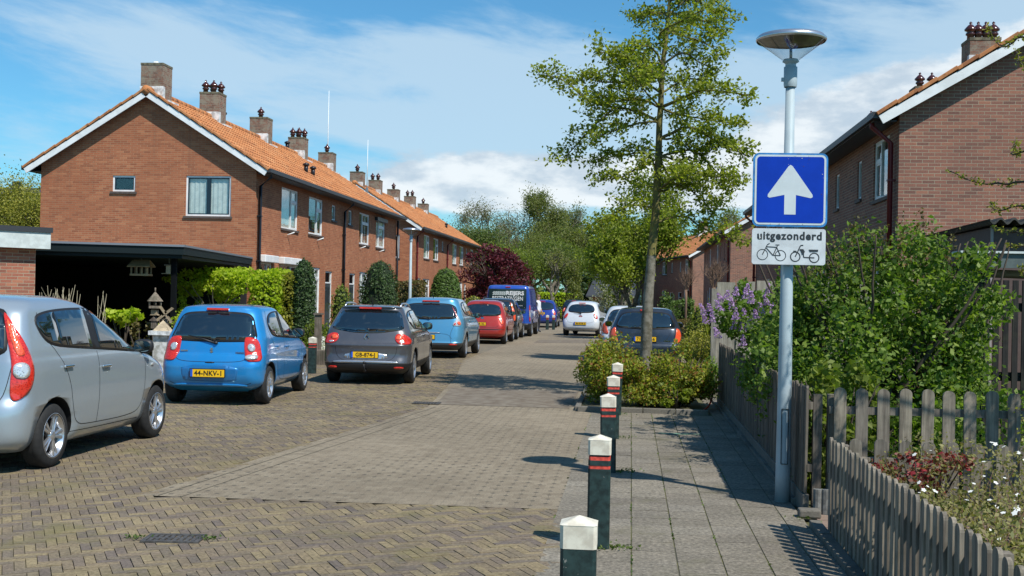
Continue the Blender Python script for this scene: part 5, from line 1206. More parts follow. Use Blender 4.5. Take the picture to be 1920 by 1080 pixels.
# concrete palisade stones by the lamp post
mb=MB()
for k in range(6): mb.tube([(1.50+k*.062,9.52,-.05),(1.50+k*.062,9.52,.20)],.033,10,sm=False)
tag(mb.build('edging_stones',pmat('concrete_edging',(.16,.16,.15),.9,noise=.3,nscale=20)),'short row of grey concrete edging stones beside the lamp post foot','edging stones')
mb=MB(); mb.box(1.33,1.50,9.30,9.42,0,.07); tag(mb.build('loose_block',M['kerb'],bevel=.015),'loose brown paving block at the foot of the lamp post','paving block')
# tall pale plank fence further back
e=empty('plank_fence',(1.58,22,0),'tall pale plank fence behind the lilac','fence','wooden garden fences')
for k in range(10):
    mb=MB(); x=k*.36; mb.box(x,x+.33,-.012,.012,.05,2.02+.02*(k%3)); mb.build('plank',M['paleplank'],e)
mb=MB(); mb.box(0,3.6,.013,.06,1.5,1.58); mb.box(0,3.6,.013,.06,.5,.58); mb.build('rail',M['paleplank'],e)
mb=MB(); mb.box(-.1,-.002,-.05,.05,0,1.9); mb.build('post',M['paleplank'],e)
# dark slatted screen with beam, right edge
e=empty('slatted_screen',(4.05,14.0,0),'dark vertical slat screen under a grey metal beam at the right edge','screen')
for k in range(17):
    mb=MB(); mb.box(k*.105,k*.105+.062,0,.025,.1,1.98); mb.build('slat',M['darkslat'],e)
mb=MB(); mb.box(-.02,1.8,.03,.07,1.62,1.72); mb.box(-.02,1.8,.03,.07,.82,.92); mb.build('rail',M['darkslat'],e)
mb=MB(); mb.box(-.02,.04,.03,.07,0,2.0); mb.box(0,.04,.1,3.,0,2.0); mb.build('side_board',M['darkslat'],e)
mb=MB(); mb.tube([(-.02,.1,2.06),(1.8,.1,2.02)],.05,10); mb.build('round_beam',woodmat('fresh_pine',(.42,.27,.15),(.30,.18,.09),0,.1),e)
mb=MB(); mb.box(-.12,1.85,-.06,.0,2.12,2.28); mb.build('metal_beam',pmat('grey_green_metal',(.10,.125,.12),.5,noise=.15),e)
mb=MB(); mb.box(-.30,1.88,-.09,.3,2.285,2.31); mb.build('roof_strip',M['grey_white'],e)
# brown shed with corrugated roof
e=empty('garden_shed',(5.0,17.,0),'brown garden shed with dark corrugated roof in front of the right gable','shed')
mb=MB(); mb.box(0,3.,0,3.4,0,2.78); mb.build('wall',pmat('brown_shed_board',(.11,.072,.062),.7,noise=.1),e)
mb=MB(); mb.box(-.012,.02,-.012,.02,0,2.78); mb.build('corner_trim',pmat('light_trim',(.35,.3,.28),.6),e)
V=[];F=[]; n=150
for j,(y,zb) in enumerate(((-.25,2.84),(3.6,2.80))):
    for i in range(n+1): x=-.1+3.2*i/n; V.append((x,y,zb+.035*math.sin(x*2*math.pi/.18)))
m2=len(V); V+=[(x,y,z+.03) for x,y,z in V]
for i in range(n): F.append((i,i+1,n+1+i+1,n+1+i)); F.append((m2+i,m2+n+1+i,m2+n+1+i+1,m2+i+1)); F.append((i,m2+i,m2+i+1,i+1)); 
mesh('corrugated_roof',V,F,pmat('corrugated_roof_sheet',(.045,.045,.04),.8,noise=.3,nscale=10),e)

# ------------------------------------------------ plants
nr=np.random.default_rng(11)
def leaf_obj(name,pts,size,mat,parent=None,up=.6,aspect=.62,var=.35,out=None,matidx=None):
    pts=np.asarray(pts,float); n=len(pts)
    N=nr.normal(size=(n,3)); N[:,2]+=up
    if out is not None: N+=out
    N/=np.linalg.norm(N,axis=1)[:,None]+1e-9
    T=np.cross(N,nr.normal(size=(n,3))); T/=np.linalg.norm(T,axis=1)[:,None]+1e-9; B=np.cross(N,T)
    s=size*(1+var*nr.uniform(-1,1,n))[:,None]
    V=np.stack([pts-T*s*.5,pts+B*s*.5*aspect-T*s*.05,pts+T*s*.5-N*s*.12,pts-B*s*.5*aspect-T*s*.05],1).reshape(-1,3)
    me=bpy.data.meshes.new(name); me.vertices.add(4*n); me.vertices.foreach_set('co',V.ravel().astype(np.float32))
    me.loops.add(4*n); me.loops.foreach_set('vertex_index',np.arange(4*n,dtype=np.int32)); me.polygons.add(n)
    me.polygons.foreach_set('loop_start',np.arange(0,4*n,4,dtype=np.int32)); me.polygons.foreach_set('loop_total',np.full(n,4,dtype=np.int32))
    for m in (mat if isinstance(mat,(list,tuple)) else [mat]): me.materials.append(m)
    if matidx is not None: me.polygons.foreach_set('material_index',np.asarray(matidx,dtype=np.int32))
    me.update(); me.validate(); return link(name,me,parent)
def clumps(n,c,rad,k=30,cs=.28,shell=.75,flat=1.):
    """n points gathered in k clumps over an ellipsoid"""
    c=np.array(c,float); rad=np.array(rad,float); d=nr.normal(size=(k,3)); d/=np.linalg.norm(d,axis=1)[:,None]
    r_=shell+(1-shell)*nr.uniform(-1,1,k)[:,None]; r_=np.where(nr.random((k,1))<.25,nr.uniform(0,shell,(k,1)),r_)
    cc=d*r_; sz=cs*nr.uniform(.6,1.4,(k,1)); i=nr.integers(0,k,n)
    p=nr.normal(size=(n,3)); p/=np.linalg.norm(p,axis=1)[:,None]; p*=nr.uniform(0,1,(n,1))**.45
    return c+(cc[i]+p*sz[i]*np.array([1,1,flat]))*rad
def boxpts(n,x0,x1,y0,y1,z0,z1,th=.08,jit=.04):
    """points near the surface of a clipped box"""
    A=[(y1-y0)*(z1-z0)]*2+[(x1-x0)*(z1-z0)]*2+[(x1-x0)*(y1-y0)]; A=np.array(A); f_=nr.choice(5,n,p=A/A.sum()); u=nr.random((n,3)); P=np.array([x0,y0,z0])+u*np.array([x1-x0,y1-y0,z1-z0]); d=nr.exponential(th,n)-jit
    P[f_==0,0]=x0+d[f_==0];P[f_==1,0]=x1-d[f_==1];P[f_==2,1]=y0+d[f_==2];P[f_==3,1]=y1-d[f_==3];P[f_==4,2]=z1-d[f_==4]; return P
def lm(n,*c,**k): M[n]=leafmat(n,c,**k)
lm('leaf_spring',(.13,.16,.02),(.21,.25,.03),(.28,.32,.04),(.36,.38,.06),trans=.55)
lm('leaf_spring2',(.15,.19,.025),(.23,.28,.035),(.32,.37,.05),trans=.5)
lm('leaf_lime',(.26,.36,.02),(.40,.50,.03),(.52,.58,.06),(.33,.43,.025),trans=.5)
lm('leaf_bush',(.05,.10,.015),(.10,.17,.024),(.16,.25,.035),(.27,.34,.07),trans=.45)
lm('leaf_lilac',(.07,.13,.02),(.13,.21,.03),(.20,.29,.05),trans=.45)
lm('leaf_yew',(.025,.055,.014),(.04,.08,.02),(.07,.115,.03),trans=.2)
lm('leaf_box',(.06,.11,.02),(.09,.155,.028),(.13,.20,.04),trans=.2)
lm('leaf_olive',(.12,.14,.04),(.18,.20,.055),(.23,.25,.07),(.15,.17,.05),trans=.45)
lm('leaf_grey_olive',(.14,.14,.07),(.20,.20,.10),(.26,.25,.13),trans=.4)
lm('leaf_wood',(.07,.10,.025),(.11,.15,.035),(.16,.20,.05),trans=.4)
lm('leaf_bright',(.12,.16,.025),(.18,.23,.035),(.24,.29,.045),trans=.45)
lm('leaf_purple',(.05,.010,.018),(.10,.016,.028),(.16,.03,.04),trans=.3)
lm('leaf_rosehedge',(.13,.18,.025),(.23,.28,.035),(.42,.40,.05),(.10,.15,.022),(.34,.13,.04),trans=.45)
lm('leaf_yellow',(.22,.22,.03),(.35,.33,.05),(.14,.17,.03),trans=.3)
lm('leaf_potentilla',(.16,.17,.05),(.24,.23,.07),(.30,.27,.10),(.18,.13,.07),trans=.35)
lm('leaf_red',(.20,.02,.03),(.34,.04,.05),(.16,.09,.04),(.36,.16,.13),trans=.3)
lm('leaf_pale',(.20,.22,.13),(.30,.31,.20),(.38,.38,.27),trans=.3)
lm('leaf_brownish',(.10,.07,.03),(.16,.12,.04),(.14,.15,.04),trans=.3)
lm('leaf_grass',(.05,.09,.02),(.09,.14,.03),(.13,.17,.04),trans=.3)
lm('petal_lilac',(.36,.20,.52),(.48,.30,.62),(.58,.42,.70),trans=.3)
lm('petal_white',(.80,.80,.76),(.85,.84,.80),trans=.2)
M['bark']=pmat('grey_bark',(.22,.20,.16),.9,c2=(.10,.09,.06),nscale=9,bump=.7,bscale=25)
M['barkmoss']=pmat('mossy_bark',(.20,.17,.045),.9,c2=(.08,.07,.04),nscale=7,bump=.7,bscale=25)
M['barkdark']=pmat('dark_twigs',(.07,.055,.04),.9)
M['barkfar']=pmat('far_bark',(.15,.13,.10),.9)
def curve(P,n=5,jit=0.,rs=None):
    P=[Vector(p) for p in P]; Q=[]
    for i in range(len(P)-1):
        p0=P[max(i-1,0)];p1=P[i];p2=P[i+1];p3=P[min(i+2,len(P)-1)]
        for k in range(n):
            t=k/n; q=.5*((2*p1)+(-p0+p2)*t+(2*p0-5*p1+4*p2-p3)*t*t+(-p0+3*p1-3*p2+p3)*t**3)
            if jit: q+=Vector([rs.uniform(-jit,jit) for _ in range(3)])
            Q.append(q)
    Q.append(P[-1]); return Q
# --- the street tree
rt=random.Random(21)
TY=20.1; tb=AY(1207,742,TY)
tree=empty('street_tree',(tb.x,TY,0),'slender spring green street tree standing in the shrub planter','tree')
loc=Vector((tb.x,TY,0))
def TP(px,py,dy=0.): return AY(px,py,TY+dy)-loc
tr=[Vector((0,0,-.05))]+[TP(a,b) for a,b in ((1210,700),(1213,600),(1222,480),(1232,360),(1237,230),(1243,120),(1256,0),(1262,-90))]
rad=[.125,.104,.094,.078,.064,.052,.043,.031,.010]
mb=MB(); Q=curve(tr,4,.006,rt); rq=np.interp(np.linspace(0,8,len(Q)),range(9),rad).tolist(); 
mb.tube(Q,rq,12,0); trunk_pts=Q
limbs=[[(1237,221),(1198,209),(1143,200),(1100,187),(1054,149),(1007,140)],[(1150,205),(1110,240),(1088,264),(1054,302)],[(1232,183),(1203,155),(1130,153),(1095,143)],[(1241,111),(1215,85),(1164,102),(1126,98)],[(1254,43),(1232,25),(1186,38)],
 [(1254,55),(1275,40),(1322,40),(1352,64)],[(1249,111),(1279,100),(1309,115),(1343,132)],[(1241,208),(1275,185),(1322,170),(1403,179)],[(1236,255),(1292,238),(1343,264),(1407,294)],[(1241,294),(1296,281),(1335,315),(1377,352)],[(1232,298),(1198,315),(1164,332),(1130,336)],
 [(1226,400),(1190,385),(1150,400),(1110,420)],[(1225,430),(1280,405),(1330,435),(1405,452)],[(1233,350),(1270,335),(1310,345),(1345,380)],[(1236,240),(1200,230),(1150,245),(1110,260)],[(1238,200),(1200,185),(1160,190),(1120,175)],[(1256,5),(1300,-15),(1345,5)],[(1258,-10),(1225,-30),(1195,-10)],[(1246,150),(1215,130),(1180,125),(1150,130)],[(1244,165),(1280,150),(1310,150),(1330,165)],[(1238,270),(1270,262),(1310,290),(1370,262)],[(1234,320),(1215,290),(1170,290),(1120,300)],
 [(1236,290),(1270,300),(1320,330),(1395,330)],[(1240,200),(1270,215),(1330,225),(1395,235)],[(1250,70),(1290,70),(1330,85),(1350,110)],[(1255,20),(1290,0),(1330,15),(1362,35)],[(1240,130),(1200,115),(1160,105),(1140,120)],[(1235,300),(1260,340),(1300,360),(1340,400)]]
twig_pts=[]; tw=MB()
def twigs_along(Q,r0_,mb,leaves,rs,step=.085,tl=(.16,.42),start=.18,per=9,fl=.5,spread=.055):
    n=len(Q); tot=sum((Q[i+1]-Q[i]).length for i in range(n-1)); acc=0; nxt=tot*start
    for i in range(n-1):
        seg=(Q[i+1]-Q[i]); L=seg.length; 
        if L<1e-5: continue
        d=seg/L
        while nxt<acc+L:
            p=Q[i]+d*(nxt-acc); a=Vector([rs.gauss(0,1),rs.gauss(0,1),rs.gauss(0,fl)+.12]); a=(a-d*a.dot(d)*.6+d*.7).normalized(); ln=rs.uniform(*tl)*(1-.35*nxt/tot)
            e_=p+a*ln+Vector((0,0,ln*.12)); m_=p+a*ln*.5; mb.tube([p,m_,e_],[r0_*.42,r0_*.28,r0_*.1],4,0,False)
            for k in range(per):
                q=p+(e_-p)*rs.uniform(.3,1.05); leaves.append((q.x+rs.gauss(0,spread),q.y+rs.gauss(0,spread),q.z+rs.gauss(0,spread*.7)))
            for _ in range(2):
                b=(a+Vector([rs.gauss(0,.7),rs.gauss(0,.7),rs.gauss(0,.35)])).normalized(); s_=p+(e_-p)*rs.uniform(.3,.9); f2=s_+b*ln*.5
                mb.tube([s_,f2],[r0_*.22,r0_*.08],3,0,False)
                for k in range(per//2): 
                    q=s_+(f2-s_)*rs.uniform(.4,1.1); leaves.append((q.x+rs.gauss(0,spread),q.y+rs.gauss(0,spread),q.z+rs.gauss(0,spread*.7)))
            nxt+=step*rs.uniform(.6,1.5)
        acc+=L
leaves=[]
for k,Lm in enumerate(limbs):
    yo=rt.uniform(-1.0,1.0); n=len(Lm); P=[TP(a,b,yo*(i/(n-1))) for i,(a,b) in enumerate(Lm)]; P[0]=min(trunk_pts,key=lambda q:(q-TP(*Lm[0])).length) if k!=1 else P[0]
    Q=curve(P,4,.012,rt); m=len(Q); r1=.030 if k in(0,7,8) else .021; mb.tube(Q,[r1*(1-.8*i/m)+.002 for i in range(m)],6,1,False)
    twigs_along(Q,.012,mb,leaves,rt,.060,(.20,.48),.14,19,.42,.072)
for k in range(10):   # limbs running towards and away from the viewer
    t=rt.uniform(.50,.97); p=trunk_pts[int(t*(len(trunk_pts)-1))]; s_=-1 if k%2 else 1; ln=(1.6 if t<.8 else .9)
    P=[p,p+Vector((rt.uniform(-.3,.3),s_*ln*.4,.12)),p+Vector((rt.uniform(-.6,.6),s_*ln,.25))]; Q=curve(P,4,.01,rt); mb.tube(Q,[.02*(1-.8*i/len(Q))+.002 for i in range(len(Q))],5,1,False); twigs_along(Q,.011,mb,leaves,rt,.085,(.18,.42),.3,15,.4,.07)
mb.build('trunk',[M['bark'],M['barkmoss']],tree)
# moss on the upper trunk: paint by swapping slot for higher faces
leaf_obj('crown',leaves,.068,M['leaf_spring'],tree,.9)
tm=[o for o in tree.children if o.name.startswith('trunk')][0].data
for p_ in tm.polygons:
    if p_.material_index==0 and tm.vertices[p_.vertices[0]].co.z>2.3: p_.material_index=1

def grow(mb,leaves,p,d,L,r,lev,rs,maxlev,per=10,spread=.3,up=.15,m=0,fork=(2,4)):
    n=4; Q=[p]
    for i in range(n):
        d=(d+Vector([rs.gauss(0,.10),rs.gauss(0,.10),rs.gauss(0,.06)+up*.12])).normalized(); p=p+d*L/n; Q.append(p)
    mb.tube(Q,[r*(1-.45*i/n) for i in range(n+1)],6 if lev<2 else 3,m,False)
    if lev>=maxlev-1:
        for k in range(per):
            q=Q[rs.randint(1,n)]; leaves.append((q.x+rs.gauss(0,spread),q.y+rs.gauss(0,spread),q.z+rs.gauss(0,spread)))
    if lev>=maxlev: return
    for k in range(rs.randint(*fork)):
        q=Q[-1] if k==0 else Q[rs.randint(2,n)]; a=Vector([rs.gauss(0,1),rs.gauss(0,1),rs.gauss(0,.5)+up]); a=(d*1.1+a.normalized()*.85).normalized()
        grow(mb,leaves,q,a,L*rs.uniform(.62,.82),r*.58,lev+1,rs,maxlev,per,spread,up,m,fork)
def gtree(label,x,y,H,wd,mat,seed,per=8,ls=.3,spread=.35,name='tree',group=None,bark=None,lev=5,cat='tree',trunkfrac=.28,z0=0,scale_to=True,fork=(2,4),up=.25):
    rs=random.Random(seed); e=empty(name,(x,y,z0),label,cat,group); mb=MB(); lv=[]
    L=1.
    grow(mb,lv,Vector((0,0,0)),Vector((0,0,1)),L,.11,0,rs,lev,per,spread/H*3.3,up,0,fork)
    P=np.array(lv) if lv else np.zeros((1,3)); zmax=max(np.percentile(P[:,2],99.5),.1); wx=max(np.percentile(np.abs(P[:,:2]),97),.1)
    sz=H/zmax; sx=wd/2/wx
    mb.V=[(v[0]*sx,v[1]*sx,v[2]*sz) for v in mb.V]; mb.build('trunk',bark or M['barkfar'],e)
    if per>0: leaf_obj('crown',P*np.array([sx,sx,sz]),ls,mat,e,.5)
    return e
def px2(px,y): return (px-1184)/2200*y*1.0+0.0
def bigx(px,py,y): return AY(px,py,y).x
# second street tree behind the first one
T2=32.; b2=bigx(1190,620,T2)
gtree('second street tree with bright green leaves right behind the first',b2-.15,T2,5.0,2.7,M['leaf_spring2'],77,18,.085,.18,'street_tree',None,M['bark'],6,up=.3)
gtree('third street tree, thin and light green beyond the second',bigx(1160,600,48),48.,5.0,2.6,M['leaf_spring2'],31,16,.12,.25,'street_tree',None,M['bark'],5)
gtree('slim young street tree with a pale stem in the middle of the street view',bigx(1033,590,85),85.,5.4,2.6,M['leaf_olive'],41,6,.15,.25,'street_tree',None,M['bark'],5)
# trees closing the street, each its own
bgt=[('tall half bare tree behind the purple maple, left of the wood',925,118,13.2,9,'leaf_grey_olive',4,.26),
('half bare tree with upright twigs, second in the wood',985,122,12.4,9,'leaf_grey_olive',4,.26),
('tallest feathery light green tree in the middle of the wood',1042,120,14.4,8,'leaf_olive',12,.28),
('thin bare topped tree at the right end of the wood',1100,126,12.,9,'leaf_grey_olive',4,.26),
('broad grey green tree behind the far end of the left terrace',860,112,10.,9,'leaf_grey_olive',8,.26),
('dark green pine like tree just past the left terrace end',888,100,8.6,6,'leaf_wood',14,.28),
('bright green spreading tree right of the purple maple',940,92,6.6,7.5,'leaf_bright',14,.24),
('mid green tree in front of the wood above the blue van',985,96,6.8,7,'leaf_wood',14,.26),
('olive green willow like tree over the middle of the street',1040,104,9.2,7,'leaf_olive',16,.26),
('light green tree left of the dark spruce',1065,98,7.4,6,'leaf_bright',13,.24),
('soft green tree behind the right terraces, left of the blue sign',1385,150,15.,12,'leaf_olive',12,.34),
('brownish budding tree above the far orange roof',1315,150,13.2,12,'leaf_brownish',9,.34),
('green tree behind the far right terraces near the street tree',1180,130,12.5,10,'leaf_olive',11,.3),
('tall bushy tree between the street tree and the wood',1140,118,9.5,8,'leaf_wood',14,.28)]
for i,(lb,px,y,H,wd,mt,per,ls) in enumerate(bgt): gtree(lb,bigx(px,590,y),y,H*.87,wd,M[mt],100+i*7,int(per*2.1),ls*.58,.42,'tree','trees closing off the end of the street',None,6,fork=(2,4))
gtree('yellow green bushy tree rising behind the garage at the left edge',bigx(42,500,48),48.,6.4,3.2,M['leaf_yellow'],58,70,.09,.42,'tree',None,None,5)
# far wood as one mass
P=np.concatenate([np.stack([nr.uniform(-90,70,26000),nr.uniform(150,172,26000),nr.uniform(0,1,26000)**.8*(8.5+3*np.sin(np.linspace(0,40,26000)))],1)])
P[:,2]=nr.random(26000)*(8.0+1.6*np.sin(P[:,0]*.23)+1.2*np.sin(P[:,0]*.71+1))
tag(leaf_obj('far_wood',P,.75,M['leaf_wood'],None,.3),'dense green wood far behind the houses','wood',kind='stuff')
# dark spruce and columnar conifers
def conifer(label,x,y,H,r_,mat,n,ls,pw=1.,grp=None,name='conifer_tree',z0=.2):
    e=empty(name,(x,y,0),label,'conifer',grp); z=nr.random(n)**1.15; a=nr.uniform(0,2*math.pi,n); k=nr.integers(0,60,n); ph=np.sin(k*12.9898)*.5+.5
    rr3=r_*(1-z)**pw*(.72+.38*np.sin(z*H*4.5+a*2)*.5+.25*ph)*nr.uniform(.6,1.05,n)**.6
    P=np.stack([rr3*np.cos(a),rr3*np.sin(a),z0+z*(H-z0)-rr3*.18],1); leaf_obj('foliage',P,ls,mat,e,.2,.4); mb=MB(); mb.tube([(0,0,0),(0,0,H*.92)],[r_*.09,.02],8); mb.build('trunk',M['barkdark'],e); return e
conifer('dark pointed spruce at the end of the street',bigx(1102,590,105),105,7.6,2.4,M['leaf_yew'],5200,.34,.8)
conifer('second dark spruce right behind the first one',bigx(1128,590,112),112,6.8,2.6,M['leaf_yew'],4500,.36,.7)
conifer('narrow olive green columnar conifer before the dark spruces',bigx(1075,590,90),90,4.6,.75,M['leaf_olive'],2600,.2,.25)
# clipped shapes: solid core plus leaf skin
def topiary(name,label,x,y,prof,mat,n,ls,cat='shrub',core=(.012,.022,.008),grp=None,jit=.03,lump=0.):
    """prof: list of radius,height"""
    e=empty(name,(x,y,0),label,cat,grp); hs=[p[1] for p in prof]; rs_=[p[0] for p in prof]
    w_=np.interp(np.linspace(hs[0],hs[-1],200),hs,rs_)+.05; zz=nr.choice(np.linspace(hs[0],hs[-1],200),n,p=w_/w_.sum())+nr.normal(0,.02,n); r_=np.interp(zz,hs,rs_); a=nr.uniform(0,2*math.pi,n)
    r_=r_*(1+lump*np.sin(a*3+zz*2.6)+lump*.6*np.sin(a*5-zz*4.1))*(1-np.abs(nr.normal(0,jit*1.6,n)))+nr.normal(0,jit*.5,n)
    o_=np.stack([np.cos(a),np.sin(a),np.zeros(n)+.3],1)*1.6
    leaf_obj('foliage',np.stack([r_*np.cos(a),r_*np.sin(a),zz],1),ls,mat,e,.1,.6,out=o_)
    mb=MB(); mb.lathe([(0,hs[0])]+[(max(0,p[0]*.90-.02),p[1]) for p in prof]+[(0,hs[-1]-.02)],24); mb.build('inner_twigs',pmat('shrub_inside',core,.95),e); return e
def hedge(name,label,x0,x1,y0,y1,h,mat,n,ls,th=.06,cat='hedge',z0=.0,jit=.04,core=True):
    e=empty(name,((x0+x1)/2,y0,0),label,cat); cx=(x0+x1)/2
    P=boxpts(n,x0-cx,x1-cx,0,y1-y0,z0,h,th,jit); P[:,2]+=.04*np.sin(P[:,0]*5)+.03*np.sin(P[:,1]*7)
    leaf_obj('foliage',P,ls,mat,e,.4)
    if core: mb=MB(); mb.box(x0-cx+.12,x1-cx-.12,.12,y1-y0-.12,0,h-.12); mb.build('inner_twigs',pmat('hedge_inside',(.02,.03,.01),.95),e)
    return e
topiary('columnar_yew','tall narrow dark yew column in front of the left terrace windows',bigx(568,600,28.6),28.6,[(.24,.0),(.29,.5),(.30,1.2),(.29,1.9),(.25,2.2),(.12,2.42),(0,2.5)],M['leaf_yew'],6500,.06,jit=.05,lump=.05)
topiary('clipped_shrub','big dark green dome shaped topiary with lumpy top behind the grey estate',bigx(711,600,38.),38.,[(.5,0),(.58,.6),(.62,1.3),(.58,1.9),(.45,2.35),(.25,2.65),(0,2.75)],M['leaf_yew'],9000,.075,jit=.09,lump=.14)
topiary('clipped_shrub','large smooth beehive shaped topiary left of the purple maple',bigx(835,590,48.),48.,[(.55,0),(.68,.7),(.70,1.3),(.62,1.9),(.48,2.4),(.26,2.70),(0,2.78)],M['leaf_box'],9000,.085,jit=.03)
topiary('clipped_shrub','small loose green bush by the front doors',bigx(640,600,35.),35.,[(.22,0),(.30,.6),(.30,1.2),(.22,1.6),(.08,1.85),(0,1.9)],M['leaf_bright'],2600,.08,jit=.12)
topiary('small_conifer','bright green cone shaped conifer beside the lilac',bigx(1309,630,31.),31.,[(.32,0),(.36,.4),(.28,.9),(.14,1.3),(0,1.52)],M['leaf_spring2'],3800,.06,jit=.1)
topiary('clipped_shrub','rounded yellow green shrub just before the purple maple',bigx(888,590,62.),62.,[(.5,0),(.62,.6),(.55,1.1),(.3,1.5),(0,1.65)],M['leaf_yellow'],2600,.12,jit=.12)
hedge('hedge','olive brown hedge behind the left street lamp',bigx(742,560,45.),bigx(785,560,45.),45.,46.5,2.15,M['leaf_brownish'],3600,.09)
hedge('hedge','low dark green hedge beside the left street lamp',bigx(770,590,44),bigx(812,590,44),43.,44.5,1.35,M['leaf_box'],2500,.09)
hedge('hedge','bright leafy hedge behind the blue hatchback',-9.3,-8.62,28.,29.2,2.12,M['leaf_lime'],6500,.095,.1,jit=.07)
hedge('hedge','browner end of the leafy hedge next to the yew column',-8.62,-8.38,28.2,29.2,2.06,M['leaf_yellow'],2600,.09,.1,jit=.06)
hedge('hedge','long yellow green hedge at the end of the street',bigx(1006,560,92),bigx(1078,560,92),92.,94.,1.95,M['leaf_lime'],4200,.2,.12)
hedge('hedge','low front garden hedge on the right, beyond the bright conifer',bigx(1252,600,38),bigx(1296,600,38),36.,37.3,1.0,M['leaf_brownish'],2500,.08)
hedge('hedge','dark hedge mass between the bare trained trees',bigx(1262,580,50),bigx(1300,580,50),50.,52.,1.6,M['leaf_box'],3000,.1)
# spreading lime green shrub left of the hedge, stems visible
e=empty('garden_shrub',(-10.2,28,0),'spreading lime green shrub with open grey stems behind the blue hatchback','shrub')
rs=random.Random(8); mb=MB()
for k in range(9):
    a=k*.7; mb.tube(curve([(rs.gauss(0,.05),rs.gauss(0,.05),0),(rs.gauss(0,.1),0,.8),(.35*math.cos(a),.25*math.sin(a),1.3),(.85*math.cos(a),.6*math.sin(a),1.8)],4),[.035*(1-i/14)+.004 for i in range(13)],6)
mb.build('stems',M['bark'],e)
P=np.concatenate([clumps(4200,(0,0,1.85),(1.15,.7,.42),34,.30,.8),clumps(900,(-.7,0,1.2),(.45,.5,.5),10,.3,.8)]); leaf_obj('foliage',P,.10,M['leaf_lime'],e,.8)
# purple maple
e=gtree('broad dark purple leaved maple at the end of the left terrace',bigx(930,600,74),74.,5.0,5.2,M['leaf_purple'],61,1,.16,.25,'purple_maple',None,M['barkdark'],4)
for o in list(e.children):
    if o.name.startswith('crown'): bpy.data.objects.remove(o)
P=np.concatenate([clumps(9500,(0,0,2.9),(2.35,2.0,1.9),60,.26,.82),clumps(2500,(.3,0,1.7),(2.1,1.6,.8),20,.3,.8)]); leaf_obj('crown',P,.17,M['leaf_purple'],e,.6)
# shrubs on the right, mid distance
def shrub(label,x,y,rx,ry,h,mat,n,ls,k=24,name='garden_shrub',z0=0.,cs=.33,shell=.75,stem=True,cat='shrub'):
    e=empty(name,(x,y,0),label,cat); P=clumps(n,(0,0,z0+(h-z0)*.52),(rx,ry,(h-z0)*.5),k,cs,shell); P=P[P[:,2]>.02]; leaf_obj('foliage',P,ls,mat,e,.6)
    if stem:
        rs=random.Random(int(x*100)); mb=MB()
        for q in range(8):
            a=rs.uniform(0,6.28); mb.tube([(0,0,-.02),(rx*.3*math.cos(a),ry*.3*math.sin(a),h*.45),(rx*.75*math.cos(a),ry*.75*math.sin(a),h*.85)],[.022,.013,.004],5)
        mb.build('stems',M['barkdark'],e)
    return e
shrub('pale flowering grey green shrub in front of the far right terrace',bigx(1150,600,58),58.,1.3,1.,2.6,M['leaf_pale'],3400,.13)
shrub('rounded mid green bush left of the first bare trained tree',bigx(1245,590,47),47.,.62,.6,1.75,M['leaf_box'],2600,.09,18)
shrub('dark green bush under the right terrace windows',bigx(1268,600,54),54.,.8,.6,1.9,M['leaf_yew'],2200,.1,18)
shrub('green climbing shrub behind the second bare trained tree',bigx(1345,560,36),36.,.75,.6,2.1,M['leaf_bright'],2600,.08,20)
shrub('small yellow green bush at the far garage',bigx(1110,595,80),80.,.8,.6,.9,M['leaf_yellow'],500,.14,9)
shrub('yellow variegated shrub beside the dark blue hatchback',bigx(1310,660,23.3),23.3,.42,.9,1.12,M['leaf_yellow'],5200,.045,30)
shrub('low green plant at the end of the planter by the path',bigx(1325,710,20.6),20.6,.3,.5,.62,M['leaf_bush'],1800,.05,16)
# bare trained trees
for (px,y,lb) in ((1285,38.,'first bare trained tree with a thin stem and twiggy head'),(1337,30.,'second bare trained tree, its twiggy head before the brick gable')):
    x=bigx(px,600,y); e=empty('bare_tree',(x,y,0),lb,'tree','bare trained trees'); rs=random.Random(int(px)); mb=MB(); mb.tube([(0,0,0),(.01,0,1.6),(.0,0,2.0)],[.04,.035,.05],8); ll=[]
    for k in range(16):
        a=rs.uniform(0,6.28); d=Vector((math.cos(a)*.55,math.sin(a)*.5,1)).normalized(); grow(mb,ll,Vector((0,0,1.95)),d,.32,.014,0,rs,3,0,.1,.5,0,(2,3))
    mb.build('trunk',pmat('bare_twig_bark',(.20,.13,.09),.9),e)
# planter shrubs under the tree
M['soilin']=pmat('shrub_shade',(.02,.022,.01),.95)
def planter(label,x,y,rx,ry,h,n,k,mt='leaf_rosehedge',ls=.052): shrub(label,x,y,rx,ry,h,M[mt],n,ls,k,'planter_shrub')
planter('tall left shrub of the planter with yellow green and red tipped leaves',-.38,18.5,.50,.75,1.12,7500,44)
planter('low shrub on the planter front edge below the tree trunk',.18,18.05,.55,.55,.80,6500,40)
planter('dense shrub on the right front corner of the planter',.78,18.2,.50,.65,.92,7000,42)
planter('bright green sprout at the planter front edge',.72,17.72,.28,.22,.42,1600,12,'leaf_spring2',.05)
planter('second row shrub behind the tree trunk in the planter',.0,20.9,.62,.9,.62,4200,30)
planter('second row shrub on the right of the planter',.85,20.4,.42,.8,.66,3800,26)
planter('rear planter shrub before the dark blue hatchback',.1,23.8,.7,1.4,.45,4200,30)
# red hose by the planter
mb=MB(); Q=curve([(1.05,17.6,.02),(1.2,17.9,.10),(1.28,18.4,.32),(1.12,18.9,.50),(1.0,18.6,.55)],6); mb.tube(Q,.014,6); tag(mb.build('red_pipe',pmat('red_plastic',(.45,.04,.02),.4)),'thin curved red handle sticking out of the planter shrubs','handle')
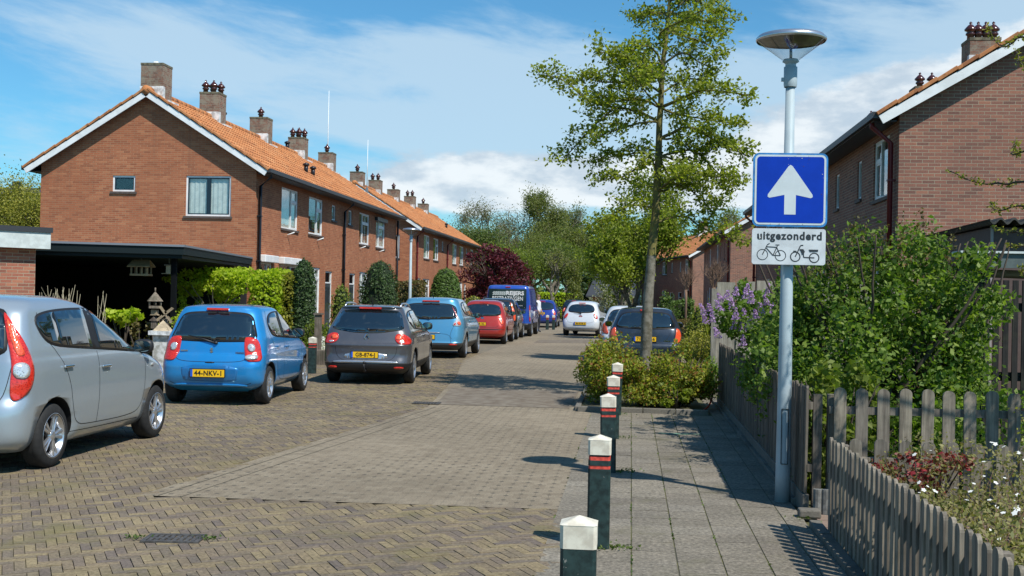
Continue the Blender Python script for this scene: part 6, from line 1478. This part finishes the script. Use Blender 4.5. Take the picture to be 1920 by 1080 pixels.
# lilac behind the long fence
e=empty('lilac_bush',(1.95,15.6,0),'flowering lilac bush leaning over the long plank fence','shrub'); 
P=np.concatenate([clumps(2200,(-.50,-.2,1.55),(.34,.8,.36),18,.3,.8),clumps(9000,(.05,0,1.35),(.58,1.5,.68),55,.25,.8),clumps(3500,(.6,-1.5,1.15),(.55,1.2,.75),26,.3,.8)]); leaf_obj('foliage',P,.06,M['leaf_lilac'],e,.6)
mb=MB(); rs=random.Random(4)
for q in range(12):
    a=rs.uniform(0,6.28); mb.tube([(rs.gauss(0,.15),rs.gauss(0,.3),-.02),(.35*math.cos(a),.8*math.sin(a),1.0),(.6*math.cos(a),1.3*math.sin(a),1.7)],[.03,.018,.005],6)
mb.build('stems',M['bark'],e)
fl=[]; loc=Vector((1.95,15.6,0)); rs=random.Random(9)
for (px,py) in ((1362,555),(1380,548),(1398,552),(1372,570),(1350,560),(1410,560),(1437,565),(1428,580),(1418,590),(1440,545),(1395,588),(1385,600),(1405,606),(1392,614),(1380,590),(1348,575),(1318,582),(1330,578),(1322,600),(1345,626),(1393,640),(1335,596),(1378,608),(1408,560),(1450,580),(1402,545)):
    c=AY(px,py,rs.uniform(13.9,14.6))-loc; h=rs.uniform(.11,.16); tilt=Vector((rs.gauss(0,.25),rs.gauss(0,.25),1)).normalized()
    for k in range(130): t=rs.random(); r_=.055*(1-t*.75); a=rs.uniform(0,6.28); q=c+tilt*h*(t-.4)+Vector((math.cos(a),math.sin(a),0))*r_*rs.uniform(.5,1); fl.append(tuple(q))
leaf_obj('blossom',fl,.019,M['petal_lilac'],e,.2,.9)
# big loose hedge bush behind the picket fence
e=empty('large_shrub',(2.72,12.6,0),'huge loose green shrub filling the garden behind the picket fence','shrub')
Pb=[clumps(3800,(-1.05,.9,1.25),(.5,.9,.85),34,.25,.85),clumps(14000,(-.1,.3,1.3),(1.22,1.1,1.2),110,.20,.86),clumps(7000,(-.75,-.4,1.0),(.75,.9,1.0),60,.24,.85),clumps(4500,(.35,-.3,1.7),(.7,.8,.72),40,.26,.85),clumps(3500,(.0,-1.2,.55),(1.2,.7,.5),40,.26,.85)]
P=np.concatenate(Pb); P=P[P[:,2]>.05]; leaf_obj('foliage',P,.058,M['leaf_bush'],e,.6,.6,.45)
mb=MB(); rs=random.Random(14); ll=[]
for q in range(26):
    a=rs.uniform(0,6.28); b0=Vector((rs.gauss(0,.35),rs.gauss(0,.3),-.02)); mb.tube(curve([b0,b0+Vector((.25*math.cos(a),.2*math.sin(a),.9)),b0+Vector((.8*math.cos(a),.7*math.sin(a),1.7)),b0+Vector((1.1*math.cos(a),.9*math.sin(a),2.35))],4,.01,rs),[.026*(1-i/14)+.003 for i in range(13)],5)
for (px,py) in ((1602,408),(1620,430),(1660,425),(1700,405),(1735,400),(1755,430),(1690,440),(1640,440),(1780,440),(1560,440),(1520,455),(1725,420),(1590,430)):
    c=AY(px,py,12.3)-Vector((2.72,12.6,0)); Q=curve([c-Vector((rs.gauss(0,.1),0,.55)),c-Vector((0,0,.25)),c],4,.01,rs); twigs_along(Q,.006,mb,ll,rs,.05,(.05,.14),.1,3,.5,.025)
mb.build('stems',M['barkdark'],e); leaf_obj('foliage',ll,.042,M['leaf_brownish'],e,.6)
shrub('second green shrub right behind the picket fence near the slatted screen',3.25,12.6,.42,.7,1.9,M['leaf_bush'],5200,.06,34)
shrub('light green nettle like plant behind the fence near the lamp post',1.85,10.6,.45,.5,1.15,M['leaf_bright'],2600,.075,24)
shrub('low leafy weeds along the foot of the tall picket fence',2.9,10.4,1.2,.45,.5,M['leaf_bush'],4200,.055,36)
# foreground flower shrubs
FX,FY=2.75,6.0
e=empty('flowering_shrub',(FX,FY,0),'low shrub with small white flowers filling the front garden plot','shrub')
n=46000; P=np.stack([nr.uniform(-1.16,1.6,n),nr.uniform(-2.6,2.2,n),nr.random(n)**.5],1); ht=.62+.10*np.sin(P[:,0]*3.1+P[:,1]*1.7)+.09*np.sin(P[:,1]*4.3+P[:,0]*2.2)+.05*np.sin(P[:,0]*9+P[:,1]*7); P[:,2]*=ht; P+=nr.normal(0,.015,P.shape); P=P[P[:,2]>0]
leaf_obj('foliage',P,.031,M['leaf_potentilla'],e,.6,.5)
mb=MB(); rs=random.Random(2)
for q in range(260):
    x=rs.uniform(-1.1,1.5);y=rs.uniform(-2.5,2.1); h=.6+.10*math.sin(x*3.1+y*1.7)+.09*math.sin(y*4.3+x*2.2); mb.tube([(x,y,0),(x+rs.gauss(0,.04),y+rs.gauss(0,.04),h*.6),(x+rs.gauss(0,.09),y+rs.gauss(0,.09),h+rs.uniform(0,.07))],[.004,.003,.0015],3)
mb.build('twigs',pmat('reddish_twigs',(.12,.06,.04),.8),e)
fl=MB(); rs=random.Random(12)
for q in range(230):
    x=rs.uniform(-1.1,1.5);y=rs.uniform(-2.5,2.1); h=.62+.10*math.sin(x*3.1+y*1.7)+.09*math.sin(y*4.3+x*2.2)+.05*math.sin(x*9+y*7)+.012; s_=rs.uniform(.008,.014); tx,ty=rs.gauss(0,.35)-.1,rs.gauss(0,.3)-.4
    for k in range(5):
        g=k*1.2566+q; c=Vector((math.cos(g),math.sin(g),-tx*math.cos(g)-ty*math.sin(g))); t=Vector((-math.sin(g),math.cos(g),tx*math.sin(g)-ty*math.cos(g))); p0=Vector((x,y,h)); fl.add([p0,p0+c*s_*.7+t*s_*.5,p0+c*s_*1.25,p0+c*s_*.7-t*s_*.5],[(0,1,2,3)])
o=fl.build('flowers',M['petal_white'],e); o['kind']='stuff'
shrub('red leaved shrub behind the low fence corner',1.95,8.1,.42,.24,.76,M['leaf_red'],900,.038,20,z0=.42)
shrub('dark red and green creeper inside the low fence near its corner',1.66,7.6,.14,.7,.62,M['leaf_brownish'],1500,.035,24)
for (x,y,h,lb) in ((3.55,8.0,.95,'thin wild stems standing above the white flowering shrub at the right'),(2.75,8.2,.98,'thin upright sprig between the fences, before the tall pickets')):
    e=empty('wild_stem',(x,y,0),lb,'plant'); mb=MB(); ll=[]; rs=random.Random(int(x*10))
    for k in range(7): Q=curve([(rs.gauss(0,.05),rs.gauss(0,.05),0),(rs.gauss(0,.08),rs.gauss(0,.05),h*.5),(rs.gauss(0,.12),rs.gauss(0,.08),h*rs.uniform(.8,1.05))],5,.004,rs); twigs_along(Q,.004,mb,ll,rs,.05,(.03,.07),.35,3,.5,.014)
    mb.build('stems',M['barkdark'],e); leaf_obj('foliage',ll,.024,M['leaf_yellow'],e,.5)
# tree outside the right edge whose long twigs reach in
e=empty('garden_tree',(4.25,8.3,0),'tree at the right edge whose thin yellow green twigs reach across the brick gable','tree'); loc=Vector((4.25,8.3,0)); mb=MB(); ll=[]; rs=random.Random(6)
mb.tube(curve([(0,0,0),(.05,0,1.2),(0,0,2.6),(.1,0,4.)],4),[.09*(1-i/16)+.01 for i in range(13)],8)
for P in ([(1990,330),(1930,340),(1880,344),(1830,343),(1775,318)],[(2000,255),(1960,270),(1900,290),(1905,262)],[(2000,60),(1960,75),(1915,70),(1880,88),(1852,50)],[(2000,400),(1950,395),(1910,385),(1870,395),(1860,380)],[(2000,420),(1950,436),(1905,436),(1860,428)],[(2000,500),(1960,470),(1915,462),(1890,463)],[(2010,180),(1970,150),(1920,125),(1905,95)],[(2000,560),(1960,545),(1925,520),(1915,500)]):
    Q=[AY(a,b,8.3+.15*i)-loc for i,(a,b) in enumerate(P)]; Q=[Vector((.02,0,Q[0].z-.25))]+Q; Q=curve(Q,5,.006,rs); mb.tube(Q,[.011*(1-i/len(Q))+.0025 for i in range(len(Q))],5,0,False); twigs_along(Q,.004,mb,ll,rs,.022,(.02,.055),.45,3,.6,.012)
for k in range(34):  # unseen limbs outside the frame, made dense so the crown shades the pickets
    a=rs.uniform(-1.3,2.6); p=Vector((0,0,rs.uniform(1.9,3.9))); P=[p,p+Vector((math.cos(a)*.6,math.sin(a)*.6,.3)),p+Vector((math.cos(a)*1.3,math.sin(a)*1.3,.4))]; Q=curve(P,4,.02,rs); mb.tube(Q,[.015*(1-i/len(Q))+.002 for i in range(len(Q))],5,0,False); twigs_along(Q,.006,mb,ll,rs,.03,(.1,.3),.2,6,.5,.04)
mb.build('trunk',M['barkdark'],e); leaf_obj('crown',ll,.026,M['leaf_yellow'],e,.6)
# grass tufts and weeds in the paving joints
G_=[]; rs=random.Random(30)
for (x,y,s_,n) in ((-.10,7.93,.09,140),(-.07,11.42,.09,90),(-.1,14.2,.09,60),(-.19,17.05,.12,80),(-.20,5.03,.1,80),(1.33,9.3,.08,30),(-3.25,7.6,.05,40),(-2.80,7.66,.05,40)):
    for k in range(n): G_.append((x+rs.gauss(0,s_),y+rs.gauss(0,s_*.7),.008+rs.random()*.018))
for k in range(800):
    c=rs.randint(0,5); x=-.55+c*.292+rs.gauss(0,.004); y=rs.uniform(4,17); 
    if math.sin(y*3.1+c*2)>.1 and x<1.4: G_.append((x,y,.005))
for k in range(1500):
    x=rs.uniform(-8.5,-4);y=rs.uniform(6.5,24)
    if math.sin(x*2.1+y*.9)+math.sin(y*2.3)>.6: G_.append((x,y,.003))
tag(leaf_obj('joint_weeds',G_,.024,M['leaf_grass'],None,1.),'moss and small weeds in the paving joints','weeds',kind='stuff')
n=26000; P=np.stack([nr.uniform(-15,-9.6,n),nr.uniform(24,36,n),nr.random(n)*.10-.02],1); tag(leaf_obj('front_garden_plants',P,.09,M['leaf_grass'],None,.4),'low green ground cover in the left front gardens','ground cover',kind='stuff')
n=9000; P=np.stack([nr.uniform(1.6,4.8,n),nr.uniform(9.8,15,n),nr.random(n)*.12-.02],1); tag(leaf_obj('garden_ground_cover',P,.07,M['leaf_bush'],None,.4),'low green ground cover behind the picket fence','ground cover',kind='stuff')

# ------------------------------------------------ left garden pieces
M['oldwood']=woodmat('old_grey_wood',(.26,.22,.18),(.13,.10,.08)); M['lightwood']=woodmat('light_wood',(.45,.36,.24),(.30,.23,.15),0,.2)
GY=22.6
p=bigx(290,600,GY); e=empty('bird_table',(p,GY,0),'grey bird table with pointed roof on a post, in front of the dark carport','bird table')
z0=AY(290,578,GY).z; z1=AY(290,546,GY).z; mb=MB(); mb.box(-.03,.03,-.03,.03,0,z0-.30); mb.build('post',M['oldwood'],e)
mb=MB(); mb.poly([(.14*math.cos(k*math.pi/3),.14*math.sin(k*math.pi/3),z0) for k in range(6)],(0,0,.05)); 
for k in range(6): mb.tube([(.125*math.cos(k*math.pi/3),.125*math.sin(k*math.pi/3),z0+.05),(.125*math.cos(k*math.pi/3),.125*math.sin(k*math.pi/3),z0+.14)],.012,6)
mb.build('tray',M['oldwood'],e); mb=MB(); b=0; V=[(.17*math.cos(k*math.pi/3),.17*math.sin(k*math.pi/3),z0+.14) for k in range(6)]+[(0,0,z1)]; mb.add(V,[(k,(k+1)%6,6) for k in range(6)]+[(5,4,3,2,1,0)]); mb.tube([(0,0,z1-.03),(0,0,z1+.07)],.015,6); mb.build('roof',M['oldwood'],e)
mb=MB(); mb.box(-.06,.06,-.05,.05,z0-.14,z0-.03); mb.poly([(-.08,-.06,z0-.14+.0),(.08,-.06,z0-.14),(0,-.06,z0-.05)],(0,.12,0)); mb.build('middle_house',M['lightwood'],e)
mb=MB(); mb.box(-.055,.055,-.05,.05,z0-.40,z0-.24); mb.poly([(-.09,-.07,z0-.25),(.09,-.07,z0-.25),(0,-.07,z0-.17)],(0,.14,0)); mb.build('lower_house',M['oldwood'],e)
q=AY(265,500,24.6); e=empty('bird_feeder',(q.x,24.6,q.z),'pale wooden bird feeder house hanging under the carport roof','bird feeder')
mb=MB(); mb.box(-.21,.21,-.12,.12,-.20,-.155); mb.build('floor',M['lightwood'],e)
for x in (-.18,-.06,.06,.18):
    for y in (-.11,.085): mb=MB(); mb.box(x-.015,x+.015,y,y+.025,-.155,-.01); mb.build('post',M['lightwood'],e)
mb=MB(); mb.poly([(-.26,-.16,-.01),(.26,-.16,-.01),(.19,0,.13),(-.19,0,.13)],(0,0,.02)); mb.poly([(-.26,.16,-.01),(.26,.16,-.01),(.19,.001,.13),(-.19,.001,.13)],(0,0,.02)); mb.build('roof',M['lightwood'],e); mb=MB(); mb.tube([(0,0,.14),(0,0,2.42-q.z)],.006,5); mb.build('chain',M['wire'],e)
q=AY(317,505,24.4); e=empty('nest_box',(q.x,24.4,q.z),'small wooden nest box hanging near the carport corner','nest box'); mb=MB(); mb.box(-.05,.05,-.05,.05,-.1,.08); mb.box(-.16,-.05,-.03,.03,-.1,-.085); mb.build('box',M['lightwood'],e); mb=MB(); mb.box(-.08,.07,-.08,.06,.081,.1); mb.build('roof',M['oldwood'],e); mb=MB(); mb.tube([(0,0,.1),(0,0,2.42-q.z)],.006,5); mb.build('chain',M['wire'],e)
q=AY(305,640,22.2); e=empty('garden_pillar',(q.x,22.2,0),'white weathered garden pillar with a stone pyramid cap','pillar'); zt=AY(305,622,22.2).z; mb=MB(); mb.box(-.14,.14,-.14,.14,0,zt-.06); mb.build('shaft',pmat('flaking_white_paint',(.68,.68,.66),.7,c2=(.30,.29,.25),nscale=9),e); mb=MB(); mb.box(-.21,.21,-.21,.21,zt-.06,zt+.02); mb.build('ledge',M['lead'],e); mb=MB(); mb.add([(-.15,-.15,zt+.02),(.15,-.15,zt+.02),(.15,.15,zt+.02),(-.15,.15,zt+.02),(0,0,zt+.23)],[(0,1,4),(1,2,4),(2,3,4),(3,0,4)]); mb.build('cap',pmat('stained_stone',(.45,.36,.24),.8,noise=.3),e)
q=AY(312,590,22.5); e=empty('garden_windmill',(q.x,22.5,0),'small wooden garden windmill with crossed blades beside the bird table','windmill'); mb=MB(); mb.tube([(0,0,0),(0,0,q.z)],[.04,.025],6); mb.build('post',M['oldwood'],e)
mb=MB()
for a in (R(38),R(-52)):
    d=Vector((math.cos(a),0,math.sin(a))); n=Vector((-d.z,0,d.x)); c=Vector((0,-.06,q.z)); mb.obox(c,d*.21,(0,.006,0),n*.012); 
    for s_ in (1,-1): mb.obox(c+d*s_*.13+n*.02,d*.07,(0,.003,0),n*.02)
mb.build('blades',M['lightwood'],e); mb=MB(); Q=[(math.cos(a)*.13,-.03,q.z-.14+.05*math.sin(a)) for a in [k*.5 for k in range(13)]]; mb.tube(Q,.012,5); mb.build('hoop',M['oldwood'],e)
shrub('glossy rhododendron plant in front of the dark carport',bigx(232,600,23.),23.,.36,.35,1.42,M['leaf_lime'],420,.13,9,'garden_plant',.85)
shrub('pink budded bush next to the white pillar',bigx(262,640,22.8),22.8,.34,.3,1.05,M['leaf_brownish'],900,.07,14,'garden_plant')
shrub('leafy low plants between the silver and the blue car',bigx(335,600,24.),24.,.5,.4,1.2,M['leaf_lime'],1300,.07,16,'garden_plant')
for (px,y,lb,h) in ((105,21.,'dry pampas like stalks behind the silver car roof',1.60),(190,22.,'single dry stalk in front of the dark carport',1.52)):
    e=empty('dry_grass',(bigx(px,600,y),y,0),lb,'plant'); rs=random.Random(px); mb=MB()
    for k in range(38 if px<150 else 5):
        x=rs.gauss(0,.22 if px<150 else .03); mb.tube([(x*.5,rs.gauss(0,.08),0),(x,rs.gauss(0,.1),h*.7),(x*1.25+rs.gauss(0,.05),rs.gauss(0,.1),h*rs.uniform(.88,1.08))],[.006,.008,.003],4)
    mb.build('stalks',pmat('straw',(.36,.32,.22),.9),e)
e=empty('sawn_post',(bigx(596,640,27.),27.,0),'weathered wooden post in the garden behind the green bollard','post'); mb=MB(); mb.box(-.07,.07,-.07,.07,0,1.15); mb.build('shaft',M['oldwood'],e); mb=MB(); mb.box(-.10,.10,-.1,.1,1.1502,1.19); mb.build('cap',M['oldwood'],e)
shrub('white flowering ground plants beside the grey estate',bigx(606,640,27.5),27.5,.42,.3,.62,M['petal_white'],900,.05,26,'flower_bed',.2)
shrub('bright green perennials below the yew column',bigx(600,640,28.2),28.2,.5,.4,.95,M['leaf_bright'],1800,.07,22,'garden_plant')
mb=MB(); mb.box(-9.4,-6.9,26.6,26.9,-.03,.34); tag(mb.build('timber_edging',M['oldwood'],bevel=.02),'low weathered timber edging of the front garden behind the green bollard','edging')
# far garage with a dark roof
e=empty('far_garage',(bigx(1120,590,100),100,0),'small brick garage with steep dark roof at the end of the street','garage'); mb=MB(); mb.box(-.55,3.,0,6,0,1.75); mb.build('wall',M['brickL'],e); mb=MB(); mb.poly([(-1.0,-.3,1.75),(3.2,-.3,1.75),(3.2,3,3.8),(-.2,3,3.8)],(0,0,.12)); mb.poly([(-1.0,6.3,1.75),(3.2,6.3,1.75),(3.2,3.01,3.8),(-.2,3.01,3.8)],(0,0,.12)); mb.poly([(-1.02,-.28,1.76),(-.22,3,3.8),(-1.02,6.28,1.76)],(.03,0,0)); mb.build('roof',pmat('dark_metal_roof',(.045,.05,.06),.5),e)

# ------------------------------------------------ person beside the van
def person(label,x,y,rz):
    e=empty('person',(x,y,0),label,'person',None,rz)
    def skin(name,J,E_,rads,mat,root=0,parent=None):
        me=bpy.data.meshes.new(name); me.from_pydata(J,E_,[]); o=link(name,me,parent); o.modifiers.new('s','SKIN'); 
        for v,r_ in zip(me.skin_vertices[0].data,rads): v.radius=r_ if isinstance(r_,tuple) else (r_,r_)
        me.skin_vertices[0].data[root].use_root=True; sb=o.modifiers.new('u','SUBSURF'); sb.levels=2; sb.render_levels=2; me.materials.append(mat)
        dg=bpy.context.evaluated_depsgraph_get(); nm=bpy.data.meshes.new_from_object(o.evaluated_get(dg)); o.modifiers.clear(); o.data=nm
        for p_ in nm.polygons: p_.use_smooth=True
        if not nm.materials: nm.materials.append(mat)
        return o
    J=[(0,0,.98),(0,0,1.15),(0,0,1.40),(0,.0,1.50),(0,-.01,1.56),(0,-.02,1.64),(0,-.015,1.72),(.17,0,1.42),(.24,.0,1.15),(.22,-.12,.92),(-.17,0,1.42),(-.23,.02,1.15),(-.2,-.14,.98),(.10,0,.92),(.11,-.03,.50),(.12,.02,.10),(.12,-.12,.04),(-.10,0,.92),(-.12,.05,.50),(-.12,.12,.10),(-.12,-.02,.04)]
    E_=[(0,1),(1,2),(2,3),(3,4),(4,5),(5,6),(2,7),(7,8),(8,9),(2,10),(10,11),(11,12),(0,13),(13,14),(14,15),(15,16),(0,17),(17,18),(18,19),(19,20)]
    rd=[(.15,.11),(.14,.10),(.16,.11),.055,.07,.085,.07,.065,.045,.033,.065,.045,.033,.09,.06,.042,.035,.09,.06,.042,.035]
    skinm=pmat('skin',(.45,.27,.19),.55); cloth=pmat('white_shirt',(.72,.73,.75),.8); dark=pmat('dark_work_clothes',(.015,.018,.03),.8)
    b=skin('body',J,E_,rd,skinm,0,e)
    b.data.materials.append(cloth); b.data.materials.append(dark)
    for p_ in b.data.polygons:
        c=p_.center; p_.material_index=2 if c.z<1.02 and abs(c.x)<.3 and not(c.y<-.09 and c.z>.85) else (1 if c.z<1.50 and not(abs(c.x)>.19 and c.z<1.1) else 0)
    for s_ in (1,-1):
        h=MB()
        base=Vector((.22,-.12,.92)) if s_>0 else Vector((-.2,-.14,.98))
        h.obox(base+Vector((0,-.02,-.05)),(.012,0,0),(0,.036,0),(0,0,.05))
        for k in range(4): h.tube([base+Vector((0,-.05+k*.02,-.09)),base+Vector((-s_*.01,-.052+k*.02,-.13)),base+Vector((-s_*.025,-.052+k*.02,-.155+abs(k-1.5)*.008))],[.009,.0085,.006],6)
        h.tube([base+Vector((0,-.055,-.04)),base+Vector((-s_*.01,-.085,-.07)),base+Vector((-s_*.015,-.09,-.10))],[.011,.009,.006],6); h.build('hand',skinm,b,bevel=.004)
    mb=MB(); V=[];F=[]
    mb.lathe([(0,.105),(.06,.09),(.088,.045),(.092,0),(.085,-.03)],16,(0,.0,1.70)); mb.build('hair',pmat('brown_hair',(.16,.10,.05),.7),b)
    mb=MB(); mb.tube([(0,-.10,1.66),(0,-.118,1.64)],[.008,.013],6); mb.build('nose',skinm,b)
    for s_ in (1,-1):
        mb=MB(); mb.lathe([(0,-.012),(.012,-.006),(.012,.006),(0,.012)],8,(s_*.03,-.092,1.68)); mb.build('eye',M['text'],b); mb=MB(); mb.lathe([(0,-.03),(.012,-.015),(.014,.015),(0,.03)],8,(s_*.088,.0,1.66)); mb.build('ear',skinm,b)
    mb=MB(); mb.box(-.02,.02,-.100,-.092,1.603,1.609); mb.build('mouth',pmat('lips',(.3,.12,.1),.6),b)
    return e
person('person in a white shirt standing beside the blue van',AY(1009,570,54.9).x,54.9,R(70))
